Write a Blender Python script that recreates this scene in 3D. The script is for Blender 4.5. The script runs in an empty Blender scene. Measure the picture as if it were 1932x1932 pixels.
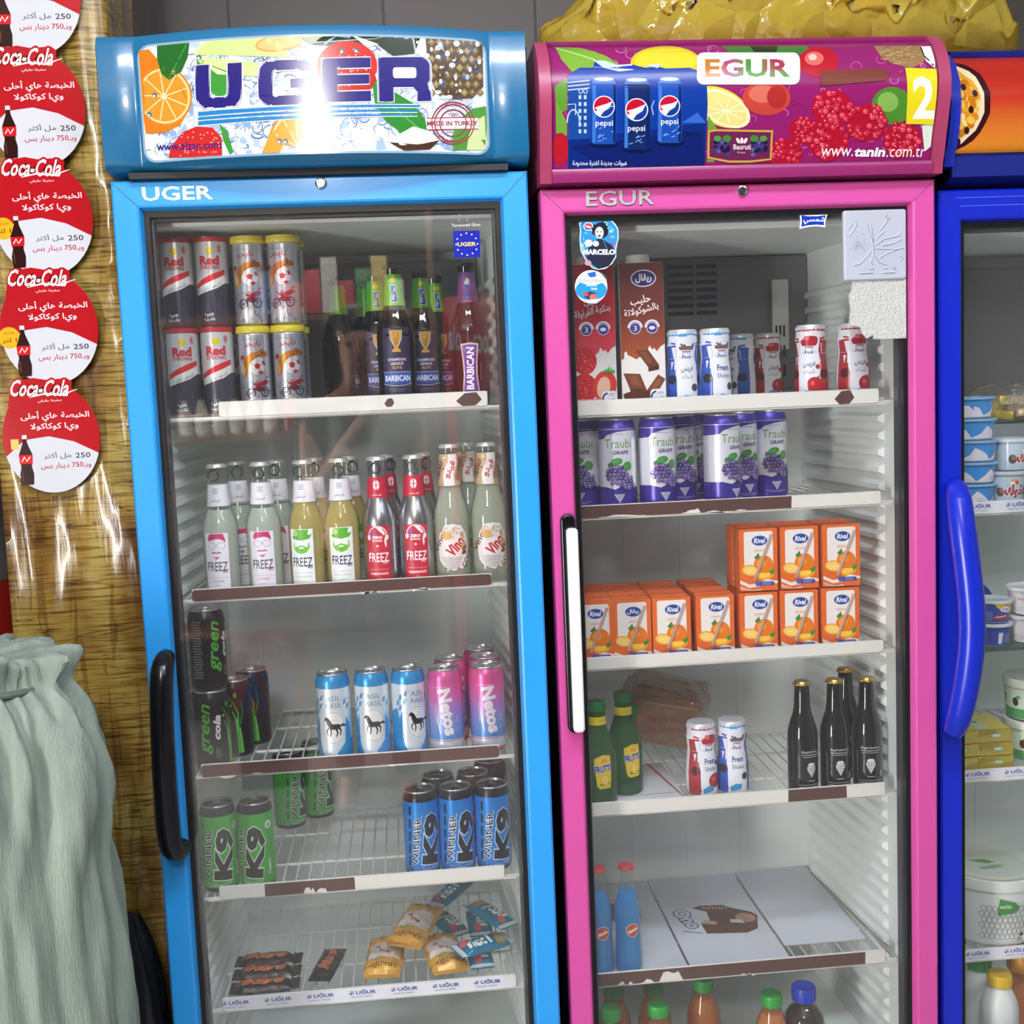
import bpy, bmesh, math, random
from mathutils import Vector, Matrix, noise
from mathutils.geometry import tessellate_polygon
sc = bpy.context.scene
COL = sc.collection
PI = math.pi
rnd = random.Random(7)

# ---------------------------------------------------------------- camera
CF = 2220.5                                            # focal length in pixels of the 1932 px frame
CA = Vector((0.99503, -0.09057, -0.04137)); CB = Vector((0.05030, 0.09865, 0.99385)); CD = Vector((0.08594, 0.99099, -0.10272))
CP = Vector((0.4169, -1.8244, 1.4489))
cd_ = bpy.data.cameras.new('camera'); cam = bpy.data.objects.new('camera', cd_); COL.objects.link(cam)
cd_.sensor_width = 36; cd_.sensor_fit = 'HORIZONTAL'; cd_.lens = CF / 1932 * 36; cd_.clip_start = 0.02
cam.matrix_world = Matrix(((CA.x, CB.x, -CD.x, CP.x), (CA.y, CB.y, -CD.y, CP.y), (CA.z, CB.z, -CD.z, CP.z), (0, 0, 0, 1)))
sc.camera = cam

# ---------------------------------------------------------------- world and exposure
w = bpy.data.worlds.new('shop_air'); sc.world = w; w.use_nodes = True
w.node_tree.nodes['Background'].inputs[0].default_value = (0.8, 0.85, 0.95, 1)
w.node_tree.nodes['Background'].inputs[1].default_value = 0.05
vs = sc.view_settings
sc.display_settings.display_device = 'sRGB'
vs.view_transform = 'Standard'; vs.look = 'None'; vs.gamma = 1; vs.use_curve_mapping = False
vs.exposure = 0.84
sc.cycles.transparent_max_bounces = 20; sc.cycles.max_bounces = 9; sc.cycles.diffuse_bounces = 4
sc.cycles.sample_clamp_indirect = 6
LAMP_POWER = 17.0         # emission of the ceiling lamps
WINDOW_POWER = 30.0        # daylight in the shop window on the left

# ---------------------------------------------------------------- helpers
def at(px, py, Y):                                     # a photo point seen on the upright plane at depth Y
    v = CD + CA * ((px - 966) / CF) - CB * ((py - 966) / CF)
    return CP + v * ((Y - CP.y) / v.y)
def atz(px, py, z):                                    # a photo point seen on the level plane at height z
    v = CD + CA * ((px - 966) / CF) - CB * ((py - 966) / CF)
    return CP + v * ((z - CP.z) / v.z)
def lin(c):
    if isinstance(c, str):
        c = c.lstrip('#'); c = [int(c[i:i + 2], 16) / 255 for i in (0, 2, 4)]
    return tuple(x / 12.92 if x <= 0.04045 else ((x + 0.055) / 1.055) ** 2.4 for x in c[:3]) + (1.0,)

_mats = {}
def mat(name, col='#808080', rough=0.5, metal=0.0, trans=0.0, emit=0.0, bump=0.0, bscale=60.0, spec=0.5, attr=False, coat=0.0, vary=0.0, vscale=8.0, stretch=(1, 1, 1)):
    if name in _mats: return _mats[name]
    m = bpy.data.materials.new(name); m.use_nodes = True; nt = m.node_tree; N = nt.nodes; L = nt.links
    b = N['Principled BSDF']; b.inputs['Base Color'].default_value = lin(col); b.inputs['Roughness'].default_value = rough
    b.inputs['Metallic'].default_value = metal; b.inputs['Transmission Weight'].default_value = trans
    b.inputs['Specular IOR Level'].default_value = spec; b.inputs['Coat Weight'].default_value = coat; b.inputs['Coat Roughness'].default_value = 0.08
    if emit: b.inputs['Emission Color'].default_value = lin(col); b.inputs['Emission Strength'].default_value = emit
    src = None
    if attr:
        a = N.new('ShaderNodeAttribute'); a.attribute_name = 'Col'; src = a.outputs['Color']
        L.new(src, b.inputs['Base Color'])
    if bump or vary:
        tc = N.new('ShaderNodeTexCoord'); mp = N.new('ShaderNodeMapping'); mp.inputs['Scale'].default_value = stretch
        L.new(tc.outputs['Object'], mp.inputs['Vector'])
    if vary:
        n = N.new('ShaderNodeTexNoise'); n.inputs['Scale'].default_value = vscale; n.inputs['Detail'].default_value = 6
        L.new(mp.outputs[0], n.inputs['Vector'])
        hs = N.new('ShaderNodeHueSaturation'); hs.inputs['Color'].default_value = lin(col)
        mr = N.new('ShaderNodeMapRange'); mr.inputs['To Min'].default_value = 1 - vary; mr.inputs['To Max'].default_value = 1 + vary
        mr.inputs['From Min'].default_value = 0.3; mr.inputs['From Max'].default_value = 0.7
        L.new(n.outputs['Fac'], mr.inputs['Value']); L.new(mr.outputs[0], hs.inputs['Value'])
        if src: L.new(src, hs.inputs['Color'])
        L.new(hs.outputs[0], b.inputs['Base Color'])
    if bump:
        n = N.new('ShaderNodeTexNoise'); n.inputs['Scale'].default_value = bscale; n.inputs['Detail'].default_value = 4
        L.new(mp.outputs[0], n.inputs['Vector'])
        bp = N.new('ShaderNodeBump'); bp.inputs['Strength'].default_value = bump; bp.inputs['Distance'].default_value = 0.004
        L.new(n.outputs['Fac'], bp.inputs['Height']); L.new(bp.outputs[0], b.inputs['Normal'])
    _mats[name] = m; return m

def clear(name, tint='#ffffff', body='#c8d8cc', dens=0.15, f0=0.05, rough=0.02, shine=1.0, crinkle=0.0, cscale=14.0):
    """see-through sheet or vessel: transparent + a share of coloured body, with a mirror coat that grows towards grazing angles"""
    if name in _mats: return _mats[name]
    m = bpy.data.materials.new(name); m.use_nodes = True; nt = m.node_tree; N = nt.nodes; L = nt.links
    N.remove(N['Principled BSDF']); out = N['Material Output']
    tr = N.new('ShaderNodeBsdfTransparent'); tr.inputs[0].default_value = lin(tint)
    df = N.new('ShaderNodeBsdfDiffuse'); df.inputs[0].default_value = lin(body)
    tl = N.new('ShaderNodeBsdfTranslucent'); tl.inputs[0].default_value = lin(body)
    md = N.new('ShaderNodeMixShader'); md.inputs[0].default_value = 0.5; L.new(df.outputs[0], md.inputs[1]); L.new(tl.outputs[0], md.inputs[2])
    m1 = N.new('ShaderNodeMixShader'); m1.inputs[0].default_value = dens; L.new(tr.outputs[0], m1.inputs[1]); L.new(md.outputs[0], m1.inputs[2])
    gl = N.new('ShaderNodeBsdfGlossy'); gl.inputs['Roughness'].default_value = rough
    ge = N.new('ShaderNodeNewGeometry'); dt = N.new('ShaderNodeVectorMath'); dt.operation = 'DOT_PRODUCT'
    L.new(ge.outputs['Incoming'], dt.inputs[0]); L.new(ge.outputs['Normal'], dt.inputs[1])
    ab = N.new('ShaderNodeMath'); ab.operation = 'ABSOLUTE'; L.new(dt.outputs['Value'], ab.inputs[0])
    om = N.new('ShaderNodeMath'); om.operation = 'SUBTRACT'; om.inputs[0].default_value = 1; L.new(ab.outputs[0], om.inputs[1])
    pw = N.new('ShaderNodeMath'); pw.operation = 'POWER'; pw.inputs[1].default_value = 5; L.new(om.outputs[0], pw.inputs[0])
    ma = N.new('ShaderNodeMath'); ma.operation = 'MULTIPLY_ADD'; ma.inputs[1].default_value = (1 - f0) * shine; ma.inputs[2].default_value = f0
    L.new(pw.outputs[0], ma.inputs[0])
    m2 = N.new('ShaderNodeMixShader'); L.new(ma.outputs[0], m2.inputs[0]); L.new(m1.outputs[0], m2.inputs[1]); L.new(gl.outputs[0], m2.inputs[2])
    L.new(m2.outputs[0], out.inputs['Surface'])
    if crinkle:
        tc = N.new('ShaderNodeTexCoord'); vo = N.new('ShaderNodeTexVoronoi'); vo.feature = 'DISTANCE_TO_EDGE'; vo.inputs['Scale'].default_value = cscale; n = N.new('ShaderNodeTexNoise'); n.inputs['Scale'].default_value = cscale * .5; n.inputs['Detail'].default_value = 5
        ad = N.new('ShaderNodeVectorMath'); ad.operation = 'MULTIPLY_ADD'; ad.inputs[1].default_value = (.12, .12, .12); L.new(n.outputs['Color'], ad.inputs[0]); L.new(tc.outputs['Object'], ad.inputs[2]); L.new(ad.outputs[0], vo.inputs['Vector']); L.new(tc.outputs['Object'], n.inputs['Vector'])
        mm_ = N.new('ShaderNodeMath'); mm_.operation = 'MULTIPLY_ADD'; mm_.inputs[1].default_value = .6; L.new(n.outputs['Fac'], mm_.inputs[0]); L.new(vo.outputs['Distance'], mm_.inputs[2])
        bp = N.new('ShaderNodeBump'); bp.inputs['Strength'].default_value = crinkle; bp.inputs['Distance'].default_value = .03; L.new(mm_.outputs[0], bp.inputs['Height'])
        for q in (df, tl, gl): L.new(bp.outputs[0], q.inputs['Normal'])
    _mats[name] = m; return m

class MB:
    """collects solid shapes into one mesh"""
    def __init__(s): s.v = []; s.f = []; s.m = []; s.c = []
    def add(s, vs, fs, m=0, M=None):
        o = len(s.v)
        s.v += [tuple(M @ Vector(p)) if M else tuple(p) for p in vs]
        s.f += [tuple(i + o for i in f) for f in fs]; s.m += [m] * len(fs); return s
    def box(s, x0, x1, y0, y1, z0, z1, m=0, bev=0.0, M=None, seg=2):
        bm = bmesh.new(); bmesh.ops.create_cube(bm, size=1)
        for q in bm.verts: q.co = Vector((x0 + (q.co.x + .5) * (x1 - x0), y0 + (q.co.y + .5) * (y1 - y0), z0 + (q.co.z + .5) * (z1 - z0)))
        if bev: bmesh.ops.bevel(bm, geom=bm.edges[:], offset=bev, segments=seg, profile=0.5, affect='EDGES')
        bm.verts.index_update(); s.add([q.co.copy() for q in bm.verts], [[q.index for q in f.verts] for f in bm.faces], m, M); bm.free(); return s
    def lathe(s, prof, n=32, m=0, M=None, mats=None, caps=True):
        vs = []; fs = []; ms = []
        for r, z in prof: vs += [(r * math.sin(2 * PI * k / n), -r * math.cos(2 * PI * k / n), z) for k in range(n)]
        o = len(s.f)
        for i in range(len(prof) - 1):
            for k in range(n):
                a, b = i * n + k, i * n + (k + 1) % n; fs.append((a, b, b + n, a + n)); ms.append(mats[i] if mats else m)
        if caps:
            if prof[0][0] > 1e-6: fs.append(tuple(range(n - 1, -1, -1))); ms.append(mats[0] if mats else m)
            if prof[-1][0] > 1e-6: fs.append(tuple((len(prof) - 1) * n + k for k in range(n))); ms.append(mats[-1] if mats else m)
        s.add(vs, fs, m, M); s.m[o:] = ms; return s
    def tube(s, pts, r, n=10, m=0, closed=False, flat=1.0):
        pts = [Vector(p) for p in pts]; k = len(pts); vs = []; fs = []; up = None
        rr = r if isinstance(r, (list, tuple)) else [r] * k
        for i, p in enumerate(pts):
            t = (pts[(i + 1) % k] - pts[i - 1]) if closed else (pts[min(i + 1, k - 1)] - pts[max(i - 1, 0)])
            t.normalize()
            if up is None: up = Vector((0, 0, 1)) if abs(t.z) < .9 else Vector((1, 0, 0))
            a = up - t * up.dot(t); a.normalize(); b = t.cross(a); up = a
            vs += [p + a * (rr[i] * math.cos(2 * PI * j / n)) + b * (rr[i] * flat * math.sin(2 * PI * j / n)) for j in range(n)]
        for i in range(k if closed else k - 1):
            for j in range(n):
                q = (i + 1) % k; fs.append((i * n + j, i * n + (j + 1) % n, q * n + (j + 1) % n, q * n + j))
        if not closed: fs += [tuple(range(n - 1, -1, -1)), tuple((k - 1) * n + j for j in range(n))]
        return s.add(vs, fs, m)
    def prism(s, poly, y0, y1, m=0, M=None):           # polygon in x,z extruded from y0 to y1
        n = len(poly); vs = [(x, y0, z) for x, z in poly] + [(x, y1, z) for x, z in poly]
        fs = [tuple(range(n)), tuple(range(2 * n - 1, n - 1, -1))] + [(i, i + n, (i + 1) % n + n, (i + 1) % n) for i in range(n)]
        return s.add(vs, fs, m, M)
    def grid(s, P, m=0, wrap=False):                   # rows of points
        R = len(P); c = len(P[0]); vs = [p for row in P for p in row]; fs = []
        for i in range(R - 1):
            for j in range(c if wrap else c - 1): fs.append((i * c + j, i * c + (j + 1) % c, (i + 1) * c + (j + 1) % c, (i + 1) * c + j))
        return s.add(vs, fs, m)
    def build(s, name, mats, parent=None, smooth=35, sub=0):
        me = bpy.data.meshes.new(name); me.from_pydata([tuple(p) for p in s.v], [], s.f)
        for q in (mats if isinstance(mats, (list, tuple)) else [mats]): me.materials.append(q)
        me.polygons.foreach_set('material_index', s.m)
        bm = bmesh.new(); bm.from_mesh(me); bmesh.ops.recalc_face_normals(bm, faces=bm.faces[:]); bm.to_mesh(me); bm.free()
        if smooth:
            me.polygons.foreach_set('use_smooth', [True] * len(me.polygons)); me.set_sharp_from_angle(angle=math.radians(smooth))
        me.update(); o = bpy.data.objects.new(name, me); COL.objects.link(o)
        if parent: o.parent = parent
        if sub:
            md = o.modifiers.new('smooth', 'SUBSURF'); md.levels = sub; md.render_levels = sub
        return o

def thing(name, label, cat, loc=(0, 0, 0), rotz=0.0, group=None):
    o = bpy.data.objects.new(name, None); o.empty_display_size = 0.05; COL.objects.link(o); o.location = loc; o.rotation_euler = (0, 0, rotz)
    return tag(o, label, cat, group)
def tag(o, label=None, cat=None, group=None, kind=None):
    for k, q in (('label', label), ('category', cat), ('group', group), ('kind', kind)):
        if q: o[k] = q
    return o
def dup(root, loc, rotz=0.0, label=None, group=None, rot=None):
    def cp(o, par):
        c = o.copy(); COL.objects.link(c); c.parent = par
        for ch in kids(o): cp(ch, c)
        return c
    r = cp(root, root.parent); r.location = loc; r.rotation_euler = rot if rot else (0, 0, rotz)
    if label: r['label'] = label
    if group: r['group'] = group
    return r
_order = []
def kids(o): return [c for c in COL.objects if c.parent == o]

# ---- printed artwork: flat shapes and lettering in u,v, laid as thin ink layers on a sheet, a can or a header
_tc = {}
def glyphs(body, bold=0.0, res=2):
    k = (body, bold, res)
    if k in _tc: return _tc[k]
    c = bpy.data.curves.new('ink', 'FONT'); c.body = body; c.resolution_u = res; c.offset = bold; c.fill_mode = 'FRONT'
    o = bpy.data.objects.new('ink', c); COL.objects.link(o)
    dg = bpy.context.evaluated_depsgraph_get(); me = o.evaluated_get(dg).to_mesh()
    V = [(v.co.x, v.co.y) for v in me.vertices]; F = [tuple(p.vertices) for p in me.polygons]
    bpy.data.objects.remove(o); bpy.data.curves.remove(c)
    _tc[k] = (V, F); return _tc[k]
_AR = {}
for _i, (_l, _c, _n) in enumerate([('ء', 0xFE80, 1), ('آ', 0xFE81, 2), ('أ', 0xFE83, 2), ('ؤ', 0xFE85, 2), ('إ', 0xFE87, 2), ('ئ', 0xFE89, 4), ('ا', 0xFE8D, 2), ('ب', 0xFE8F, 4), ('ة', 0xFE93, 2), ('ت', 0xFE95, 4), ('ث', 0xFE99, 4), ('ج', 0xFE9D, 4), ('ح', 0xFEA1, 4), ('خ', 0xFEA5, 4), ('د', 0xFEA9, 2), ('ذ', 0xFEAB, 2), ('ر', 0xFEAD, 2), ('ز', 0xFEAF, 2), ('س', 0xFEB1, 4), ('ش', 0xFEB5, 4), ('ص', 0xFEB9, 4), ('ض', 0xFEBD, 4), ('ط', 0xFEC1, 4), ('ظ', 0xFEC5, 4), ('ع', 0xFEC9, 4), ('غ', 0xFECD, 4), ('ف', 0xFED1, 4), ('ق', 0xFED5, 4), ('ك', 0xFED9, 4), ('ل', 0xFEDD, 4), ('م', 0xFEE1, 4), ('ن', 0xFEE5, 4), ('ه', 0xFEE9, 4), ('و', 0xFEED, 2), ('ى', 0xFEEF, 2), ('ي', 0xFEF1, 4), ('ڤ', 0xFB6A, 4), ('لا', 0xFEFB, 2), ('ـ', 0x0640, 9)]): _AR[_l] = (_c, _n)
def ar(s):
    """joins Arabic letters and puts them in drawing order"""
    t = []; i = 0
    while i < len(s):
        if s[i:i + 2] == 'لا': t.append('لا'); i += 2
        else: t.append(s[i]); i += 1
    out = []
    for i, ch in enumerate(t):
        if ch not in _AR: out.append(ch); continue
        c, n = _AR[ch]
        if n == 9: out.append(ch); continue
        pj = i > 0 and t[i - 1] in _AR and _AR[t[i - 1]][1] in (4, 9)
        nj = i + 1 < len(t) and t[i + 1] in _AR and _AR[t[i + 1]][1] > 1 and n == 4
        f = (3 if nj else 1) if pj else (2 if nj else 0)
        out.append(chr(c + (f if n > 1 else 0)))
    r = ''.join(reversed(out))
    import re
    return re.sub(r'[0-9]+', lambda q: q.group(0)[::-1], r)

class Ink:
    def __init__(s, T=None, step=2.5e-5): s.v = []; s.f = []; s.c = []; s.k = 0; s.T = T or (lambda x, y: (x, y)); s.step = step
    def _put(s, V, F, col, lay=None):
        if lay is None: s.k += 1; lay = s.k
        o = len(s.v); s.v += [s.T(x, y) + (lay,) for x, y in V]
        per = not isinstance(col, str) and callable(col)
        for f in F:
            s.f.append(tuple(i + o for i in f)); s.c.append([lin(col(*V[i])) for i in f] if per else [lin(col)] * len(f))
        return s
    def poly(s, pts, col, lay=None):
        V = [tuple(p) for p in pts]; F = tessellate_polygon([[Vector((x, y, 0)) for x, y in V]]); return s._put(V, F, col, lay)
    def rect(s, x0, y0, x1, y1, col, r=0.0, lay=None):
        if not r: return s._put([(x0, y0), (x1, y0), (x1, y1), (x0, y1)], [(0, 1, 2, 3)], col, lay)
        P = []
        sx = 1 if x1 > x0 else -1; sy = 1 if y1 > y0 else -1
        for cx, cy, a0 in ((x1 - r * sx, y1 - r * sy, 0), (x0 + r * sx, y1 - r * sy, 90), (x0 + r * sx, y0 + r * sy, 180), (x1 - r * sx, y0 + r * sy, 270)):
            for k in range(5): a = math.radians(a0 + k * 22.5); P.append((cx + r * sx * math.cos(a), cy + r * sy * math.sin(a)))
        return s.poly(P, col, lay)
    def grad(s, x0, y0, x1, y1, stops, n=10):            # stops: colours from y0 to y1, a printed fade
        V = []; F = []
        cs = [lin(c) for c in stops]; s.k += 1; o = len(s.v)
        for i in range(n + 1):
            y = y0 + (y1 - y0) * i / n; s.v += [s.T(x0, y) + (s.k,), s.T(x1, y) + (s.k,)]
        def cc(t):
            t *= len(cs) - 1; j = min(int(t), len(cs) - 2); q = t - j
            return tuple(a + (b - a) * q for a, b in zip(cs[j], cs[j + 1]))
        for i in range(n):
            a = o + 2 * i; s.f.append((a, a + 1, a + 3, a + 2)); p, q = cc(i / n), cc((i + 1) / n); s.c.append([p, p, q, q])
        return s
    def ell(s, cx, cy, rx, ry, col, rot=0, a0=0, a1=360, n=28, lay=None, wob=0.0):
        ca, sa = math.cos(math.radians(rot)), math.sin(math.radians(rot)); P = []
        full = a1 - a0 >= 360
        for k in range(n if full else n + 1):
            a = math.radians(a0 + (a1 - a0) * k / n); q = 1 + wob * rnd.uniform(-1, 1); x, y = rx * math.cos(a) * q, ry * math.sin(a) * q
            P.append((cx + x * ca - y * sa, cy + x * sa + y * ca))
        return s.poly(P, col, lay)
    def line(s, pts, wd, col, lay=None, closed=False):
        P = [Vector(p) for p in pts]; n = len(P); L = []; R = []
        ws = wd if isinstance(wd, (list, tuple)) else [wd] * n
        for i in range(n):
            t = (P[(i + 1) % n] - P[i - 1]) if closed else (P[min(i + 1, n - 1)] - P[max(i - 1, 0)])
            if t.length < 1e-9: t = Vector((1, 0))
            t.normalize(); q = Vector((-t.y, t.x)) * ws[i] / 2; L.append(tuple(P[i] + q)); R.append(tuple(P[i] - q))
        F = [(i, (i + 1) % n, (i + 1) % n + n, i + n) for i in range(n if closed else n - 1)]
        return s._put(L + R, F, col, lay)
    def ring(s, cx, cy, rx, ry, wd, col, a0=0, a1=360, n=32, lay=None, rot=0):
        c = a1 - a0 >= 360; ca, sa = math.cos(math.radians(rot)), math.sin(math.radians(rot)); P = []
        for k in range(n if c else n + 1):
            a = math.radians(a0 + (a1 - a0) * k / n); x, y = rx * math.cos(a), ry * math.sin(a); P.append((cx + x * ca - y * sa, cy + x * sa + y * ca))
        return s.line(P, wd, col, lay, c)
    def text(s, body, x, y, w=None, h=None, col='#000000', rot=0, bold=0.0, shear=0.0, res=2, edge=None, ew=0.03, lay=None, arch=0.0):
        """lettering fitted into a w x h box centred at x, y"""
        V, F = glyphs(body, bold, res)
        if not V: return s
        xs = [p[0] + shear * p[1] for p in V]; ys = [p[1] for p in V]
        bw, bh = max(xs) - min(xs), max(ys) - min(ys); cx, cy = (max(xs) + min(xs)) / 2, (max(ys) + min(ys)) / 2
        sx = w / bw if w else abs(h) / bh; sy = h / bh if h else abs(sx)
        if edge:
            s.text(body, x, y, (w or abs(sx) * bw) * (1 + 2 * ew / bw), (h or sy * bh) * (1 + 2 * ew / bh), edge, rot, bold + ew, shear, res, lay=lay, arch=arch)
        ca, sa = math.cos(math.radians(rot)), math.sin(math.radians(rot)); P = []
        for (a, b), q in zip(V, xs):
            p, r = (q - cx) * sx, (b - cy) * sy
            if arch: r += arch * (1 - (2 * p / (sx * bw)) ** 2)
            P.append((x + p * ca - r * sa, y + p * sa + r * ca))
        return s._put(P, F, col, lay)
    def scrib(s, x, y, w, h, col, rot=0, n=7, wd=None):
        """a printed word too small to read: a run of letter-like strokes"""
        q = random.Random(int(abs(x * 37 + y * 11 + w * 7) * 1000)); ca, sa = math.cos(math.radians(rot)), math.sin(math.radians(rot)); cw = w / n
        for i in range(n):
            cx = -w / 2 + cw * (i + .5); up = h * q.choice((.3, .3, .5)); P = [(cx - cw * .32, -h * .3), (cx - cw * .3, up), (cx + cw * q.uniform(0, .3), up * q.uniform(.5, 1)), (cx + cw * .3, -h * .3)]
            s.line([(x + a * ca - b * sa, y + a * sa + b * ca) for a, b in P], wd or cw * .22, col)
        return s
    def build(s, name, material, fn, parent=None, ucuts=None, vcuts=None, base=0.0, smooth=True, nrm=None):
        me = bpy.data.meshes.new(name); bm = bmesh.new(); cl = bm.loops.layers.float_color.new('Col')
        vs = [bm.verts.new((a, b, l * 0.001)) for a, b, l in s.v]; 
        for f, c in zip(s.f, s.c):
            if len(set(f)) < 3: continue
            try: q = bm.faces.new([vs[i] for i in f])
            except ValueError: continue
            for lp, k in zip(q.loops, c): lp[cl] = k
        bm.normal_update()
        for q in bm.faces:
            if q.normal.z < 0: q.normal_flip()
        for cuts, ax in ((ucuts, 0), (vcuts, 1)):
            for c in cuts or ():
                co = Vector((0, 0, 0)); co[ax] = c; no = Vector((0, 0, 0)); no[ax] = 1
                bmesh.ops.bisect_plane(bm, geom=bm.verts[:] + bm.edges[:] + bm.faces[:], plane_co=co, plane_no=no, dist=1e-7)
        for v in bm.verts: v.co = Vector(fn(v.co.x, v.co.y, base + v.co.z * 1000 * s.step))
        bm.to_mesh(me); bm.free(); me.materials.append(material)
        if smooth: me.polygons.foreach_set('use_smooth', [True] * len(me.polygons))
        if nrm: me.normals_split_custom_set_from_vertices([nrm(v.co) for v in me.vertices])
        o = bpy.data.objects.new(name, me); COL.objects.link(o)
        if parent: o.parent = parent
        return o
def merge(a, b, step):
    """one artwork: the layers of b on top of those of a"""
    o = Ink(); o.step = step; n = len(a.v); o.v = a.v + [(x, y, l + a.k + 2) for x, y, l in b.v]; o.f = a.f + [tuple(i + n for i in f) for f in b.f]; o.c = a.c + b.c
    return o
def flat(u, v, l): return (u, -l, v)                    # ink on an upright face looking to the front
def wrapf(rad, seg):                                    # ink round a vessel: rad(v) radius, seg angle of one facet
    def f(u, v, l):
        a = u; i = math.floor(a / seg + 1e-6); t = a / seg - i; r = (rad(v) if callable(rad) else rad) + l
        p, q = i * seg, (i + 1) * seg
        return ((1 - t) * r * math.sin(p) + t * r * math.sin(q), -((1 - t) * r * math.cos(p) + t * r * math.cos(q)), v)
    return f
def wrap(ink, name, material, parent, rad, span=PI, seg=PI / 18, vcuts=None):
    n = int(round(span / seg)); cuts = [k * seg for k in range(-n, n + 1)]
    return ink.build(name, material, wrapf(rad, seg), parent, cuts, vcuts, base=0.00012, nrm=lambda c: Vector((c.x, c.y, 0)).normalized() if (c.x or c.y) else Vector((0, 0, 1)))
def interp(prof):
    def f(v):
        for (r0, z0), (r1, z1) in zip(prof, prof[1:]):
            if z0 <= v <= z1 and z1 > z0: return r0 + (r1 - r0) * (v - z0) / (z1 - z0)
        return prof[-1][0]
    return f
INK = mat('printed_paper', rough=0.42, attr=True)
INKM = mat('printed_metal', rough=0.28, metal=0.35, attr=True)
INKG = mat('printed_gloss', rough=0.18, attr=True)
def header_print(name, rough, spec):                    # printed film of the lit signs, switched off here
    m = mat(name, rough=rough, spec=spec, attr=True); N = m.node_tree.nodes; q = N.new('ShaderNodeHueSaturation'); q.inputs['Value'].default_value = 0.76; a_ = [n for n in N if n.type == 'ATTRIBUTE'][0]
    m.node_tree.links.new(a_.outputs['Color'], q.inputs['Color']); m.node_tree.links.new(q.outputs[0], N['Principled BSDF'].inputs['Base Color']); return m
INKH = header_print('printed_header', .24, .3); INKB = header_print('printed_header_glossy', .19, .8)
INKS = mat('printed_silver', rough=0.3, metal=0.75, attr=True)
ALU = mat('aluminium', '#d8d9da', 0.28, 1.0)
WHITE = mat('white_plastic', '#e9eae6', 0.4)
BLACK = mat('black_plastic', '#0d0e12', 0.3)

# ---------------------------------------------------------------- the shop room
def struct(name, mb, m, smooth=0): return tag(mb.build(name, m, smooth=smooth), kind='structure')
def wallmat():
    m = bpy.data.materials.new('panelled_wall'); m.use_nodes = True; nt = m.node_tree; N = nt.nodes; L = nt.links; b = N['Principled BSDF']
    tc = N.new('ShaderNodeTexCoord'); mp = N.new('ShaderNodeMapping'); mp.inputs['Rotation'].default_value = (PI / 2, 0, 0); mp.inputs['Location'].default_value = (0.235, 0.1, 0)
    br = N.new('ShaderNodeTexBrick'); br.offset = 0; br.inputs['Scale'].default_value = 1; br.inputs['Brick Width'].default_value = 0.324; br.inputs['Row Height'].default_value = 0.62
    br.inputs['Mortar Size'].default_value = 0.003; br.inputs['Color1'].default_value = lin('#6b625e'); br.inputs['Color2'].default_value = lin('#655d59'); br.inputs['Mortar'].default_value = lin('#352f2d')
    L.new(tc.outputs['Object'], mp.inputs[0]); L.new(mp.outputs[0], br.inputs['Vector'])
    n = N.new('ShaderNodeTexNoise'); n.inputs['Scale'].default_value = 3; L.new(tc.outputs['Object'], n.inputs['Vector'])
    mx = N.new('ShaderNodeMix'); mx.data_type = 'RGBA'; mx.blend_type = 'MULTIPLY'; mx.inputs[0].default_value = 0.25
    L.new(br.outputs['Color'], mx.inputs[6]); L.new(n.outputs['Color'], mx.inputs[7]); L.new(mx.outputs[2], b.inputs['Base Color'])
    b.inputs['Roughness'].default_value = 0.45
    bp = N.new('ShaderNodeBump'); bp.inputs['Strength'].default_value = 0.4; bp.inputs['Distance'].default_value = 0.003; bp.invert = True
    L.new(br.outputs['Fac'], bp.inputs['Height']); L.new(bp.outputs[0], b.inputs['Normal'])
    return m
WALL = wallmat()
XL, XR, YF, YB, ZC = -1.5, 3.0, -3.6, 0.78, 2.9
struct('floor', MB().box(XL, XR, YF, YB, -0.05, 0), mat('floor_tile', '#8e8c88', 0.35, vary=0.12, vscale=4))
struct('ceiling', MB().box(XL, XR, YF, YB, ZC, ZC + 0.05), mat('ceiling_paint', '#cfccc4', 0.8))
struct('wall_back', MB().box(XL, XR, YB, YB + 0.05, 0, ZC), WALL)
struct('wall_front', MB().box(XL, XR, YF - 0.05, YF, 0, ZC), mat('front_wall_paint', '#45423f', 0.7, vary=0.15, vscale=2))
struct('wall_right', MB().box(XR, XR + 0.05, YF, YB, 0, ZC), mat('side_wall_paint', '#7c7a76', 0.7))
WY0, WY1, WZ0, WZ1 = -2.75, -2.1, 0.12, 1.5
wl = MB()
for y0, y1, z0, z1 in ((YF, WY0, 0, ZC), (WY1, YB, 0, ZC), (WY0, WY1, 0, WZ0), (WY0, WY1, WZ1, ZC)): wl.box(XL - 0.05, XL, y0, y1, z0, z1)
struct('wall_left', wl, mat('side_wall_paint', '#7c7a76', 0.7))
fw = MB()
for y0, y1, z0, z1 in ((WY0, WY0 + .04, WZ0, WZ1), (WY1 - .04, WY1, WZ0, WZ1), (WY0, WY1, WZ0, WZ0 + .04), (WY0, WY1, WZ1 - .04, WZ1)): fw.box(XL - 0.06, XL + 0.02, y0, y1, z0, z1, bev=.004)
wf = struct('window_1', fw, mat('window_frame', '#b9b9b5', 0.4, 0.3))
MB().box(XL - 0.045, XL - 0.04, WY0, WY1, WZ0, WZ1).build('window_pane', mat('daylight_pane', '#f8f4f0', 0.5, emit=WINDOW_POWER), wf, smooth=0)

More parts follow.
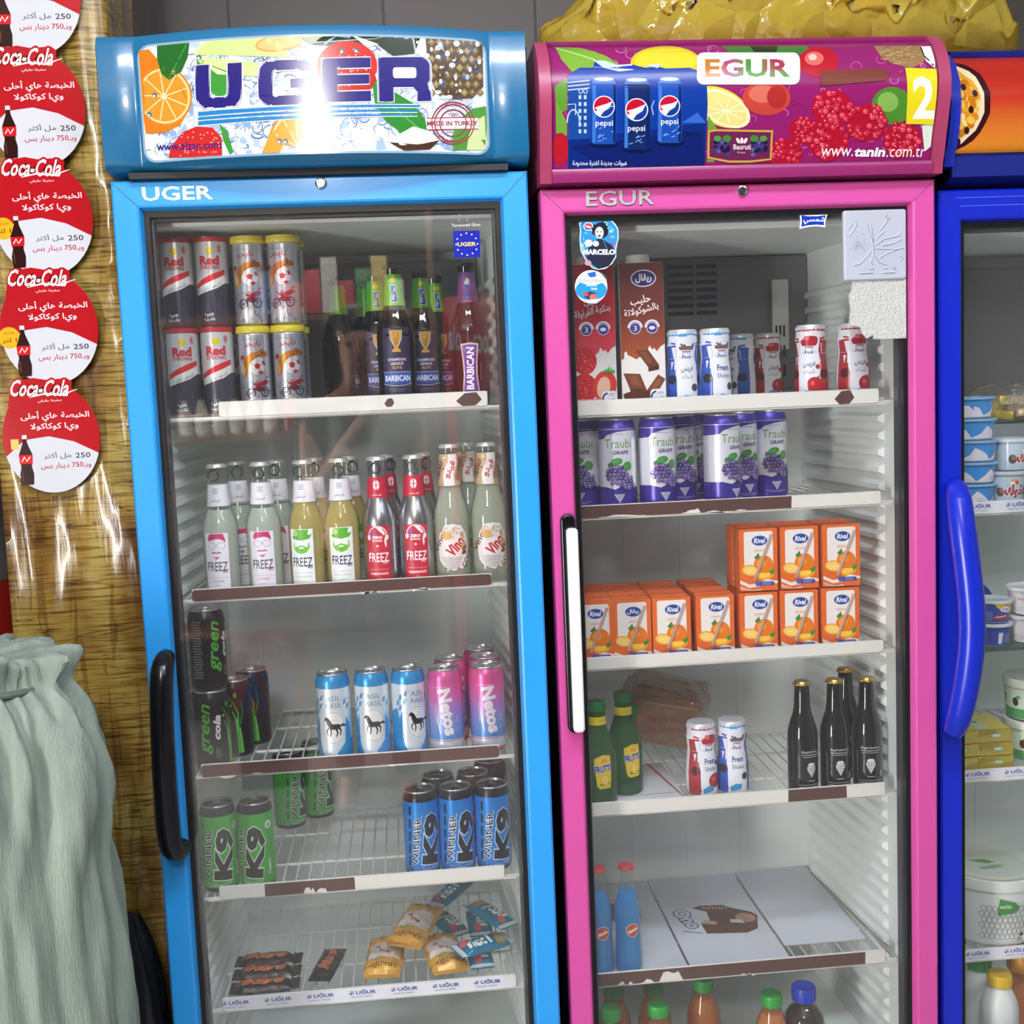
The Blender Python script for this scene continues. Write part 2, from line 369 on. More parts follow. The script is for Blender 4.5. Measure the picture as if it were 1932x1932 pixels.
# ceiling lamps: square panels in white trays
def lamp(x, y, label, size=.56, sy=None, p=1.0):
    sy = sy or size
    t = thing('ceiling_lamp', label, 'ceiling lamp', (x, y, ZC), group='ceiling lamps')
    h = MB(); a, b = size / 2 + .02, sy / 2 + .02
    h.box(-a, a, -b, b, -.05, 0, bev=.006); h.build('lamp_tray', mat('lamp_tray', '#e8e8e4', 0.4), t)
    MB().box(-size / 2, size / 2, -sy / 2, sy / 2, -.056, -.0505).build('diffuser', mat('lamp_diffuser_%d' % (p * 100), '#e8f1ff', 0.5, emit=LAMP_POWER * p), t, smooth=0)
lamp(0.65, -1.3, 'long ceiling lamp over the aisle in front of the fridges', 1.5, .3, 1.25)
lamp(0.1, -3.0, 'square ceiling lamp by the front wall on the left', p=.3)
t = thing('hanging_lamp', 'round globe lamp on a cord behind the photographer', 'hanging lamp', (.15, -2.6, 2.40))
MB().lathe([(.0001, -.14)] + [(.14 * math.sin(a), -.14 * math.cos(a)) for a in [PI * i / 14 for i in range(1, 14)]] + [(.02, .14)], 28, caps=False).build('globe', mat('globe_glass', '#fff8ee', .5, emit=48.0), t)
MB().lathe([(.026, .132), (.024, .17), (.008, .175), (.004, ZC - 2.4001)], 16).build('cord', BLACK, t)
lamp(1.8, -2.3, 'narrow tube lamp on the ceiling towards the right wall', 1.5, .08)

# ---------------------------------------------------------------- wrapped pillar with the round stickers
def woodwrap():
    m = bpy.data.materials.new('wood_print_film'); m.use_nodes = True; nt = m.node_tree; N = nt.nodes; L = nt.links; b = N['Principled BSDF']
    tc = N.new('ShaderNodeTexCoord')
    def noise_(sx, sy, sz, scale, det=5, dist=0.0):
        mp = N.new('ShaderNodeMapping'); mp.inputs['Scale'].default_value = (sx, sy, sz); n = N.new('ShaderNodeTexNoise')
        n.inputs['Scale'].default_value = scale; n.inputs['Detail'].default_value = det; n.inputs['Distortion'].default_value = dist
        L.new(tc.outputs['Object'], mp.inputs[0]); L.new(mp.outputs[0], n.inputs['Vector']); return n.outputs['Fac']
    def ramp(src, *st):
        r = N.new('ShaderNodeValToRGB'); L.new(src, r.inputs[0])
        while len(r.color_ramp.elements) < len(st): r.color_ramp.elements.new(0.5)
        for e, (p, c) in zip(r.color_ramp.elements, st): e.position = p; e.color = lin(c)
        return r.outputs[0]
    def mult(a, c, f=1.0):
        x = N.new('ShaderNodeMix'); x.data_type = 'RGBA'; x.blend_type = 'MULTIPLY'; x.inputs[0].default_value = f
        L.new(a, x.inputs[6]); L.new(c, x.inputs[7]); return x.outputs[2]
    big = ramp(noise_(2, 2, 1.3, 3.2, 3, .5), (.3, '#6c4a22'), (.45, '#9c803e'), (.58, '#b09c56'), (.75, '#82703a'))
    fine = ramp(noise_(1.2, 1.2, 26, 9, 6, .4), (.34, '#6a4c32'), (.42, '#c8b48c'), (.55, '#ffffff'), (.7, '#e8dcb8'))
    lines = ramp(noise_(.8, .8, 13, 5, 2, 1.2), (.40, '#ffffff'), (.425, '#6d4722'), (.45, '#ffffff'))
    lines2 = ramp(noise_(9, 9, .9, 5, 3, .8), (.38, '#b08a60'), (.45, '#ffffff'))
    knots = ramp(noise_(3, 3, 2.2, 2.6, 4, 1.0), (.27, '#5a2f14'), (.36, '#ffffff'))
    L.new(mult(mult(mult(mult(big, fine, .8), lines, .8), lines2, .6), knots, .8), b.inputs['Base Color'])
    b.inputs['Roughness'].default_value = 0.25; b.inputs['Coat Weight'].default_value = .4; b.inputs['Coat Roughness'].default_value = .12
    bp = N.new('ShaderNodeBump'); bp.inputs['Strength'].default_value = .35; bp.inputs['Distance'].default_value = .006
    L.new(noise_(14, 14, 1.6, 4, 4, .6), bp.inputs['Height']); L.new(bp.outputs[0], b.inputs['Normal'])
    return m
PY = 0.10
struct('pillar_1', MB().box(-.222, -.0175, PY + .012, .46, 0, ZC), mat('pillar_plaster', '#6b6258', .8))
P = []                                                  # the film hangs over three faces of the pillar and creases
for i in range(241):
    z = .3 + 2.5 * i / 240; row = []
    for j in range(61):
        s = j / 60 * .61 - .2
        if s < 0: x, y, nx, ny = -.226, PY - s, -1, 0
        elif s < .2135: x, y, nx, ny = -.226 + s, PY, 0, -1
        else: x, y, nx, ny = -.0125, PY + s - .2135, 1, 0
        q = noise.noise(Vector((s * 16, z * 1.6, 3))) * .5 + noise.noise(Vector((s * 45, z * 4, 9))) * .25
        c = abs(noise.noise(Vector((s * 9 + z * 1.3, z * .9, 5))));  q += max(0, .07 - c) * 7
        lim = .005
        cr = max(0, 1 - 6 * abs(noise.noise(Vector((s * 7 + z * .9, z * .5, 21))))) * .006 + max(0, 1 - 9 * abs(noise.noise(Vector((s * 11 - z * 1.6, z * .7, 33))))) * .004
        row.append((x + nx * min(max(q * .008 + .003, .0), lim), y + ny * (q * .012 + .003 + cr), z))
    P.append(row)
film = MB().grid(P).build('plastic_film', woodwrap(), smooth=70)
tag(film, 'wood-print plastic film wrapped around the pillar beside the fridges', 'plastic film')

def cola_bottle_art(k, x, y, h):                        # small printed bottle
    w_ = h * .27
    pr = [(.0, .42), (.05, .46), (.22, .5), (.36, .38), (.48, .42), (.6, .5), (.74, .3), (.84, .17), (.93, .15)]
    k.poly([(x - a * w_, y + b * h) for b, a in pr] + [(x + a * w_, y + b * h) for b, a in reversed(pr)], '#2a0c0a')
    k.rect(x - .17 * w_, y + .92 * h, x + .17 * w_, y + h, '#d8d4d0')
    k.poly([(x - .46 * w_, y + .42 * h), (x + .46 * w_, y + .42 * h), (x + .5 * w_, y + .6 * h), (x - .5 * w_, y + .6 * h)], '#c9151d')
    k.line([(x - .3 * w_, y + .47 * h), (x - .1 * w_, y + .56 * h), (x + .05 * w_, y + .47 * h), (x + .3 * w_, y + .56 * h)], .08 * w_, '#ffffff')
    k.line([(x - .3 * w_, y + .08 * h), (x - .34 * w_, y + .3 * h)], .06 * w_, '#6e3a30')
RED = '#ac0f1b'
def round_sticker(c, rx, ry, label, promo):
    k = Ink(); rnd.seed(3)
    k.ell(0, 0, rx, ry, '#c9cad1', n=56)
    rim = [(rx * math.cos(a), ry * math.sin(a)) for a in [math.radians(-18 + (216) * i / 40) for i in range(41)]]
    k.poly(rim + [(-rx * .55, -ry * .02), (-rx * .05, ry * .03), (rx * .45, -ry * .08)], RED)
    k.poly([(-.062, .05), (-.056, .078), (-.05, .09), (-.02, .094), (.0, .09), (.03, .092), (.038, .086), (.036, .077), (.05, .06), (.04, .05)], RED)
    k.text('Coca-Cola', -.012, .078, .088, .026, '#fbf6f4', rot=-2, bold=.02, shear=.45, edge=RED, ew=.1)
    k.line([(-.028, .064), (-.005, .069), (.02, .066), (.045, .074)], [.001, .0028, .0026, .0008], '#fbf6f4')
    k.text(ar('سعرها حقيقي'), .002, .0575, .036, .006, '#f6e6e4')
    k.text(ar('الخبصة هاي أحلى'), .008, .034, .104, .0165, '#f8f2f0', bold=.012)
    k.text(ar('ويّا كوكاكولا').replace('ّ', ''), .006, .0165, .073, .0135, '#f8f2f0', bold=.012)
    k.text('250', .046, -.029, .023, .0082, '#26262c', bold=.008); k.text(ar('مل أكثر'), .007, -.028, .042, .0115, '#26262c')
    k.text(ar('وبـ750 دينار بس'), .019, -.0445, .077, .0105, '#b01826', bold=.006)
    if promo == 1:
        k.ell(-.061, -.012, .0165, .0165, '#e7a81c'); k.text(ar('1 لتر'), -.061, -.0165, .022, .009, '#5a2c10', bold=.01); k.text(ar('جديد'), -.061, -.005, .018, .006, '#8a5a10')
    if promo == 2:
        k.rect(-.062, -.016, -.05, .0, '#d9b86a')
    cola_bottle_art(k, -.041, -.072, .078)
    o = k.build('round_sticker', INKG, flat, None, ucuts=[i * .02 for i in range(-6, 7)], vcuts=[i * .02 for i in range(-6, 7)])
    o.location = (c.x, c.y, c.z); tag(o, label, 'sticker', 'round drink stickers on the pillar'); return o
for (px, py, lab, pr) in ((57, -6, 'round red and white drink sticker cut off by the top of the photo', 0), (67, 206, 'round red and white drink sticker second from the top, no yellow disc', 0),
                          (82, 414, 'round red and white drink sticker in the middle of the column of five', 1), (93, 620, 'round red and white drink sticker second from the bottom of the pillar', 1),
                          (97, 826, 'lowest round red and white drink sticker on the pillar', 2)):
    round_sticker(at(px, py, PY - .022), .074, .086, lab, pr)

# ---------------------------------------------------------------- glass door fridges
PANE = clear('door_glass', body='#b8bcc0', dens=0.022, f0=0.062)
LINER = mat('fridge_liner', '#e4ebe8', .45, bump=.05, bscale=30, vary=.06, vscale=5)
WIRE = mat('coated_wire', '#dcdcd6', .35)
GASK = mat('gasket', '#15161a', .35); SPACER = mat('door_spacer', '#5a5a5e', .35, .6)
CHROME = mat('chrome', '#e4e4e6', .12, 1.0)
DARKGAP = mat('cabinet_black', '#17181c', .6)
def loops(mb, W, z0, z1, prof, m=0):                    # a mitred frame: each profile point is (inset left, right, top, bottom, y)
    rows = []
    for l, r, t, b, y in prof: rows.append([(l, y, z0 + b), (W - r, y, z0 + b), (W - r, y, z1 - t), (l, y, z1 - t)])
    return mb.grid(rows, m, wrap=True)
def make_fridge(name, label, x0, y0, W, zt, fl, fr, ft, paint, cab, xl, xr, zs, ztop=1.98, ribs=True, depth=.5, evap=None, slots=None, sz=.03):
    root = thing(name, label, 'display fridge', (x0, y0, 0)); zb = .2
    c = MB(); c.box(.006, .021, .05, .66, .04, zt + .012); c.box(W - .021, W - .006, .05, .66, .04, zt + .012); c.box(.021, W - .021, depth + .03, .66, .04, zt + .012)
    c.box(.021, W - .021, .05, depth + .03, .04, zb); c.box(.021, W - .021, .05, depth + .03, zt - .03, zt + .012); c.box(.03, W - .03, .02, .3, zt + .0125, zt + .05)
    for fx in (.06, W - .06):
        for fy in (.1, .6): c.lathe([(.02, 0), (.02, .04)], 12, M=Matrix.Translation((fx, fy, 0)))
    c.build('cabinet', cab, root)
    ln = MB(); zt2 = zt - .031; L0, L1, R0, R1 = xl, xl + .022, xr, xr - .028; wl_, wr_ = .0215, W - .0215   # side walls draw in towards the back
    def lx(y): return L0 + (L1 - L0) * (y - .055) / (depth - .055)
    def rx(y): return R0 + (R1 - R0) * (y - .055) / (depth - .055)
    for q in ([(wl_, .055), (L0, .055), (L1, depth), (wl_, depth)], [(wr_, .055), (R0, .055), (R1, depth), (wr_, depth)]):
        ln.add([(x, y, zb + .001) for x, y in q] + [(x, y, zt2) for x, y in q], [(0, 1, 2, 3), (4, 5, 6, 7), (0, 1, 5, 4), (1, 2, 6, 5), (2, 3, 7, 6), (3, 0, 4, 7)])
    ln.box(wl_, wr_, depth, depth + .029, zb + .001, zt2); ln.box(L0, R0, .056, depth, zb + .001, zb + .012); ln.box(L0, R0, .056, depth, zt - .06, zt2)
    if ribs:
        z = zb + .06; pl = .006; pr_ = .0075; ya, yb = .135, depth - .03
        while z < zt - .12:
            for fx, p in ((lx, pl), (rx, -pr_)):
                ln.add([(fx(ya), ya, z - .007), (fx(yb), yb, z - .007), (fx(yb) + p, yb - .004, z - .003), (fx(ya) + p, ya + .008, z - .003), (fx(ya), ya, z + .011), (fx(yb), yb, z + .011), (fx(yb) + p, yb - .004, z + .005), (fx(ya) + p, ya + .008, z + .005)],
                    [(0, 1, 2, 3), (7, 6, 5, 4), (3, 2, 6, 7), (0, 3, 7, 4), (1, 5, 6, 2)])
            z += .0293
        for gx in (.3, .5, .7): ln.box(xl + (xr - xl) * gx - .001, xl + (xr - xl) * gx + .001, depth - .0008, depth, zb + .02, zt - .07)
    ln.build('liner', LINER, root)
    d = MB()
    loops(d, W, zb, zt, [(.004, .004, .004, .004, .045), (0, 0, 0, 0, .04), (0, 0, 0, 0, .003), (.003, .003, .003, .003, 0), (fl - .007, fr - .007, ft - .007, .06, 0), (fl - .004, fr - .004, ft - .004, .063, .0015), (fl, fr, ft, .067, .012), (fl, fr, ft, .067, .045), (.004, .004, .004, .004, .045)])
    for (xa, za, xb, zb_) in ((.003, zt - .003, fl - .006, zt - ft + .006), (W - .003, zt - .003, W - fr + .006, zt - ft + .006)):
        dx, dz = xb - xa, zb_ - za; n_ = math.hypot(dx, dz); ex, ez = -dz / n_ * .0004, dx / n_ * .0004
        d.add([(xa + ex, -.00015, za + ez), (xb + ex, -.00015, zb_ + ez), (xb - ex, -.00015, zb_ - ez), (xa - ex, -.00015, za - ez)], [(0, 1, 2, 3)], 1)
    door = d.build('door', [paint, mat('mitre_line', '#16324e', .6)], root, smooth=25)
    g = MB(); loops(g, W, zb, zt, [(fl, fr, ft, .067, .0245), (fl, fr, ft, .067, .0135), (fl + .0075, fr + .0075, ft + .009, .075, .0145), (fl + .0085, fr + .0085, ft + .010, .076, .0245)])
    g.build('gasket', GASK, door, smooth=20)
    g = MB(); loops(g, W, zb, zt, [(fl + .007, fr + .007, ft + .0085, .075, .027), (fl + .011, fr + .011, ft + .013, .079, .0275), (fl + .012, fr + .012, ft + .014, .08, .042)])
    g.build('spacer', SPACER, door, smooth=20)
    MB().box(fl + .002, W - fr - .002, .016, .022, zb + .07, zt - ft - .002).build('glass_pane', PANE, door, smooth=0)
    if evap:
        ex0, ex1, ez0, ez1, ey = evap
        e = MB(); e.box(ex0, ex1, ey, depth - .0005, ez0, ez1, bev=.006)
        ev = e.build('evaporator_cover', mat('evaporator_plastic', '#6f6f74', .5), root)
        s = MB()
        for xa, xb in slots or ((ex0 + .03, ex0 + .082), (ex0 + .088, ex0 + .14)):
            for r_ in range(7 if not slots else 7): zz = ez1 - sz - r_ * .0148; s.box(xa, xb, ey - .001, ey + .001, zz - .0075, zz, bev=.0008, seg=1)
        s.build('vent_slots', mat('vent_dark', '#101216', .7), ev)
    return root, door
def make_shelf(root, W, xl, xr, z, xa, xb, za, zc, art, wires=24, depth=.5):
    """wire shelf with the price rail that runs from xa to xb"""
    s = MB(); y0, y1 = .094, depth - .022; zt_ = z - .003
    s.tube([(xl - .004, y0, zt_), (xr + .004, y0, zt_), (xr + .004, y1, zt_), (xl - .004, y1, zt_)], .0035, 8, closed=True)
    for y in (y0 + .13, y0 + .27): s.tube([(xl, y, zt_ - .003), (xr, y, zt_ - .003)], .003, 8)
    for i in range(wires): x = xl + (xr - xl) * (i + .5) / wires; s.tube([(x, y0, zt_ + .0022), (x, y1, zt_ + .0022)], .0014, 6)
    sh = s.build('shelf', WIRE, root)
    r = MB(); r.box(xa, xb, .0845, .0905, za, zc, bev=.0028); r.box(xa - .02, xb + .02, .0865, .0895, za - .003, za + .001, bev=.001)
    pr = r.build('price_rail', mat('rail_plastic', '#dddcd6', .35), sh)
    k = Ink(); art(k, xa + .001, xb - .001, za + .0008, zc - .0012)
    k.build('rail_insert', INK, lambda u, v, l: (u, .0843 - l, v), pr)
    return sh
BRN = '#573a34'; WHT = '#dedcd4'
def rail_white(k, xa, xb, za, zc, tears=()):
    k.rect(xa, za, xb, zc, WHT, r=.006)
    for x, w_, s in tears:
        x = xa + (xb - xa) * x; zm = (za + zc) / 2; h = (zc - za) * .5 * s
        k.poly([(x - w_, zm - h * .2), (x - w_ * .5, zm - h), (x + w_ * .5, zm - h * .95), (x + w_, zm - h * .1), (x + w_ * .6, zm + h), (x - w_ * .3, zm + h * .9)], BRN)
def rail_brown(k, xa, xb, za, zc, whites=()):
    k.rect(xa, za, xb, zc, BRN, r=.005)
    for a, b, top in whites:                            # what is left of the white insert: full height or bits on the lower edge
        a, b = xa + (xb - xa) * a, xa + (xb - xa) * b; z1 = za + (zc - za) * top
        P_ = [(a, za), (b, za)] + [(b - (b - a) * i / 6 + rnd.uniform(-.001, .001), z1 - (zc - za) * (rnd.uniform(0, .35) if top < 1 else 0)) for i in range(7)]
        if top < 1: P_[2] = (b, za + .001); P_[-1] = (a, za + .001)
        k.poly(P_, WHT)
def rail_logo(k, xa, xb, za, zc, n=7, off=.0):
    k.rect(xa, za, xb, zc, '#e6e8ee', r=.008); zm = (za + zc) / 2; st = (xb - xa) / n
    for i in range(n):
        x = xa + st * (i + .5) + off
        k.rect(x - .024, zm + .0005, x - .0195, zm + .0065, '#3a4f9e'); k.rect(x - .0235, zm + .003, x - .021, zm + .0062, '#e6e8ee'); k.rect(x - .0185, zm + .0005, x - .0172, zm + .0065, '#3a4f9e')
        k.text('UĞUR', x + .004, zm + .0041, .034, .0082, '#2e47a0', bold=.03); k.text('MADE IN TURKEY', x - .003, zm - .0042, .036, .0026, '#4a5a98', res=1)

# ---- blue fridge
BLUE = mat('blue_paint', '#2795e2', .32, coat=.3, vary=.03, vscale=3)
HBLUE = mat('header_blue', '#14638f', .25, coat=.5)
BX, BY = 0.0, 0.0
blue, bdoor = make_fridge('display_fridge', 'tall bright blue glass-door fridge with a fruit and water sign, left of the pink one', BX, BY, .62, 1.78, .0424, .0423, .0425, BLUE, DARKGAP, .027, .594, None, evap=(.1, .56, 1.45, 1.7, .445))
BZ = [1.4233, 1.1309, .8386, .6299, .4353]
make_shelf(blue, .62, .05, .57, BZ[0] + .003, .122, .551, BZ[0] + .002, BZ[0] + .027, lambda k, a, b, c, d: rail_white(k, a, b, c, d, ((.93, .021, .95), (.63, .008, .6))))
make_shelf(blue, .62, .05, .57, BZ[1] + .003, .06, .545, BZ[1] + .001, BZ[1] + .021, lambda k, a, b, c, d: rail_brown(k, a, b, c, d, ((.55, .63, .08), (.72, .8, .1))))
make_shelf(blue, .62, .05, .57, BZ[2] + .003, .055, .545, BZ[2] + .002, BZ[2] + .024, lambda k, a, b, c, d: rail_brown(k, a, b, c, d, ((.05, .2, .1), (.6, .7, .07))))
rnd.seed(5)
make_shelf(blue, .62, .05, .57, BZ[3] + .003, .071, .545, BZ[3] + .001, BZ[3] + .024, lambda k, a, b, c, d: rail_brown(k, a, b, c, d, ((0, .155, 1), (.47, 1, 1), (.29, .33, .5), (.335, .37, .6))))
make_shelf(blue, .62, .05, .57, BZ[4] + .003, .063, .557, BZ[4] + .001, BZ[4] + .025, lambda k, a, b, c, d: rail_logo(k, a, b, c, d, 7, -.012))
def byf(x): return -.018 - .043 * max(0, 1 - ((x - .31) / .255) ** 2)
h = MB(); rows = []
xs = [-.004, -.002, .02, .047, .05] + [.053 + .514 * i / 30 for i in range(31)] + [.57, .573, .6, .622, .624]
for x in xs:
    y = byf(x) if .05 < x < .57 else -.018
    e = .004 if x in (-.004, .624) else 0
    g_ = .002 if x in (.05, .57) else 0
    rows.append([(x, .34, 1.789 + e), (x, .05, 1.789 + e), (x, y + .02 + e, 1.791 + e), (x, y + .006 + e, 1.797 + e), (x, y + e + g_, 1.806 + e), (x, y + e + g_, 1.972 - e), (x, y + .006 + e, 1.982 - e), (x, y + .018 + e, 1.986 - e), (x, .34, 1.986 - e)])
h.grid(rows); n_ = len(rows[0]); h.f.append(tuple(range(n_))); h.f.append(tuple(len(rows) * n_ - 1 - i for i in range(n_))); h.m += [0, 0]
hdr = h.build('header', HBLUE, blue, smooth=40)
MB().box(.03, .59, -.012, .05, 1.7805, 1.7895).build('header_gap', DARKGAP, hdr)
def bulge(x): return 22 * (1 - ((x - 955) / 740) ** 2)
SX0, SX1, SZ0, SZ1 = .0585, .5605, 1.8035, 1.9645
def TB(x, y):                                           # artwork drawn on a 1480 x 490 sheet
    sk = (y - 140) / 490 * 38 * (1 - (x - 215) / 1480 * .75)
    return SX0 + (SX1 - SX0) * (x - 215 - sk) / 1482, SZ1 - (SZ1 - SZ0) * (y + bulge(x) - 136) / 484
k = Ink(TB); rnd.seed(11)
def rr(x0, y0, x1, y1, r, n=14):
    P_ = []
    for cx, cy, a0 in ((x1 - r, y1 - r, 0), (x0 + r, y1 - r, 90), (x0 + r, y0 + r, 180), (x1 - r, y0 + r, 270)):
        P_ += [(cx + r * math.cos(math.radians(a0 + q * 15)), cy + r * math.sin(math.radians(a0 + q * 15))) for q in range(7)]
    return P_
k2 = Ink(lambda x, z: (x, z)); k2.poly(rr(SX0 - .003, SZ0 - .003, SX1 + .003, SZ1 + .003, .02), '#8fb4cc'); k2.poly(rr(SX0, SZ0, SX1, SZ1, .018), '#e9eef5')
hmap = lambda u, v, l: (u, byf(u) - .0006 - l, v)
HC = [.05 + .52 * i / 40 for i in range(41)]
for _ in range(150): k.ell(rnd.uniform(240, 1680), rnd.uniform(125, 600), rnd.uniform(10, 50), rnd.uniform(6, 22), rnd.choice(('#c3d4ec', '#a9c2e4', '#dbe6f4', '#ffffff', '#8fb0dc')), rnd.uniform(0, 180), n=12, wob=.25)
for c_, n_, w0 in (('#b9cce6', 150, 9), ('#8aa8d4', 120, 7), ('#5b80bd', 110, 5), ('#ffffff', 90, 7), ('#2d5098', 90, 4)):
    for _ in range(n_):
        x, y = rnd.uniform(250, 1670), rnd.uniform(130, 590)
        if x < 430 and y < 420: continue
        r, a = rnd.uniform(8, 46), rnd.uniform(0, 360)
        k.ring(x, y, r, r * rnd.uniform(.3, .9), rnd.uniform(.4, 1) * w0, c_, a, a + rnd.uniform(60, 260), 10, rot=rnd.uniform(0, 180))
k.poly([(890, 110), (1000, 104), (1130, 106), (1300, 108), (1420, 118), (1390, 190), (1300, 200), (1230, 150), (1120, 160), (960, 150)], '#2c3a2a')
k.poly([(900, 112), (1010, 108), (960, 150)], '#6d7a3a'); k.poly([(1130, 112), (1240, 150), (1190, 165)], '#dfe3da'); k.line([(1010, 150), (1060, 112), (1120, 120)], 9, '#8aa0b8')
def orange(cx, cy, rx, ry, rot, a0=0, a1=360, seg=9):
    k.ell(cx, cy, rx, ry, '#ef8a1d', rot, a0, a1); k.ell(cx, cy, rx * .93, ry * .93, '#f6d9a0', rot, a0, a1); k.ell(cx, cy, rx * .86, ry * .86, '#ee9a2a', rot, a0, a1)
    ca, sa = math.cos(math.radians(rot)), math.sin(math.radians(rot))
    for i in range(seg):
        a = math.radians(a0 + (a1 - a0) * (i + .5) / seg); x, y = rx * .84 * math.cos(a), ry * .84 * math.sin(a)
        k.line([(cx, cy), (cx + x * ca - y * sa, cy + x * sa + y * ca)], 5, '#f8dfa8')
    k.ell(cx, cy, rx * .1, ry * .1, '#f8e6bc')
k.poly([(217, 150), (262, 145), (345, 240), (420, 330), (440, 400), (400, 470), (330, 500), (250, 500), (240, 440)], '#e98014')
orange(330, 345, 118, 128, -38)
k.poly([(298, 128), (440, 122), (432, 190), (405, 245), (352, 278), (318, 250), (300, 190)], '#1f6a24'); k.line([(430, 130), (350, 272)], 5, '#3f9a3a')
k.ell(660, 190, 200, 92, '#dbe7a8', 3, 180, 360, 30); k.ell(660, 190, 185, 82, '#cfe08e', 3, 180, 360, 30); k.ell(655, 210, 185, 60, '#d4e39a', 8, 0, 180)
k.poly([(470, 190), (560, 235), (640, 265), (632, 350), (560, 358), (520, 320), (480, 260)], '#3c9a34'); k.poly([(480, 200), (560, 240), (630, 268), (560, 262)], '#e6efc0')
k.ell(820, 140, 100, 36, '#f2a24a', -6); k.ell(815, 140, 84, 28, '#f6c078', -6)
k.ell(1105, 240, 128, 104, '#d3261d'); k.ell(1120, 300, 108, 60, '#c11f1a')
for _ in range(44): a, r = rnd.uniform(0, 6.28), rnd.uniform(.1, .95); k.ell(1108 + 118 * r * math.cos(a), 250 + 92 * r * math.sin(a), 4, 4, '#f2a79a', n=6)
k.poly([(1440, 125), (1690, 120), (1690, 330), (1640, 380), (1560, 385), (1480, 350), (1448, 260)], '#54402a')
for i in range(7):
    for j in range(7):
        x, y = 1465 + i * 35 + (j % 2) * 17, 140 + j * 36
        if x < 1680 and y < 370: k.poly([(x - 17, y), (x, y - 17), (x + 17, y), (x, y + 17)], rnd.choice(('#7a6234', '#8f7440', '#3c2d1e', '#6a5a2a', '#a48a50'))); k.poly([(x - 5, y + 2), (x, y - 15), (x + 5, y + 2)], '#c9a25a')
for _ in range(40): k.ell(rnd.uniform(1380, 1690), rnd.uniform(120, 400), rnd.uniform(5, 15), rnd.uniform(5, 14), rnd.choice(('#dfe8f4', '#a9c0e0', '#39578f', '#f5f8fc')), n=10)
orange(900, 580, 135, 190, 14, 180, 360, 7); k.poly([(745, 600), (780, 520), (870, 430), (900, 420), (820, 600)], '#eea32e')
k.poly([(1212, 330), (1228, 300), (1300, 350), (1380, 400), (1432, 470), (1440, 520), (1400, 542), (1330, 530), (1260, 470), (1220, 400)], '#2d8a2c'); k.line([(1225, 310), (1300, 420), (1430, 530)], 5, '#69b85a')
k.poly([(350, 605), (360, 560), (410, 500), (470, 478), (540, 485), (578, 530), (580, 610)], '#cf1f20'); k.poly([(570, 470), (600, 500), (628, 590), (612, 600), (585, 540)], '#3b9a33')
for _ in range(34): k.ell(rnd.uniform(390, 570), rnd.uniform(500, 600), 4, 4, '#f0a090', n=6)
k.poly([(1270, 560), (1380, 500), (1450, 520), (1495, 560), (1420, 575), (1330, 580)], '#f0efec'); k.poly([(1280, 566), (1400, 578), (1492, 562), (1450, 600), (1340, 604)], '#4a2c20')
k.poly([(1700, 415), (1640, 425), (1580, 470), (1548, 540), (1550, 606), (1690, 606), (1704, 560)], '#4f9a3a'); k.poly([(1702, 450), (1650, 480), (1620, 540), (1610, 606), (1690, 606), (1702, 570)], '#d4e3a4')
for a in ((820, 550), (980, 540), (845, 552), (288, 340), (265, 420), (482, 190), (1085, 178), (1145, 176)): k.ell(*a, 11, 11, '#5a6a80'); k.ell(a[0] - 2, a[1] + 3, 6, 6, '#dfe6ee')
NAVY = '#22187c'
for y0, y1, y2, y3, xe in ((417, 436, 409, 416, 1412), (440, 452, 430, 436, 1410), (457, 474, 449, 455, 1388)): k.poly([(478, y0), (xe, y2), (xe, y3), (478, y1)], '#1e86c8')
for y0, y2 in ((414, 407), (437, 420), (454, 441), (476, 457)): k.line([(478, y0), (1400, y2)], 3, '#ffffff')
k.text('www.alzan.com', 437, -1, 276, None, NAVY) if 0 else None
TXT = Ink(lambda x, y: TB(x, -y))
def arc(cx, cy, r, a0, a1, n=7): return [(cx + r * math.cos(math.radians(a0 + (a1 - a0) * i / n)), cy + r * math.sin(math.radians(a0 + (a1 - a0) * i / n))) for i in range(n + 1)]
U_ = [(466, 222), (528, 221), (528, 340)] + arc(548, 338, 20, 180, 90) + [(590, 358)] + arc(584, 338, 20, 90, 0) + [(604, 218), (664, 217)] + [(664, 345)] + arc(612, 350, 52, 0, 90) + arc(522, 350, 54, 90, 180) + [(466, 300)]
G_ = [(962, 256), (902, 258), (896, 252), (800, 254)] + arc(810, 268, 16, 250, 180) + [(793, 340)] + arc(808, 344, 16, 180, 90) + [(896, 358), (904, 350), (904, 328), (868, 328), (868, 290), (964, 288), (964, 350)] + arc(920, 354, 44, 0, 90) + arc(782, 352, 48, 90, 180) + [(733, 300)] + arc(782, 260, 48, 180, 270) + arc(918, 254, 44, 270, 355)
E_ = [(1000, 208), (1204, 206), (1204, 248), (1064, 250), (1064, 278), (1198, 277), (1198, 316), (1064, 318), (1064, 348), (1204, 346), (1204, 390), (1000, 392)]
R_ = [(1235, 206), (1420, 204)] + arc(1420, 244, 40, 270, 360) + [(1460, 292)] + arc(1430, 294, 30, 0, 60) + [(1462, 352), (1462, 392), (1400, 393), (1400, 352), (1384, 332), (1300, 332), (1300, 393), (1235, 394)]
def _bx(P_, x0, x1): return P_
for P_ in (U_, G_, E_, R_): k.line(P_, 9, '#f2f0f6', closed=True)
for P_ in (U_, G_, E_, R_): k.poly(P_, NAVY)
k.poly(rr(1300, 250, 1396, 292, 10), '#dfe7f2'); k.line(rr(1300, 250, 1396, 292, 10), 4, '#f2f0f6', closed=True)
TXT.text('www.alzan.com', 437, -557, 278, 36, NAVY, bold=.012)
STM = '#9c2a3a'
for r_ in (92, 80, 58): k.ring(1553, 488, r_, r_, 5, STM)
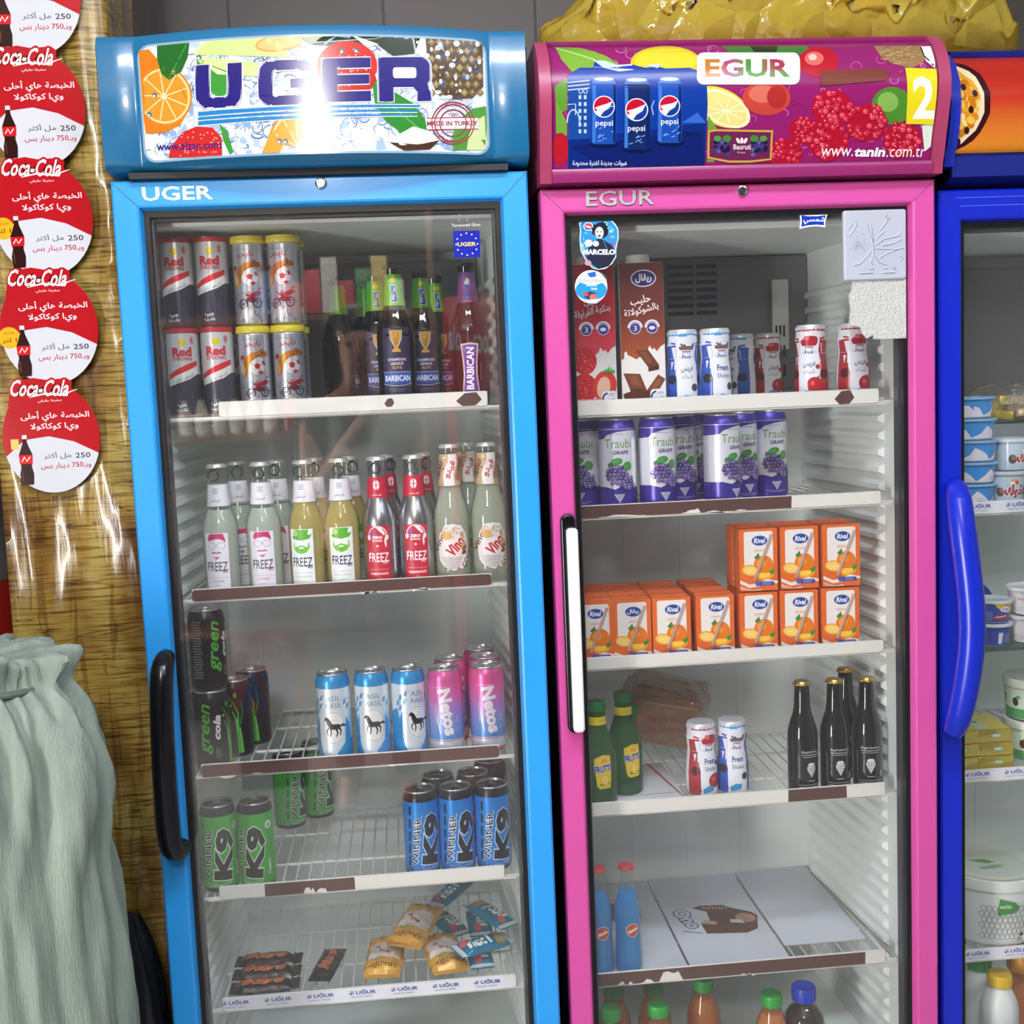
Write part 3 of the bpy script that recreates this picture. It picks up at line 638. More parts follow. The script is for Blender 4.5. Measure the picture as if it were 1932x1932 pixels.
k.rect(1440, 464, 1664, 516, '#e9e6ea'); k.line([(1440, 466), (1664, 464)], 4, STM); k.line([(1440, 516), (1664, 515)], 4, STM)
TXT.text('MADE IN TURKEY', 1550, -489, 222, 20, STM, bold=.03); TXT.text('100', 1555, -450, 40, 14, STM)
TXT.text('ORIGINAL', 1553, -419, 96, 18, STM, arch=16); TXT.text('ORIGINAL', 1553, -556, 100, 18, STM, arch=-16)
o2 = k2.build('sign_panel', INKB, hmap, hdr, HC)
kk = merge(k, TXT, 1.2e-6)
o3 = kk.build('sign_artwork', INKB, lambda u, v, l: (min(max(u, SX0 + .0005), SX1 - .0005), byf(u) - .0008 - l, min(max(v, SZ0 + .0005), SZ1 - .0005)), hdr, HC)
# lettering, lock, sticker, handle
k = Ink(); k.text('UGER', .0965, 1.7605, .103, .0205, '#eef2f4', bold=.02); k.build('brand_lettering', INKG, lambda u, v, l: (u, -.0006 - l, v), bdoor)
def lock(door, x, z):
    M = Matrix.Translation((x, 0, z)) @ Matrix.Rotation(PI / 2, 4, 'X')
    l_ = MB(); l_.lathe([(.0085, -.001), (.0088, .003), (.008, .0045), (.0062, .0048), (.006, .0035), (.003, .0036)], 24, M=M); l_.box(x - .0006, x + .0006, -.0042, -.003, z - .0025, z + .0025, 1)
    l_.build('lock', [CHROME, BLACK], door)
lock(bdoor, .308, 1.769)
k = Ink(); k.rect(.5035, 1.655, .5445, 1.6955, '#17239c', r=.002)
for i in range(12): a = i * PI / 6; k.ell(.524 + .0165 * math.sin(a), 1.6752 + .0165 * math.cos(a), .0014, .0014, '#dfe3f2', n=5)
k.rect(.5085, 1.6715, .5395, 1.679, '#17239c'); k.text('UGER', .524, 1.6752, .029, .0062, '#e8c860', bold=.03); k.text('Tempered Glass', .524, 1.7035, .044, .0055, '#dfe2e0')
for a, b in ((.514, 1.712), (.526, 1.712), (.527, 1.719), (.515, 1.72)): k.ell(a, b, .0008, .0008, '#dfe2e0', n=5)
k.build('sticker', INKG, lambda u, v, l: (u, .0157 - l, v), bdoor)
hp = [(.034, .0, 1.064), (.033, -.02, 1.066), (.0315, -.038, 1.052), (.03, -.044, 1.03), (.0275, -.046, .97), (.0255, -.047, .91), (.0245, -.046, .85), (.025, -.045, .79), (.027, -.042, .772), (.032, -.03, .762), (.036, -.012, .762), (.037, .0, .764)]
MB().tube(hp, [.013, .0155, .0178, .0182, .0182, .0182, .0182, .0182, .018, .017, .015, .013], 14).build('handle', mat('handle_black', '#0c0d12', .22), bdoor, sub=1)
for q in ((.034, 1.064), (.037, .764)): pass

# ---- pink fridge
PINK = mat('pink_paint', '#c64c96', .32, coat=.3, vary=.02, vscale=3); HPINK = mat('header_pink', '#8a2862', .28, coat=.4)
PX = .639
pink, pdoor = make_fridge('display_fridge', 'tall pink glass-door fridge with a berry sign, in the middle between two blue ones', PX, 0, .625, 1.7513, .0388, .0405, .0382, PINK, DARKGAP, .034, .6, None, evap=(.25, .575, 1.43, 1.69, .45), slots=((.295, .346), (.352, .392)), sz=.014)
vx0, vx1 = at(1457, 590, .44).x - PX, at(1488, 590, .44).x - PX; vm = MB(); vm.box(vx0, vx1, .438, .4495, at(1470, 660, .44).z, at(1470, 527, .44).z, bev=.002); vs_ = vm.build('reflection_strip', mat('reflection_white', '#c9c9c2', .5), pink)  # reflection in the glass, built as a solid white slotted strip
vm = MB()
for i in range(3):
    for j in range(3): xx = vx0 + .005 + j * (vx1 - vx0 - .01) / 3; zz = 1.455 + i * .038; vm.box(xx, xx + .004, .4374, .439, zz, zz + .022)
vm.build('strip_slots', _mats['vent_dark'], vs_)
PZ = [1.4034, 1.2343, .9782, .7248, .423]
rnd.seed(8)
make_shelf(pink, .625, .05, .587, PZ[0] + .003, .05, .566, PZ[0] - .001, PZ[0] + .024, lambda k, a, b, c, d: rail_white(k, a, b, c, d, ((.885, .017, 1.0),)))
make_shelf(pink, .625, .05, .587, PZ[1] + .003, .05, .568, PZ[1] - .001, PZ[1] + .021, lambda k, a, b, c, d: rail_brown(k, a, b, c, d, ((.7, 1, 1), (.07, .22, .2), (.34, .4, .4), (.42, .55, .18))))
make_shelf(pink, .625, .05, .587, PZ[2] + .003, .05, .57, PZ[2] + .001, PZ[2] + .022, lambda k, a, b, c, d: rail_white(k, a, b, c, d))
make_shelf(pink, .625, .05, .587, PZ[3] + .003, .05, .57, PZ[3] + .002, PZ[3] + .025, lambda k, a, b, c, d: rail_brown(k, a, b, c, d, ((0, .67, 1), (.87, 1, 1))))
make_shelf(pink, .625, .05, .587, PZ[4] + .003, .05, .568, PZ[4] + .001, PZ[4] + .025, lambda k, a, b, c, d: rail_brown(k, a, b, c, d, ((.93, 1, 1), (.08, .13, .3), (.16, .2, .35), (.22, .3, .8), (.5, .56, .15))))
PROF = [(.0, 1.962), (-.022, 1.948), (-.038, 1.922), (-.045, 1.893), (-.043, 1.868), (-.036, 1.842), (-.027, 1.812), (-.019, 1.782), (-.016, 1.777)]
def psmooth(pr, n=4):
    out = []
    for i in range(len(pr) - 1):
        p0, p1, p2, p3 = pr[max(i - 1, 0)], pr[i], pr[i + 1], pr[min(i + 2, len(pr) - 1)]
        for j in range(n):
            t = j / n; out.append(tuple(.5 * (2 * b + (c - a) * t + (2 * a - 5 * b + 4 * c - d) * t * t + (3 * b - a - 3 * c + d) * t ** 3) for a, b, c, d in zip(p0, p1, p2, p3)))
    return out + [pr[-1]]
PS = psmooth(PROF)
def sidecap(mb, x0, x1, pr, grow, back=.32, m=0):
    P_ = [(y - grow, z + (grow * .8 if i == 0 else 0)) for i, (y, z) in enumerate(pr)]
    P_ = [(back, P_[0][1])] + P_ + [(P_[-1][0] + .004, pr[-1][1] - .02), (back, pr[-1][1] - .02)]
    n = len(P_); vs = [(x0, y, z) for y, z in P_] + [(x1, y, z) for y, z in P_]
    return mb.add(vs, [tuple(range(n)), tuple(range(2 * n - 1, n - 1, -1))] + [(i, i + n, (i + 1) % n + n, (i + 1) % n) for i in range(n)], m)
h = MB(); body = [(.32, 1.971), (.006, 1.971), (-.006, 1.967), (-.004, 1.9615)] + [(y + .003, z) for y, z in PS[1:-1]] + [(-.017, 1.779), (-.024, 1.776), (-.026, 1.768), (-.022, 1.757), (.05, 1.7545), (.32, 1.7545)]
h.grid([[(x, y, z) for y, z in body] for x in (.016, .609)])
hdr = h.build('header', HPINK, pink, smooth=40)
e = MB(); sidecap(e, -.002, .016, PROF, .006); e.build('end_cap', mat('end_cap_pink', '#9c3a5c', .35), hdr, smooth=30)
e = MB(); sidecap(e, .609, .628, PROF, .006); e.build('end_cap', _mats['end_cap_pink'], hdr, smooth=30)
# sign artwork runs along the curved face: v is the height
def profmap(pr):
    zs = [z for y, z in pr]
    def f(u, v, l):
        for (y0, z0), (y1, z1) in zip(pr, pr[1:]):
            if z1 <= v <= z0: t = (z0 - v) / (z0 - z1); n = Vector((y1 - y0, z1 - z0)).normalized(); return (u, y0 + (y1 - y0) * t + n.y * l, v - n.x * l)
        return (u, (pr[0] if v > zs[0] else pr[-1])[0] - l, v)
    return f
def arcz(pr):
    a = [0]
    for (y0, z0), (y1, z1) in zip(pr, pr[1:]): a.append(a[-1] + math.hypot(y1 - y0, z1 - z0))
    return a
UX0, UX1 = .018, .607
pm = profmap(PS)
from bisect import bisect_left
def px_to_z(y, tops, bots):                              # picture row on the header crop -> height, as seen by the camera
    v = tops + (bots - tops) * y
    return v
# row seen in the photo for each profile point at mid width, so that the print lands where it shows
def TP(x, y):
    X, Y = 980 + x * .4928, y * .4928
    lo = None
    for (y0, z0), (y1, z1) in zip(PS, PS[1:]):
        q = at(X, Y, y0); r = at(X, Y, y1)
        if (z0 >= q.z and z1 <= r.z):
            t = (z0 - q.z) / max(1e-9, (z0 - q.z) + (r.z - z1)); yy = y0 + (y1 - y0) * t; p = at(X, Y, yy); return min(max(p.x - PX, UX0), UX1), min(max(z0 + (z1 - z0) * t, PS[-1][1]), PS[0][1])
    p = at(X, Y, PS[0][0]); 
    return (min(max(p.x - PX, UX0), UX1), PS[0][1]) if p.z > 1.9 else (min(max(at(X, Y, PS[-1][0]).x - PX, UX0), UX1), PS[-1][1])
k = Ink(); k._put([(UX0, PS[-1][1]), (UX1, PS[-1][1]), (UX1, PS[0][1]), (UX0, PS[0][1])], [(0, 1, 2, 3)], '#94206a')
VC = [z for y, z in PS[1:-1]]
k.build('sign_panel', INKH, lambda u, v, l: pm(u, v, .0004 + l), hdr, None, VC)
k = Ink(TP, 1.2e-6); rnd.seed(4)
for c_, n_ in (('#c55aa4', 70), ('#d07ab6', 50), ('#8c1260', 30)):
    for _ in range(n_):
        x, y = rnd.uniform(140, 1560), rnd.uniform(180, 600); r, a = rnd.uniform(6, 22), rnd.uniform(0, 360); k.ring(x, y, r, r * .8, 3, c_, a, a + rnd.uniform(150, 320), 10)
k.poly([(133, 182), (230, 185), (330, 215), (400, 262), (300, 290), (200, 275), (160, 230)], '#7fae3a'); k.line([(140, 188), (380, 262)], 4, '#b7d47a'); k.poly([(135, 330), (180, 300), (183, 420), (140, 440)], '#5f9a34'); k.poly([(138, 380), (182, 470), (182, 520), (140, 510)], '#6fa63c')
k.ell(560, 240, 135, 62, '#d9c41f'); k.ell(560, 235, 118, 48, '#e6d338')
k.ell(157, 570, 30, 62, '#b81c2a'); k.ell(950, 610, 60, 20, '#8a1840')
k.poly([(770, 178), (1100, 178), (1110, 205), (1000, 215), (800, 200)], '#3d7a34'); k.poly([(880, 178), (990, 178), (980, 205), (900, 205)], '#21381e')
k.ell(1145, 238, 76, 58, '#b8182a'); k.ell(1128, 225, 36, 26, '#dd6a66'); k.ell(1122, 220, 16, 12, '#f2c0b8')
k.poly([(1355, 178), (1540, 176), (1560, 200), (1545, 240), (1500, 262), (1430, 245), (1380, 215)], '#9c7a52')
for _ in range(50): x, y = rnd.uniform(1375, 1530), rnd.uniform(182, 245); k.line([(x, y), (x + rnd.uniform(10, 24), y + rnd.uniform(-8, 4))], 2.5, rnd.choice(('#c8a878', '#7a5a38', '#b8966a')))
k.poly([(1535, 180), (1575, 178), (1602, 240), (1590, 262), (1555, 235)], '#e8e8e6'); k.line([(1535, 182), (1548, 215), (1585, 252)], 5, '#23262a')
k.ell(770, 410, 118, 70, '#e2cf2c', 25); k.ell(780, 415, 112, 62, '#f0ecc0', 28); k.ell(782, 416, 96, 52, '#e9dc86', 28)
for i in range(9): a = i * 40 * PI / 180; k.line([(790, 425), (790 + 80 * math.cos(a), 425 + 48 * math.sin(a))], 4, '#f7f3cf')
k.ell(945, 375, 92, 66, '#c8463a'); k.ell(930, 360, 52, 34, '#d97060'); k.ell(985, 372, 38, 44, '#b0302e')
k.poly([(722, 440), (760, 500), (745, 620), (718, 620)], '#6ea03a')
def rasp(cx, cy, rx, ry):
    k.ell(cx, cy, rx, ry, '#b3152e')
    for _ in range(46):
        a, r = rnd.uniform(0, 6.28), math.sqrt(rnd.uniform(0, .92)); x, y = cx + rx * r * math.cos(a), cy + ry * r * math.sin(a); s_ = rx * .17
        k.ell(x, y, s_, s_, '#8e1024', n=9); k.ell(x - 1, y - 2, s_ * .86, s_ * .86, rnd.choice(('#c92440', '#d8324c', '#bd1c38', '#e04a5e')), n=9); k.ell(x - s_ * .3, y - s_ * .35, s_ * .24, s_ * .2, '#f6b4b8', n=6)
k.ell(1425, 405, 78, 72, '#4f8a30'); k.ell(1410, 390, 40, 38, '#86b455')
k.poly([(1540, 480), (1605, 470), (1600, 560), (1550, 580)], '#dfe8d8')
for a in ((1085, 500, 55, 52), (1195, 415, 78, 72), (1330, 470, 76, 70), (1015, 590, 66, 60), (1180, 535, 80, 78), (1465, 535, 74, 66)): rasp(*a)
k.poly([(1150, 275), (1380, 262), (1420, 280), (1400, 310), (1280, 320), (1150, 330)], '#7c3a2e')
k.text('Tanin', 1290, 345, 130, 30, '#3a1a2a') if 0 else None
# the promotion sheet stuck over the left half
PB = '#123b9c'
k.poly([(183, 290), (230, 262), (280, 262), (290, 232), (330, 238), (370, 262), (430, 250), (480, 262), (530, 258), (560, 265), (650, 262), (690, 275), (714, 310), (719, 400), (708, 655), (185, 655)], PB)
k.poly([(282, 234), (330, 236), (372, 252), (430, 248), (436, 270), (380, 276), (320, 262)], '#c7d6ea'); k.poly([(480, 252), (540, 248), (530, 264)], '#c7d6ea')
k.poly([(186, 536), (712, 470), (708, 655), (186, 655)], '#0d2b7c'); k.poly([(190, 560), (700, 500), (706, 640), (330, 652)], '#10206a')
k.poly([(184, 316), (262, 306), (274, 340), (270, 530), (186, 535)], '#1a4a9a')
for y in (318, 332, 346): k.line([(184, y), (268, y - 8)], 4, '#bcd2ee')
for i in range(6):
    for j in range(2): k.rect(226 + j * 20, 365 + i * 26, 236 + j * 20, 380 + i * 26, '#bcd2ee')
k.ring(206, 470, 24, 50, 5, '#bcd2ee', 180, 360); k.line([(184, 400), (214, 398), (214, 440)], 4, '#bcd2ee')
for a in (234, 252): k.ring(a, 350, 7, 8, 3, '#bcd2ee')
k.poly([(620, 500), (690, 515), (640, 520)], '#0a1c58'); k.poly([(620, 470), (680, 430), (714, 470)], '#3a6ac8')
for (x0, x1, y0, y1, dk) in ((275, 370, 297, 552, 0), (527, 620, 297, 547, 0), (398, 498, 300, 572, 1)):
    c1 = '#1d4fae' if not dk else '#122a66'; cx = (x0 + x1) / 2; w_ = x1 - x0
    k.ell(cx, y1, w_ / 2 + 6, 16, '#0a1848'); k.rect(x0, y1, x1, y0 + 22, c1, r=14); k.poly([(x0, y0 + 24), (x0 + 12, y0 + 8), (x1 - 12, y0 + 8), (x1, y0 + 24)], '#4a72c0'); k.ell(cx, y0 + 8, w_ / 2 - 10, 7, '#c9d6ea')
    k.rect(x0 + 3, y1 - 6, x0 + 16, y0 + 30, '#3f78d0'); k.rect(x1 - 12, y1 - 6, x1 - 3, y0 + 30, '#0c2258')
    gy = (y0 + y1) / 2 - 16; R_ = w_ * .44
    k.ell(cx, gy, R_, R_, '#e8eef6'); k.ell(cx, gy, R_ * .9, R_ * .9, '#c4122e', -28, 180, 360); k.ell(cx, gy, R_ * .9, R_ * .9, '#1a3c92', -40, 0, 150)
    k.poly([(cx - R_ * .86, gy + R_ * .1), (cx - R_ * .1, gy - R_ * .12), (cx + R_ * .8, gy - R_ * .5), (cx + R_ * .5, gy + R_ * .12), (cx - R_ * .2, gy + R_ * .55)], '#eef2f8')
    for _ in range(8): x, y = rnd.uniform(x0 + 14, x1 - 14), rnd.uniform(y1 - 60, y1 - 8); k.line([(x, y), (x + rnd.uniform(4, 16), y - rnd.uniform(2, 12))], 3, '#8fb6e6')
k.line([(515, 385), (505, 410), (512, 440)], 4, '#a8c4ea')
tk = Ink(lambda x, y: TP(x, -y))
for cx, cy in ((324, 474), (447, 494), (574, 468)): tk.text('pepsi', cx, -cy, 66, 28, '#f2f6fc', bold=.01)
tk.text(ar('عبوات جديدة لفترة محدودة'), 307, -625, 208, 24, '#eef2fa', bold=.01)
k.poly(rr(678, 205, 1072, 325, 26), '#efedea')
def egur(x, y):
    f = (x - 710) / 325
    return '#c07a28' if f < .2 else ('#b0407c' if f < .42 else ('#4f8f34' if f < .7 else ('#a83454' if -y < 270 else '#5f8f38')))
tk.text('EGUR', 872, -263, 326, 68, egur, bold=.03)
k.poly([(720, 500), (745, 494), (970, 498), (964, 612), (880, 622), (800, 622), (718, 606)], '#c9a24a'); k.poly([(728, 506), (750, 502), (962, 506), (957, 606), (880, 614), (800, 614), (726, 600)], '#6e2550')
for s_ in (-1, 1):
    for i in range(16): k.ell(845 + s_ * (48 + (i % 5) * 12), 545 + (i // 5) * 14 + (i % 2) * 5, 9, 8, rnd.choice(('#2b2a5e', '#3c3f80', '#1d1c44', '#5a5f9c')), n=9)
    k.ell(845 + s_ * 52, 530, 16, 13, '#3f8a34'); k.ell(845 + s_ * 88, 530, 14, 11, '#4f9a40')
for a in (-14, 0, 14): k.ell(850 + a, 538, 6, 12, '#f0dfe8', a * 2)
tk.text('Bauruti', 851, -562, 66, 20, '#f4ecef', bold=.012); tk.text('Grape', 848, -584, 32, 9, '#e4c8d8')
k.poly([(1475, 262), (1600, 266), (1604, 476), (1478, 474)], '#ead922')
tk.text('2', 1546, -375, 84, 160, '#f8f8ee', bold=.03)
tk.text('www.', 1215, -583, 120, 30, '#f4f0f2', shear=.2); tk.text('tanin', 1340, -582, 118, 36, '#f4f0f2', bold=.04, shear=.2); tk.text('.com.tr', 1478, -583, 150, 36, '#f4f0f2', shear=.2)
kk = merge(k, tk, 1.2e-6)
kk.build('sign_artwork', INKH, lambda u, v, l: pm(u, v, .0006 + l), hdr, None, VC)
k = Ink(); k.text('EGUR', .1225, 1.7355, .106, .0225, '#c9c6c4', bold=.012)
k.build('brand_lettering', mat('chrome_print', rough=.3, metal=.5, attr=True), lambda u, v, l: (u, -.0022 - l, v), pdoor)
k = Ink(); k.text('EGUR', .1232, 1.7348, .107, .0232, '#4c4448', bold=.02); k.build('lettering_edge', INK, lambda u, v, l: (u, -.0005 - l, v), pdoor)
lock(pdoor, .314, 1.741)
def recess(x0, x1, z0, z1, r, y0, y1, m, name, par, bev=.003):
    mb = MB(); pts = rr(x0, z0, x1, z1, r); mb.prism(pts, y0, y1); o = mb.build(name, m, par, smooth=40); md = o.modifiers.new('b', 'BEVEL'); md.width = bev; md.segments = 3; md.limit_method = 'ANGLE'; md.angle_limit = .8; return o
hd = recess(.0105, .034, .902, 1.253, .0115, -.012, .004, mat('handle_black', '#0c0d12', .22), 'handle', pdoor)
gp = recess(.0175, .0355, .907, 1.232, .006, -.03, -.0125, mat('handle_white', '#f3f2ea', .35), 'handle', pdoor, .005); gp.name = 'handle_grip'
# stickers on the pink door
def onpane(k, name='sticker'): return k.build(name, INKG, lambda u, v, l: (u, .0157 - l, v), pdoor)
L_ = lambda px, py: (at(px, py, .016).x - PX, at(px, py, .016).z)
k = Ink(lambda x, y: L_(1070 + x * 200 / 1017, 390 + y * 200 / 1017)); rnd.seed(2)
out = [(150, 120), (220, 115), (300, 105), (390, 105), (450, 150), (490, 210), (495, 300), (470, 400), (472, 480), (430, 550), (370, 595), (300, 606), (240, 590), (180, 520), (130, 430), (118, 320), (125, 220), (112, 160)]
k.poly(out, '#cfe3f2'); k.poly([(300 + (x - 300) * .95, 350 + (y - 350) * .96) for x, y in out], '#2c8cc8')
for _ in range(36): x, y = rnd.choice((rnd.uniform(140, 230), rnd.uniform(370, 470))), rnd.uniform(140, 480); k.ring(x, y, rnd.uniform(8, 26), rnd.uniform(6, 18), 6, rnd.choice(('#dfeaf4', '#174a9a', '#b02a4a', '#8ec8ea')), rnd.uniform(0, 300), rnd.uniform(300, 420), 9)
k.ell(203, 190, 46, 40, '#e8f0f6'); k.ell(203, 190, 38, 33, '#174a9a'); k.ell(205, 184, 34, 26, '#d23a50'); k.ell(203, 194, 30, 9, '#eef2f6', 15)
k.ell(315, 225, 78, 76, '#20222a', wob=.12); k.ell(308, 250, 42, 58, '#b9bac4'); k.ell(318, 250, 30, 48, '#d4d4da')
for a in (292, 326): k.ell(a, 240, 9, 5, '#2a2a34')
k.ell(310, 280, 14, 10, '#4a3a44'); k.poly([(240, 345), (300, 305), (350, 320), (440, 380), (460, 480), (400, 570), (300, 600), (210, 530), (180, 470), (200, 400)], '#262a3c'); k.line([(345, 325), (400, 440)], 8, '#5a6a9a')
k.ell(205, 350, 40, 34, '#c9ccd6'); k.ell(275, 355, 30, 28, '#c2c4d0')
tk = Ink(lambda x, y: k.T(x, -y)); tk.text('MARCELO', 305, -435, 310, 52, '#f6f8fa', bold=.05)
k.ell(200, 540, 32, 26, '#d88a94')
onpane(merge(k, tk, 4e-6))
k = Ink(lambda x, y: L_(1070 + x * 200 / 1017, 390 + y * 200 / 1017))
k.ell(230, 768, 156, 160, '#dfe9f2'); k.ell(230, 800, 150, 100, '#2a8cd8'); k.ell(235, 700, 120, 50, '#e6eef4'); k.poly([(190, 640), (270, 620), (280, 670), (220, 680)], '#2a62b8')
tk = Ink(lambda x, y: k.T(x, -y)); k.scrib(230, 712, 240, -44, '#8a8a8c', 0, 10, 6); k.scrib(235, 752, 100, -34, '#e8f2fa', 0, 5, 6); k.scrib(260, 790, 60, -26, '#e8f2fa', 0, 3, 5)
k.ell(220, 850, 60, 36, '#2a3a58'); k.ell(250, 865, 36, 28, '#d0685a'); k.ell(180, 840, 26, 20, '#c04a4a'); k.poly([(120, 885), (200, 895), (330, 880), (280, 925), (200, 925)], '#e8eef2')
onpane(merge(k, tk, 4e-6))
k = Ink(lambda x, y: L_(1480 + x * 250 / 1858, 390 + y * 250 / 1858))
k.poly([(208, 90), (320, 112), (450, 112), (610, 92), (572, 200), (568, 288), (450, 272), (330, 284), (208, 312), (222, 200)], '#eef0f6'); k.poly([(235, 120), (330, 134), (450, 134), (580, 118), (555, 200), (552, 262), (450, 252), (330, 262), (236, 282), (244, 200)], '#1c35a8')
tk = Ink(lambda x, y: k.T(x, -y)); tk.text(ar('شمسي')[::1], 415, -195, 300, 100, '#f4f6fc', bold=.02, shear=.2)
onpane(merge(k, tk, 1e-5))
# embossed plaque and the old foam pad below it
a, b = L_(1587, 399), L_(1706, 527)
pq = recess(a[0], b[0], b[1], a[1], .004, .006, .0158, mat('plaque_white', '#aeb2be', .3), 'plaque', pdoor, .0025)
k = Ink(lambda x, y: L_(1480 + x * 250 / 1858, 390 + y * 250 / 1858)); GR = '#9aa2b4'; rnd.seed(6)
for wd, col, of in ((16, '#c9ccd6', -5), (9, '#7a8296', 3)):  # pale and dark strokes paint the lit and shaded edges of the embossing
    for pts in ([(1120, 260), (1150, 360), (1190, 460), (1210, 560), (1215, 700), (1290, 790), (1400, 830)], [(1180, 250), (1190, 380), (1215, 500)], [(930, 830), (1010, 820), (1100, 740), (1190, 620)], [(1230, 600), (1400, 606), (1520, 610), (1640, 590)], [(1290, 730), (1400, 670), (1550, 610)], [(1230, 560), (1350, 470), (1560, 420), (1590, 370)], [(1330, 560), (1480, 530), (1600, 470)], [(1250, 460), (1320, 400), (1380, 350)], [(1300, 350), (1380, 250), (1410, 190)], [(870, 430), (940, 340), (980, 250), (950, 190)], [(860, 330), (900, 260), (920, 290)], [(1190, 740), (1180, 800), (1200, 830)], [(1010, 945), (1210, 935)], [(1330, 940), (1510, 930)], [(1400, 110), (1370, 150), (1440, 180)], [(1580, 700), (1620, 730), (1580, 780)], [(1160, 880), (1210, 890), (1200, 860)], [(1350, 880), (1420, 870)], [(1480, 850), (1530, 890)]):
        k.line([(x + of, y + of) for x, y in pts], wd, col)
for _ in range(60): x, y = rnd.gauss(1010, 60), rnd.gauss(550, 70); k.ring(x, y, 12, 9, 4, rnd.choice(('#8f96a8', '#9ea5b6', '#c4c8d4')), 0, 250, 7)
k.build('plaque_relief_shading', INKG, lambda u, v, l: (u, .0057 - l, v), pq)
m_ = MB(); P_ = [L_(1480 + x * 250 / 1858, 390 + y * 250 / 1858) for x, y in [(930, 1030), (1685, 1010), (1690, 1845), (1240, 1860), (1230, 1800), (1140, 1850), (1080, 1780), (1050, 1690), (900, 1660), (915, 1450), (890, 1250), (920, 1200), (940, 1100)]]
m_.prism(P_, .0108, .0158); m_.build('foam_pad', mat('foam_white', '#c2c3bd', .9, bump=1.0, bscale=300, vary=.08, vscale=250), pdoor, smooth=0)

# ---- second blue fridge, mostly out of the frame on the right
NAVYP = mat('deep_blue_paint', '#0a22b4', .3, coat=.3, vary=.03, vscale=3)
TX = 1.279
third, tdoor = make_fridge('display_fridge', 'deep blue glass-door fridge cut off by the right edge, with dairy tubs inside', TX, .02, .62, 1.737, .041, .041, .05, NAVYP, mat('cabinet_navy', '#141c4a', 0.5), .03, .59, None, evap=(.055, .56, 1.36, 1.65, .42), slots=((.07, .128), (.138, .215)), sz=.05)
TZ = [1.208, .958, .735, .405]
for i, z in enumerate(TZ):
    if i == 1:
        MB().box(.054, .566, .1, .46, z, z + .006, bev=.0015).build('glass_shelf', clear('shelf_glass', tint='#cfe0dc', body='#203830', dens=.3, f0=.06), third)
    else: make_shelf(third, .62, .05, .57, z + .006, .055, .56, z - .004, z + .018, lambda k, a, b, c, d: rail_logo(k, a, b, c, d, 7, .018 if i == 0 else .016))
TPR = [(.0, 1.94), (-.02, 1.925), (-.036, 1.895), (-.04, 1.865), (-.036, 1.835), (-.026, 1.8), (-.018, 1.79)]
TS = psmooth(TPR)
h = MB(); body = [(.32, 1.952), (.004, 1.952), (-.006, 1.948), (-.004, 1.9405)] + [(y + .003, z) for y, z in TS[1:-1]] + [(-.014, 1.789), (-.012, 1.755), (.05, 1.742), (.32, 1.742)]
h.grid([[(x, y, z) for y, z in body] for x in (.016, .604)])
hdr = h.build('header', mat('header_navy', '#141f74', .35), third, smooth=40)
for a, b in ((0, .016), (.604, .62)):
    e = MB(); sidecap(e, a, b, TPR, .005); e.build('end_cap', mat('end_cap_navy', '#1a2aa0', .3), hdr, smooth=30)
tm = profmap(TS); k = Ink(); k.grad(.017, TS[-1][1], .603, TS[0][1], ('#e8902a', '#e07a2a', '#c83a22', '#b8281e', '#c03020'), 14)
k.ell(.004 + .0, 1.862, .062, .07, '#3a0f16', wob=.03); k.ell(0, 1.862, .056, .064, '#f3dcb8', wob=.03); k.ell(-.002, 1.86, .05, .058, '#e3a426', wob=.04); rnd.seed(3)
for _ in range(70):
    a, r = rnd.uniform(-1.6, 1.6), math.sqrt(rnd.uniform(0, .9)); k.ell(.046 * r * math.cos(a), 1.86 + .056 * r * math.sin(a), .0055, .0075, rnd.choice(('#f0c050', '#d88a18', '#f6d890', '#c87812')), rnd.uniform(0, 90), n=8)
for x, z in ((.022, 1.886), (.034, 1.852), (.03, 1.822), (.012, 1.84), (.018, 1.806), (.04, 1.876)): k.ell(x, z, .0042, .0055, '#2a1a1e', 20)
k.ell(.3, 1.87, .05, .04, '#e0b030')
for q in range(len(k.v)): x, y, l = k.v[q]; k.v[q] = (min(max(x, .017), .603), min(max(y, TS[-1][1]), TS[0][1]), l)
k.step = 4e-6; k.build('sign_panel', INKH, lambda u, v, l: tm(u, v, .0004 + l), hdr, None, [z for y, z in TS[1:-1]])
hp = [(.018, .0, 1.262), (.014, -.03, 1.266), (.008, -.05, 1.25), (.01, -.06, 1.19), (.017, -.068, 1.11), (.021, -.07, 1.04), (.016, -.067, .97), (.006, -.058, .9), (.002, -.045, .868), (.01, -.02, .86), (.014, .0, .866)]
hm = MB().tube(hp, [.014, .018, .021, .022, .022, .022, .022, .021, .019, .015, .013], 14).build('handle', mat('handle_blue', '#0f26b0', .28), tdoor, sub=1)
k = Ink(); 
for z in (1.7245, 1.7115): k.rect(.02 + (1.737 - z) * .6, z - .0006, .6 - (1.737 - z) * .6, z + .0006, '#4a62d8')
k.build('frame_groove', INKG, lambda u, v, l: (u, -.0004 - l, v), tdoor)

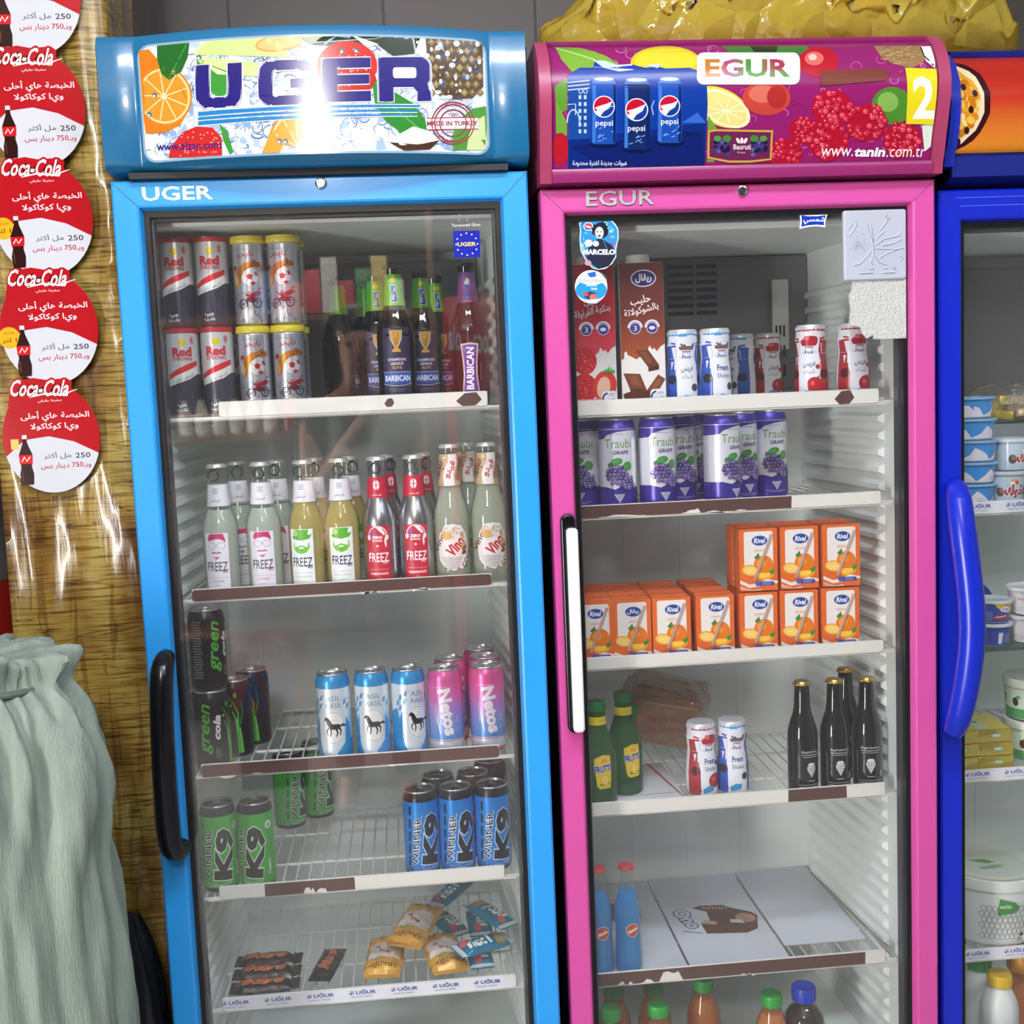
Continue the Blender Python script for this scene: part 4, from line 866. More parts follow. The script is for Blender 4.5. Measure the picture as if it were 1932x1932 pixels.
# ---------------------------------------------------------------- cans
def mm(r): return lambda x, y: (x * .001 / r, y * .001)
def make_can(name, label, r, h, neck, design, group, material=None, lidmat=None, tabmat=None, turn=0.0, cat='drink can'):
    t = thing(name, label, cat, (0, 0, 0), 0, group)
    prof = [(r * .74, 0), (r * .8, .0012), (r * .93, .004), (r * .985, .0075), (r, .011), (r, h - .0175), (r * .985, h - .014), (r * .93, h - .0085), (r * .885, h - .005), (r * .87, h - .0035), (r * .9, h - .0025), (r * .905, h - .0012), (r * .89, h - .0005), (r * .86, h - .001), (r * .84, h - .005)]
    ms = [0] * 3 + [1] * 5 + [0] * 7
    nm = mat('neck_' + neck[1:], neck, .28, .4)
    MB().lathe(prof, 36, mats=[0, 0, 1, 1, 1, 1, 1, 1, 1, 0, 0, 0, 0, 0, 0][:len(prof)], caps=False).build('can_body', [ALU, nm], t, smooth=50)
    l = MB().lathe([(0, h - .005), (r * .6, h - .005), (r * .78, h - .0042), (r * .842, h - .0052)], 36, caps=False).build('lid', lidmat or ALU, t)
    tb = MB(); tb.box(-r * .22, r * .22, -r * .5, r * .35, h - .0046, h - .0036, bev=.0008); tb.lathe([(r * .12, h - .0036), (r * .1, h - .0028)], 12); tb.build('pull_tab', tabmat or ALU, t)
    MB().lathe([(0, h - .00495), (r * .3, h - .00495)], 16, M=Matrix.Translation((0, -r * .4, .0001)), caps=False).build('mouth', mat('mouth_grey', '#77787c', .3, .9), l)
    k = Ink(mm(r)); design(k, r * 1000, h * 1000)
    s = wrap(k, 'printed_sleeve', material or INKM, t, r + .00005)
    t.rotation_euler.z = turn
    return t
def W2(r): return math.pi * r                             # half turn in mm
def horse(k, cx, cy, s, col):
    body = [(-.30, .10), (-.22, .20), (-.05, .20), (.12, .21), (.22, .26), (.27, .38), (.31, .50), (.37, .56), (.45, .49), (.50, .40), (.46, .36), (.40, .40), (.37, .28), (.33, .12), (.26, .02), (.22, -.06), (.0, -.07), (-.18, -.05), (-.28, -.02)]
    k.poly([(cx - x * s, cy + y * s) for x, y in body], col)
    for leg in ([(.24, .02), (.36, -.16), (.30, -.34), (.34, -.36), (.41, -.15), (.31, .04)], [(.16, -.02), (.14, -.24), (.2, -.42), (.25, -.42), (.2, -.22), (.24, .0)], [(-.12, 0), (-.18, -.22), (-.1, -.44), (-.05, -.43), (-.1, -.22), (-.02, -.03)], [(-.26, .06), (-.34, -.14), (-.28, -.38), (-.23, -.37), (-.27, -.14), (-.14, -.02)]):
        k.poly([(cx - x * s, cy + y * s) for x, y in leg], col)
    k.poly([(cx + .28 * s, cy + .14 * s), (cx + .42 * s, cy + .2 * s), (cx + .58 * s, cy + .1 * s), (cx + .5 * s, cy + .02 * s), (cx + .4 * s, cy + .08 * s), (cx + .28 * s, cy + .04 * s)], col)
    k.poly([(cx - .36 * s, cy + .56 * s), (cx - .26 * s, cy + .5 * s), (cx - .17 * s, cy + .34 * s), (cx - .1 * s, cy + .2 * s), (cx - .24 * s, cy + .26 * s)], '#17181c')
def d_asil(k, r, h):
    w = W2(r); k.rect(-w, 12, w, h - 17, '#dfe7ee'); k.poly([(-w, h - 17), (w, h - 17), (w, h - 24), (-w, h - 24)], '#3f9ad6')
    rnd.seed(1)
    for o in (-w * .62, w * .38):
        pass
    k.poly([(-w, 60), (-34, 88), (-30, 70), (-24, 84), (-26, 40), (-20, 20), (-14, 12), (-w, 12)], '#3b9bd8')
    k.poly([(24, 80), (32, 66), (34, 40), (w, 60), (w, 12), (-2, 12), (8, 22), (20, 36)], '#3b9bd8'); k.poly([(-16, 12), (-20, 30), (-6, 44), (6, 20), (4, 12)], '#dfe7ee')
    for x, y in ((-32, 96), (-27, 106), (-21, 98), (-28, 88), (-18, 112), (22, 104), (28, 96)):
        k.poly([(x - 3, y - 4), (x + 2, y - 3), (x + 3, y + 3), (x - 1, y + 5)], '#4d9fd6'); k.ring(x + 3, y + 3, 3, 2.4, 1, '#6f8fae', 0, 240, 8)
    k.text('ASIL', 3, 112, 24, 8.5, '#5b7f9c', bold=-.01); k.text('RASIL', 4, 100, 26, 8.5, '#5b7f9c', bold=-.01)
    k.ell(2, 63, 19.5, 28, '#f2f3f2'); k.ring(2, 63, 18, 26, .7, '#7d8894'); horse(k, 3, 62, 34, '#32333a')
    k.text('GUAVA', -27, 48, 30, 7.5, '#3f8fc4', rot=90, bold=.02); k.scrib(-34, 48, 28, 3, '#5a6d80', 90, 11)
    k.scrib(4, 30, 16, 2.6, '#eef4f8'); k.line([(-6, 25), (14, 25)], .6, '#cfe2f0')
def d_netos(k, r, h):
    w = W2(r); k.rect(-w, 12, w, 26, '#c9cdd6'); k.grad(-w, 30, w, h - 17, ('#4a8fd2', '#7f9ada', '#b08bd0', '#dd72b4', '#dd5a9c'), 24)
    k.rect(-w, 26, w, 30, '#c4cbd8'); k.line([(-w, 28.6), (-10, 28.2), (6, 27.2), (16, 28.6), (w, 28.6)], 1.2, '#a83a4a')
    k.text('Netos', 5, 77, 80, 23, '#f4eef6', rot=-82, bold=.05); k.line([(-15, 92), (-12, 60), (-8, 40)], [.6, 2, .8], '#f4eef6'); k.line([(-18, 84), (-15, 56)], [.5, 1.4], '#eadcf0')
    k.scrib(22, 62, 12, 3.4, '#e8dcf0', -82, 4); k.scrib(-6, 119, 26, 2.8, '#f4c8dc', 0, 10); k.ring(22, 46, 3, 3, .6, '#dfe6f6')
def d_k9(base, ink, k, r, h, small):
    w = W2(r); k.rect(-w, 11, w, h - 17, base)
    k.text('K9', 11, 68, 92, 36, '#e8eee8' if small == 'g' else '#c8dcf0', rot=84, bold=.085); k.text('K9', 11, 68, 88, 33, ink, rot=84, bold=.055)
    k.text('WINNER', -17, 66, 92, 13, '#e8efe8' if small == 'g' else '#eef4fa', rot=84, bold=.06, shear=-.25); k.text('WINNER', -17, 66, 89, 11.5, '#23262a' if small == 'g' else '#20242c', rot=84, bold=.02, shear=-.25)
    for i in range(5): k.poly([(-34 + i * 1.2, 22 + i * 22), (-30 + i * 1.2, 22 + i * 22), (-29 + i, 38 + i * 22), (-33 + i, 38 + i * 22)], ink if small == 'b' else '#2c5a24')
    k.text('ENERGY DRINK', 6, 17, 30, 3.4, '#f0f4f0', rot=6); k.text('CLASSIC' if small == 'b' else 'CLARITY', 35, 40, 26, 5, '#f0f4ee', rot=86, bold=.03)
    k.ell(36, 112, 6, 7, '#e9efe6'); k.poly([(33, 108), (36, 116), (38, 112), (36.5, 108)], '#51545a')
    for a in (14, 17, 20): k.line([(-24, a), (-14, a - 1), (-4, a + 1)], .7, '#cfe4f8')
def d_traubi(k, r, h):
    w = W2(r); k.rect(-w, 11, w, h - 17, '#e4e5ee'); k.poly([(-w, 11), (w, 11), (w, 44), (24, 42), (8, 46), (-6, 40), (-22, 44), (-w, 43)], '#46389a')
    k.poly([(-w, h - 17), (w, h - 17), (w, h - 22), (20, h - 20), (0, h - 22), (-18, h - 27), (-25, h - 33), (-w, h - 40)], '#4a3a96'); k.line([(-w, h - 41), (-26, h - 34), (-18, h - 28), (0, h - 23), (22, h - 21)], .8, '#d6d8ea')
    k.line([(-w, h - 17.5), (w, h - 17.5)], 1.2, '#c8c8dc')
    k.text('Traubi', 1, 116, 46, 15, '#6fa05a', bold=0); k.line([(-11, 131), (11, 131)], .7, '#77777e'); k.text('GRAPE', 5, 101, 27, 6.6, '#4b3a78', bold=.03, shear=.15)
    rnd.seed(9)
    k.ell(-2, 86, 10, 6, '#4f9e4c', 10); k.ell(16, 78, 8, 8, '#57a24e', -30); k.ell(-12, 80, 6, 5, '#3f8a44'); k.line([(-10, 84), (0, 88)], .8, '#8fcf84')
    for y, x0, x1, n in ((76, -12, 6, 4), (70, -16, 10, 5), (64, -18, 14, 6), (58, -16, 20, 6), (52, -10, 22, 6), (47, 4, 24, 4), (42.5, 12, 22, 3)):
        for i in range(n):
            x = x0 + (x1 - x0) * i / (n - 1) + rnd.uniform(-1, 1); q = rnd.uniform(3.4, 4.6); c = rnd.choice(('#6a5a96', '#7c6ba6', '#544684', '#8a78b2', '#4a3a78'))
            k.ell(x, y, q, q, '#3c2f66', n=12); k.ell(x - .3, y + .3, q * .88, q * .88, c, n=12); k.ell(x - 1, y + 1.2, q * .34, q * .3, '#b9aed2', n=8)
    for i, n in ((0, 5), (1, 4), (2, 3), (3, 2), (4, 1)):
        for j in range(n): k.ell(1 + (j - (n - 1) / 2) * 3.2, 31 - i * 2.9, 1.5, 1.3, '#e6e2f2', n=8)
    k.line([(-16, 16), (18, 16)], .8, '#b9b0da'); k.line([(-10, 13.5), (12, 13.5)], .6, '#b9b0da'); k.ring(33, 84, 6, 7, .6, '#b8bac8')
    for i in range(24): k.line([(-60, 40 + i * 3.4), (-42 - (i * 7 % 5), 40 + i * 3.4)], .7, '#8f93a4')
def d_green(k, r, h):
    w = W2(r); k.rect(-w, 11, w, h - 17, '#1d1c1e')
    k.text('green', -8, 74, 84, 20, '#4fae3a', rot=86, bold=.02, shear=.3); k.text('cola', 8, 76, 42, 12, '#e8e8e4', rot=86, bold=.04, shear=.25)
    for i in range(9): k.line([(5 + (i % 3) * 3.2, 24), (5 + (i % 3) * 3.2, 42 - (i * 5 % 7))], .9, '#9a9a98')
    for x0 in (34, -w + 8):
        k.poly([(x0 - 5, 11), (x0 + 5, 11), (x0 + 3, 40), (x0 - 3, 66), (x0 - 10, 84), (x0 - 13, 86), (x0 - 8, 72), (x0 - 6, 44)], '#4fb03a'); k.line([(x0 - 4, 50), (x0 - 2, 80), (x0 - 10, 100), (x0 - 16, 108)], [3, 2, 1.2, .6], '#5cc043')
        k.line([(x0, 60), (x0 + 6, 84), (x0 + 2, 104)], [2, 1.2, .5], '#3f9a34'); k.ell(x0 - 6, 112, 3, 5, '#46a83a'); k.ell(x0 - 14, 94, 3, 1.6, '#6fd050', 40); k.line([(x0 + 1, 12), (x0, 56)], 1.2, '#a4e07a')
    for i in range(22):
        y = 24 + i * 4.4; x = -40 + (i * 3 % 4); k.line([(x - 10, y), (x + 6, y)], 1.6, '#87898c')
def d_red(k, r, h):
    w = W2(r); k.rect(-w, 6, w, h - 8, '#3a3a48')
    k.poly([(-w, 62), (-24, 50), (-10, 54), (10, 60), (24, 68), (w, 70), (w, h - 8), (-w, h - 8)], '#c9cbcd')
    k.poly([(-26, 50), (-10, 54), (10, 60), (26, 69), (26, 82), (8, 74), (-10, 67), (-26, 60)], '#e6e8e4'); k.poly([(-26, 60), (-10, 67), (8, 74), (26, 82), (26, 90), (8, 84), (-10, 76), (-26, 68)], '#d52b35')
    k.text(ar('الشعور بالقوة'), 2, 62, 34, 7, '#2f5a48', rot=20); k.text('Red', 1, 104, 32, 15, '#c93a48', bold=.06); k.text('STRONG', 1, 93, 32, 6, '#b8505a', bold=.04)
    k.poly([(-4, 116), (2, 126), (8, 116)], '#d8c832'); k.ell(2, 119, 6, 6, '#d8c832'); k.ring(18, 122, 3, 6, 1, '#c05a64'); k.rect(16.4, 118, 19.4, 126, '#c9525e')
    rnd.seed(5)
    for i in range(26): x = rnd.uniform(-22, 24); k.line([(x, rnd.uniform(14, 30)), (x + rnd.uniform(-.6, .6), rnd.uniform(34, 50))], rnd.uniform(.3, .9), rnd.choice(('#4d4d5e', '#2c2c38', '#5a5a6c')))
    k.text(ar('القوة'), -4, 19, 14, 6, '#dfe0e6', bold=.03); k.text(ar('الأصلية'), -4, 12, 17, 6, '#dfe0e6', bold=.03)
def d_tiger(k, r, h):
    w = W2(r); k.rect(-w, 4, w, h - 14, '#b9bec6')
    k.text(ar('تايجر'), 0, 112, 28, 12, '#b52a44', bold=.01); k.line([(-18, 120), (18, 120)], .7, '#7a808c')
    k.ell(6, 78, 14, 15, '#e9eaec'); k.ring(6, 78, 14, 15, .6, '#6a6e78'); k.poly([(6, 82), (11, 79), (9, 73), (3, 73), (1, 79)], '#c6303a'); k.poly([(10, 63.5), (16, 67), (12, 70), (6, 67)], '#c6303a'); k.poly([(17, 86), (20, 78), (16, 78), (13, 84)], '#c6303a')
    for a_, b_ in (((6, 82), (6, 92)), ((11, 79), (16, 80)), ((9, 73), (11, 69)), ((3, 73), (0, 68)), ((1, 79), (-6, 82))): k.line([a_, b_], .5, '#7a7e88')
    k.poly([(-22, 64), (-20, 78), (-14, 90), (-4, 98), (10, 101), (22, 97), (24, 92), (14, 92), (6, 91), (-2, 86), (-8, 76), (-10, 66), (-16, 60)], '#c9812f'); k.poly([(10, 101), (14, 105), (18, 101), (24, 100), (26, 95), (22, 92), (14, 94)], '#b86a24'); k.poly([(-20, 78), (-16, 82), (-12, 70), (-16, 62), (-21, 66)], '#e2b070')
    for i in range(7): k.poly([(-17 + i * 5, 76 + i * 3.6 - i * i * .1), (-12 + i * 4.6, 82 + i * 2.6), (-15.5 + i * 5, 78 + i * 3.6)], '#3c2616')
    k.poly([(10, 52), (24, 62), (20, 55), (26, 52), (16, 46), (4, 44), (-2, 48), (4, 54)], '#b3283a'); k.line([(2, 50), (20, 57)], 1.2, '#e8c8cc'); k.poly([(-20, 86), (-24, 92), (-18, 96), (-14, 92)], '#b3283a')
    rnd.seed(12)
    for x_, y_ in ((-6, 34), (16, 36)): k.ring(x_, y_, 6.4, 7.4, 2.2, '#4a525a'); k.ell(x_, y_, 2.4, 3, '#8a9098')
    k.poly([(-4, 40), (4, 46), (14, 44), (18, 38), (8, 36)], '#7c2434'); k.poly([(-16, 8), (-10, 24), (-2, 30), (8, 26), (14, 10), (6, 14), (0, 6), (-8, 12)], '#dcdee2')
    for _ in range(40): x, y = rnd.uniform(-24, 26), rnd.uniform(6, 58); k.line([(x, y), (x + rnd.uniform(-4, 4), y + rnd.uniform(2, 8))], .8, rnd.choice(('#5a5f72', '#8a3a4c', '#3c4a6a', '#7b828e')))
    for i in range(30): k.line([(34, 30 + i * 3), (46 - (i * 5 % 4), 30 + i * 3)], 1.4, '#3c4048')
    k.rect(36, 18, 47, 27, '#e8e8ea')

def at_row(root, spots, z, py, labels, turns=None):
    """first spot takes the thing itself, the rest take copies"""
    out = []
    for i, (px, Y) in enumerate(spots):
        p = at(px, py, Y); loc = (p.x, Y, z); tz = turns[i] if turns else 0
        if i == 0: root.location = loc; root.rotation_euler = (0, 0, tz); root['label'] = labels[0]; out.append(root)
        else: out.append(dup(root, loc, tz, labels[i]))
    return out
ZB = [z + .0039 for z in BZ]; ZP = [z + .0039 for z in PZ]
# blue fridge, top shelf: two stacks of dark cans and two stacks of silver cans with yellow lids
g = 'red and dark grey energy cans on the top shelf'
c = make_can('drink_can', 'x', .0253, .1415, '#a8202e', d_red, g, lidmat=mat('lid_white', '#d8d4d4', .4))
rim = MB().lathe([(.0256, .1335), (.0268, .1345), (.0268, .1385), (.0258, .1395), (.0262, .1412), (.0246, .1413), (.0242, .138)], 32, caps=False).build('rim_band', mat('rim_red', '#b0222e', .35), c)
at_row(c, [(347, .125), (412, .125), (361, .192), (424, .192)], ZB[0], 690, ['dark can with red lettering, lower one at the far left of the top shelf', 'dark can with red lettering, lower one next to the yellow-lidded silver cans', 'dark can with red lettering standing behind the far left lower can', 'dark can with red lettering behind the lower can next to the silver cans'], [.05, .0, .4, .3])
for j, (px, lab) in enumerate(((347, 'dark can with red lettering, upper one at the far left of the top shelf'), (412, 'dark can with red lettering, upper one next to the yellow-lidded silver cans'))):
    p = at(px, 690, .125); dup(c, (p.x, .125, ZB[0] + .1417), -.08 + .04 * j, lab)
g = 'silver sports cans with yellow lids'
c = make_can('drink_can', 'x', .0252, .141, '#c9ced4', d_tiger, g, INKS)
yl = MB().lathe([(.0256, .1295), (.0272, .1303), (.0279, .132), (.0279, .1365), (.0272, .138), (.0272, .1405), (.0276, .1412), (0, .1408)], 36, caps=False).build('plastic_lid', mat('lid_yellow', '#c9b82e', .3), c)
at_row(c, [(481.5, .126), (547, .126), (489, .19), (556, .19)], ZB[0], 690, ['silver can with yellow lid, lower one beside the dark red-lettered cans', 'silver can with yellow lid, lower one on the side of the green-necked bottles', 'silver can with yellow lid standing behind the lower left silver can', 'silver can with yellow lid behind the lower right one, only its striped side showing'], [.02, .0, -.6, -.9])
for px, Y, tz, lab in ((481.5, .126, -.12, 'silver can with yellow lid, upper one beside the dark red-lettered cans'), (547, .126, -.28, 'silver can with yellow lid, upper one on the side of the green-necked bottles'), (556, .19, -1.0, 'silver can with yellow lid, upper one at the back of the right stack')):
    p = at(px, 690, Y); dup(c, (p.x, Y, ZB[0] + .1412), tz, lab)

# ---------------------------------------------------------------- bottles
def make_bottle(name, label, prof, glass, capcol, group, drink=None, fill=.8, cap='crown', ring=False, body_label=None, neck_label=None, capmat=None, cat='bottle', material=None):
    """prof: outside radius against height; labels: (design, v0, v1)"""
    t = thing(name, label, cat, (0, 0, 0), 0, group); H = prof[-1][1]; f = interp(prof)
    MB().lathe([(prof[0][0] * .7, .002)] + prof, 36).build('bottle_body', glass, t, smooth=60)
    if drink:
        top = H * fill; inner = [(max(r - .0022, .002), z + (.003 if i == 0 else 0)) for i, (r, z) in enumerate(prof) if z < top]; inner.append((f(top) - .0022, top))
        MB().lathe(inner, 32).build('drink', drink, t, smooth=60)
    rt = prof[-1][0]; cm = capmat or mat('cap_' + capcol[1:], capcol, .3, .5)
    q = MB()
    if cap == 'crown':
        n = 42; z0 = H - .0045; rows = []
        for r, z in ((rt + .0026, z0), (rt + .0022, z0 + .002), (rt + .0012, z0 + .0045), (rt, z0 + .0062), (rt * .6, z0 + .0068)):
            rows.append([((r + (.0007 * (z0 + .004 - z) / .004 if z < z0 + .004 else 0) * math.cos(a * 21)) * math.sin(a), -(r + (.0007 * (z0 + .004 - z) / .004 if z < z0 + .004 else 0) * math.cos(a * 21)) * math.cos(a), z) for a in [2 * PI * i / n / 1 for i in range(n)]])
        q.grid(rows, wrap=True); q.f.append(tuple(4 * n + i for i in range(n))); q.m.append(0)
    else:
        rc, hc = cap
        n = 48; q.lathe([(rc, H - .004), (rc, H + hc - .003), (rc * .93, H + hc), (0, H + hc)], n, caps=False)
        for i in range(24): a = 2 * PI * i / 24; q.box(-.0006, .0006, -rc - .0006, -rc + .001, H - .003, H + hc - .004, M=Matrix.Rotation(a, 4, 'Z'))
    q.build('cap', cm, t, smooth=40)
    if ring:
        rg = MB(); z = H - .0165; y = -rt - .0045
        rg.tube([(.0085 * math.cos(a), y - .001, z + .0085 * math.sin(a)) for a in [2 * PI * i / 20 for i in range(20)]], .0011, 8, closed=True); rg.box(-.003, .003, y, -rt + .001, z + .009, z + .0105); rg.build('pull_ring', mat('ring_steel', '#4a4744', .3, .8), t)
    for nm, lb in (('label', body_label), ('neck_label', neck_label)):
        if not lb: continue
        design, v0, v1 = lb[:3]; r0 = f((v0 + v1) / 2); k = Ink(mm(r0)); design(k, r0 * 1000, v0 * 1000, v1 * 1000)
        wrap(k, nm, material or INK, t, lambda v: f(v) + .0003, vcuts=[v0 + (v1 - v0) * i / 6 for i in range(7)])
    return t
def freez_word(k, x, y, w, h, col): k.text('FREEZ', x, y, w, h, col, bold=.012); k.line([(x - w * .5, y - h * .5), (x - w * .38, y + h * .62)], .7, col)
def d_freez(fruit, k, r, v0, v1):
    k.rect(-20, v0, 20, v1, '#e6e4ee' if fruit != 'lime' else '#eceff0', r=1.5); H = v1 - v0; m = (v0 + v1) / 2
    c1 = {'lychee': '#c22a68', 'lime': '#57b02c'}[fruit]
    if fruit == 'lychee':
        k.poly([(-10, v1 - 1), (12, v1 - 1), (15, v1 - 10), (15, v1 - 16), (12, v1 - 12), (8, v1 - 10), (4, v1 - 9), (-4, v1 - 10), (-12, v1 - 13), (-14, v1 - 8)], c1)
        for a in (-7, 8): k.ring(a, v1 - 20, 6.4, 5, .5, '#8a5a74')
        k.line([(-1, v1 - 19), (2, v1 - 19)], .5, '#8a5a74'); k.line([(-9, v1 - 33), (-4, v1 - 31), (0, v1 - 32.5), (4, v1 - 31), (9, v1 - 33)], [.5, 2.2, 1.2, 2.2, .5], '#8c2a48'); k.poly([(-6, v1 - 38), (6, v1 - 37), (4, v1 - 41), (0, v1 - 43), (-4, v1 - 41)], '#e3a4b4'); k.ell(0, v1 - 40, 1.6, 1, '#7a2a40')
    else:
        k.poly([(-12, v1 - 1), (-9, v1 - 9), (-16, v1 - 12), (-19, v1 - 6), (-14, v1 - 16), (0, v1 - 19), (14, v1 - 16), (19, v1 - 7), (14, v1 - 10), (11, v1 - 9), (13, v1 - 1)], c1); k.ell(-9, v1 - 7, 4.5, 5, '#a4d060', 20); k.line([(-9, v1 - 12), (-9, v1 - 2)], .5, '#e4f0b8')
        k.poly([(-12, v1 - 20), (-11, v1 - 30), (-5, v1 - 28), (0, v1 - 26), (5, v1 - 28), (11, v1 - 30), (12, v1 - 19), (14, v1 - 30), (9, v1 - 38), (0, v1 - 41), (-9, v1 - 38), (-14, v1 - 30)], '#6fbf34'); k.ell(0, v1 - 31, 4, 1.4, '#f2f4ee'); k.poly([(-3, v1 - 33), (3, v1 - 33), (0, v1 - 39)], '#4a9a28')
    freez_word(k, 0, m - 6, 34, 15, '#5a5668' if fruit == 'lychee' else '#3f4258'); k.text('Mix', 13, m - 15, 8, 3.4, '#c23a5a' if fruit == 'lychee' else '#6a6a7a', bold=.02)
    k.line([(-17, v0 + 24), (17, v0 + 24)], .5, '#b88a98' if fruit == 'lychee' else '#8a9890'); k.text('LYCHEE' if fruit == 'lychee' else 'LIME & LEMON', 0, v0 + 18, 20 if fruit == 'lychee' else 28, 3.6, '#b4677e' if fruit == 'lychee' else '#aab4a8'); k.text(ar('ليتشي') if fruit == 'lychee' else ar('ليمون'), 0, v0 + 11, 12, 4, '#c86a84' if fruit == 'lychee' else '#b0b8ae'); k.line([(-16, v0 + 4), (16, v0 + 4)], .5, '#a8a4b2')
def d_freezneck(k, r, v0, v1):
    k.rect(-math.pi * r, v0, math.pi * r, v1, '#e9e8ef'); m = (v0 + v1) / 2
    for i in range(4): k.line([(-5 + (i % 2), v1 - 7 - i * 2.4), (6 - (i % 2) * 2, v1 - 7 - i * 2.4)], 1.1, '#9c9ca6')
    k.text(ar('فريز ميكس'), 0, v0 + 9, 15, 5, '#5f606c', bold=.02)
def d_pom(k, r, v0, v1):
    k.rect(-20, v0, 20, v1, '#c01c38', r=1.5); k.rect(-18.6, v0 + 1.4, 18.6, v1 - 1.4, '#c4203a', r=1)
    k.grad(-15, v1 - 22, -4, v1 - 4, ('#c4203a', '#8a3a8a', '#c4203a'), 6); k.ring(0, v1 - 16, 15, 15, 1.6, '#f0e4e6', 10, 170); k.poly([(-3, v1 - 2), (6, v1 - 3), (13, v1 - 13), (10, v1 - 16), (3, v1 - 9)], '#efe6e8')
    for a in (-15, 15): k.ell(a, v1 - 19, 3, 4.6, '#eee2e4')
    k.poly([(11, v1 - 20), (14, v1 - 22), (14, v1 - 32), (12, v1 - 36), (10.5, v1 - 28)], '#efe6e8')
    k.text('ZERO', -1, v1 - 19, 17, 5, '#f6ecee', bold=.05); k.text('SUGAR', -1, v1 - 24.5, 17, 3.4, '#f0dade', bold=.05); k.ell(-1, v1 - 33, 2, 1.6, '#f4e4e8')
    m = (v0 + v1) / 2; freez_word(k, 0, m - 4, 34, 15, '#f6eef0'); k.text('Mix', 11, m - 13, 9, 3.4, '#e4c4cc', bold=.02); k.line([(-16, v0 + 24), (16, v0 + 24)], .5, '#eec8d0')
    k.text('POMEGRANATE', 0, v0 + 17, 29, 3.8, '#f6e8ea', bold=.03); k.text(ar('رمان'), 0, v0 + 10, 10, 4.6, '#f0d8dc'); k.line([(-16, v0 + 4), (16, v0 + 4)], .6, '#eec8d0')
def d_pomneck(k, r, v0, v1):
    k.rect(-math.pi * r, v0, math.pi * r, v1, '#c4203a'); m = (v0 + v1) / 2; k.ell(0, m + 4, 5.4, 8, '#efe4e6'); k.rect(-.7, m - 4, .7, m + 12, '#c4203a'); k.line([(-6, m + 4), (6, m + 4)], 1.2, '#c4203a'); k.text(ar('فريز ميكس'), 0, v0 + 5, 15, 3.6, '#f4e4e6', bold=.03)
def d_vino(k, r, v0, v1):
    m = (v0 + v1) / 2; h = (v1 - v0) / 2; rnd.seed(21)
    k.poly([(-27, m - 6), (-24, m + 20), (-14, v1 - 3), (0, v1), (14, v1 - 3), (24, m + 20), (28, m - 4), (24, m - 24), (14, v0 + 2), (8, v0 + 5), (2, v0), (-8, v0 + 3), (-18, v0 + 8), (-25, m - 22)], '#e6dfdc')
    k.text('Vino', 4, m + 2, 34, 19, '#c02436', rot=48, bold=.04, shear=.1); 
    for s_, wrd in ((-1, 'Vino'), (1, 'COCO')): k.text(wrd, s_ * 25, m + (8 if s_ < 0 else -18), 36, 10, '#7a4436', rot=62, bold=.02)
    for _ in range(22): x, y = rnd.uniform(-22, 20), rnd.uniform(m + 14, v1 - 6); k.ring(x, y, rnd.uniform(2, 5), rnd.uniform(1.5, 4), .8, rnd.choice(('#b98a5a', '#8a5a3c', '#d8b888')), rnd.uniform(0, 180), rnd.uniform(200, 360), 8)
    k.ell(-10, m + 20, 8, 7, '#d9a65c'); k.poly([(12, m + 2), (22, m + 8), (24, m - 2), (16, m - 8)], '#8a5a2e'); k.poly([(12, m + 4), (20, m + 10), (22, m + 4), (14, m - 2)], '#c9a05a'); k.ell(18, m - 9, 5, 3, '#8c2f2a', 30)
    for i in range(6): k.line([(-20 + i * 1.4, m - 17 - i * 3.4), (14 - i, m - 17 - i * 3.4)], .9, '#8a8482')
def d_vinoneck(k, r, v0, v1):
    w = math.pi * r; m = (v0 + v1) / 2; k.rect(-w, v0, w, v1, '#c9a888'); rnd.seed(3)
    for _ in range(40): x, y = rnd.uniform(-w, w), rnd.uniform(v0, v1); k.ell(x, y, rnd.uniform(1, 3.5), rnd.uniform(1, 3), rnd.choice(('#b0683c', '#8a4a34', '#d8b080', '#5a4a44', '#e6d4c0')), n=8)
    k.text('COCONUT', 17, m, 34, 8, '#7a3c34', rot=70, bold=.03); k.text('COCONUT', -19, m, 34, 8, '#6a4438', rot=70, bold=.03)
    k.poly([(-9, v0), (7, v0), (6, m - 8), (10, m + 4), (14, m + 14), (14, v1), (-2, v1), (-2, m + 14), (-8, m + 2), (-11, m - 10)], '#ebe4e2'); k.text(ar('فينو'), 1, m + 1, 30, 12, '#c02a3c', rot=62, bold=.03)
G_CLEAR = clear('bottle_clear', tint='#f6faf6', body='#ccd6cc', dens=.08, f0=.06)
D_LYCH = clear('drink_lychee', tint='#eef2ee', body='#f2f5ee', dens=.82, f0=.02); D_LEM = clear('drink_lemon', tint='#f4e6a8', body='#f6de86', dens=.85, f0=.02); D_COCO = clear('drink_coconut', tint='#eceee4', body='#e8e8da', dens=.82, f0=.02)
PF = [(.0278, 0), (.0288, .004), (.0291, .03), (.0291, .108), (.0282, .116), (.0255, .127), (.0212, .138), (.0186, .148), (.0168, .168), (.0152, .19), (.0148, .208), (.0152, .2115), (.014, .2135)]
lab_l = ['clear bottle with a pink-haired face label, leftmost on the second shelf of the blue fridge', 'clear lychee bottle in the second row, between the two pink-label front bottles', 'clear bottle with pink-hair label, second from the left in the front row', 'clear lychee bottle in the second row, pull ring showing beside the yellow bottle']
c = make_bottle('drink_bottle', 'x', PF, G_CLEAR, '#d9d6d6', 'clear lychee bottles', D_LYCH, .66, 'crown', True, (lambda k, r, a, b: d_freez('lychee', k, r, a, b), .008, .104), (d_freezneck, .147, .182), mat('cap_silver', '#cfccc9', .35, .5))
at_row(c, [(415, .128), (452, .195), (497, .128), (528, .195)], ZB[1], 985, lab_l, [-.15, .2, -.05, -.1])
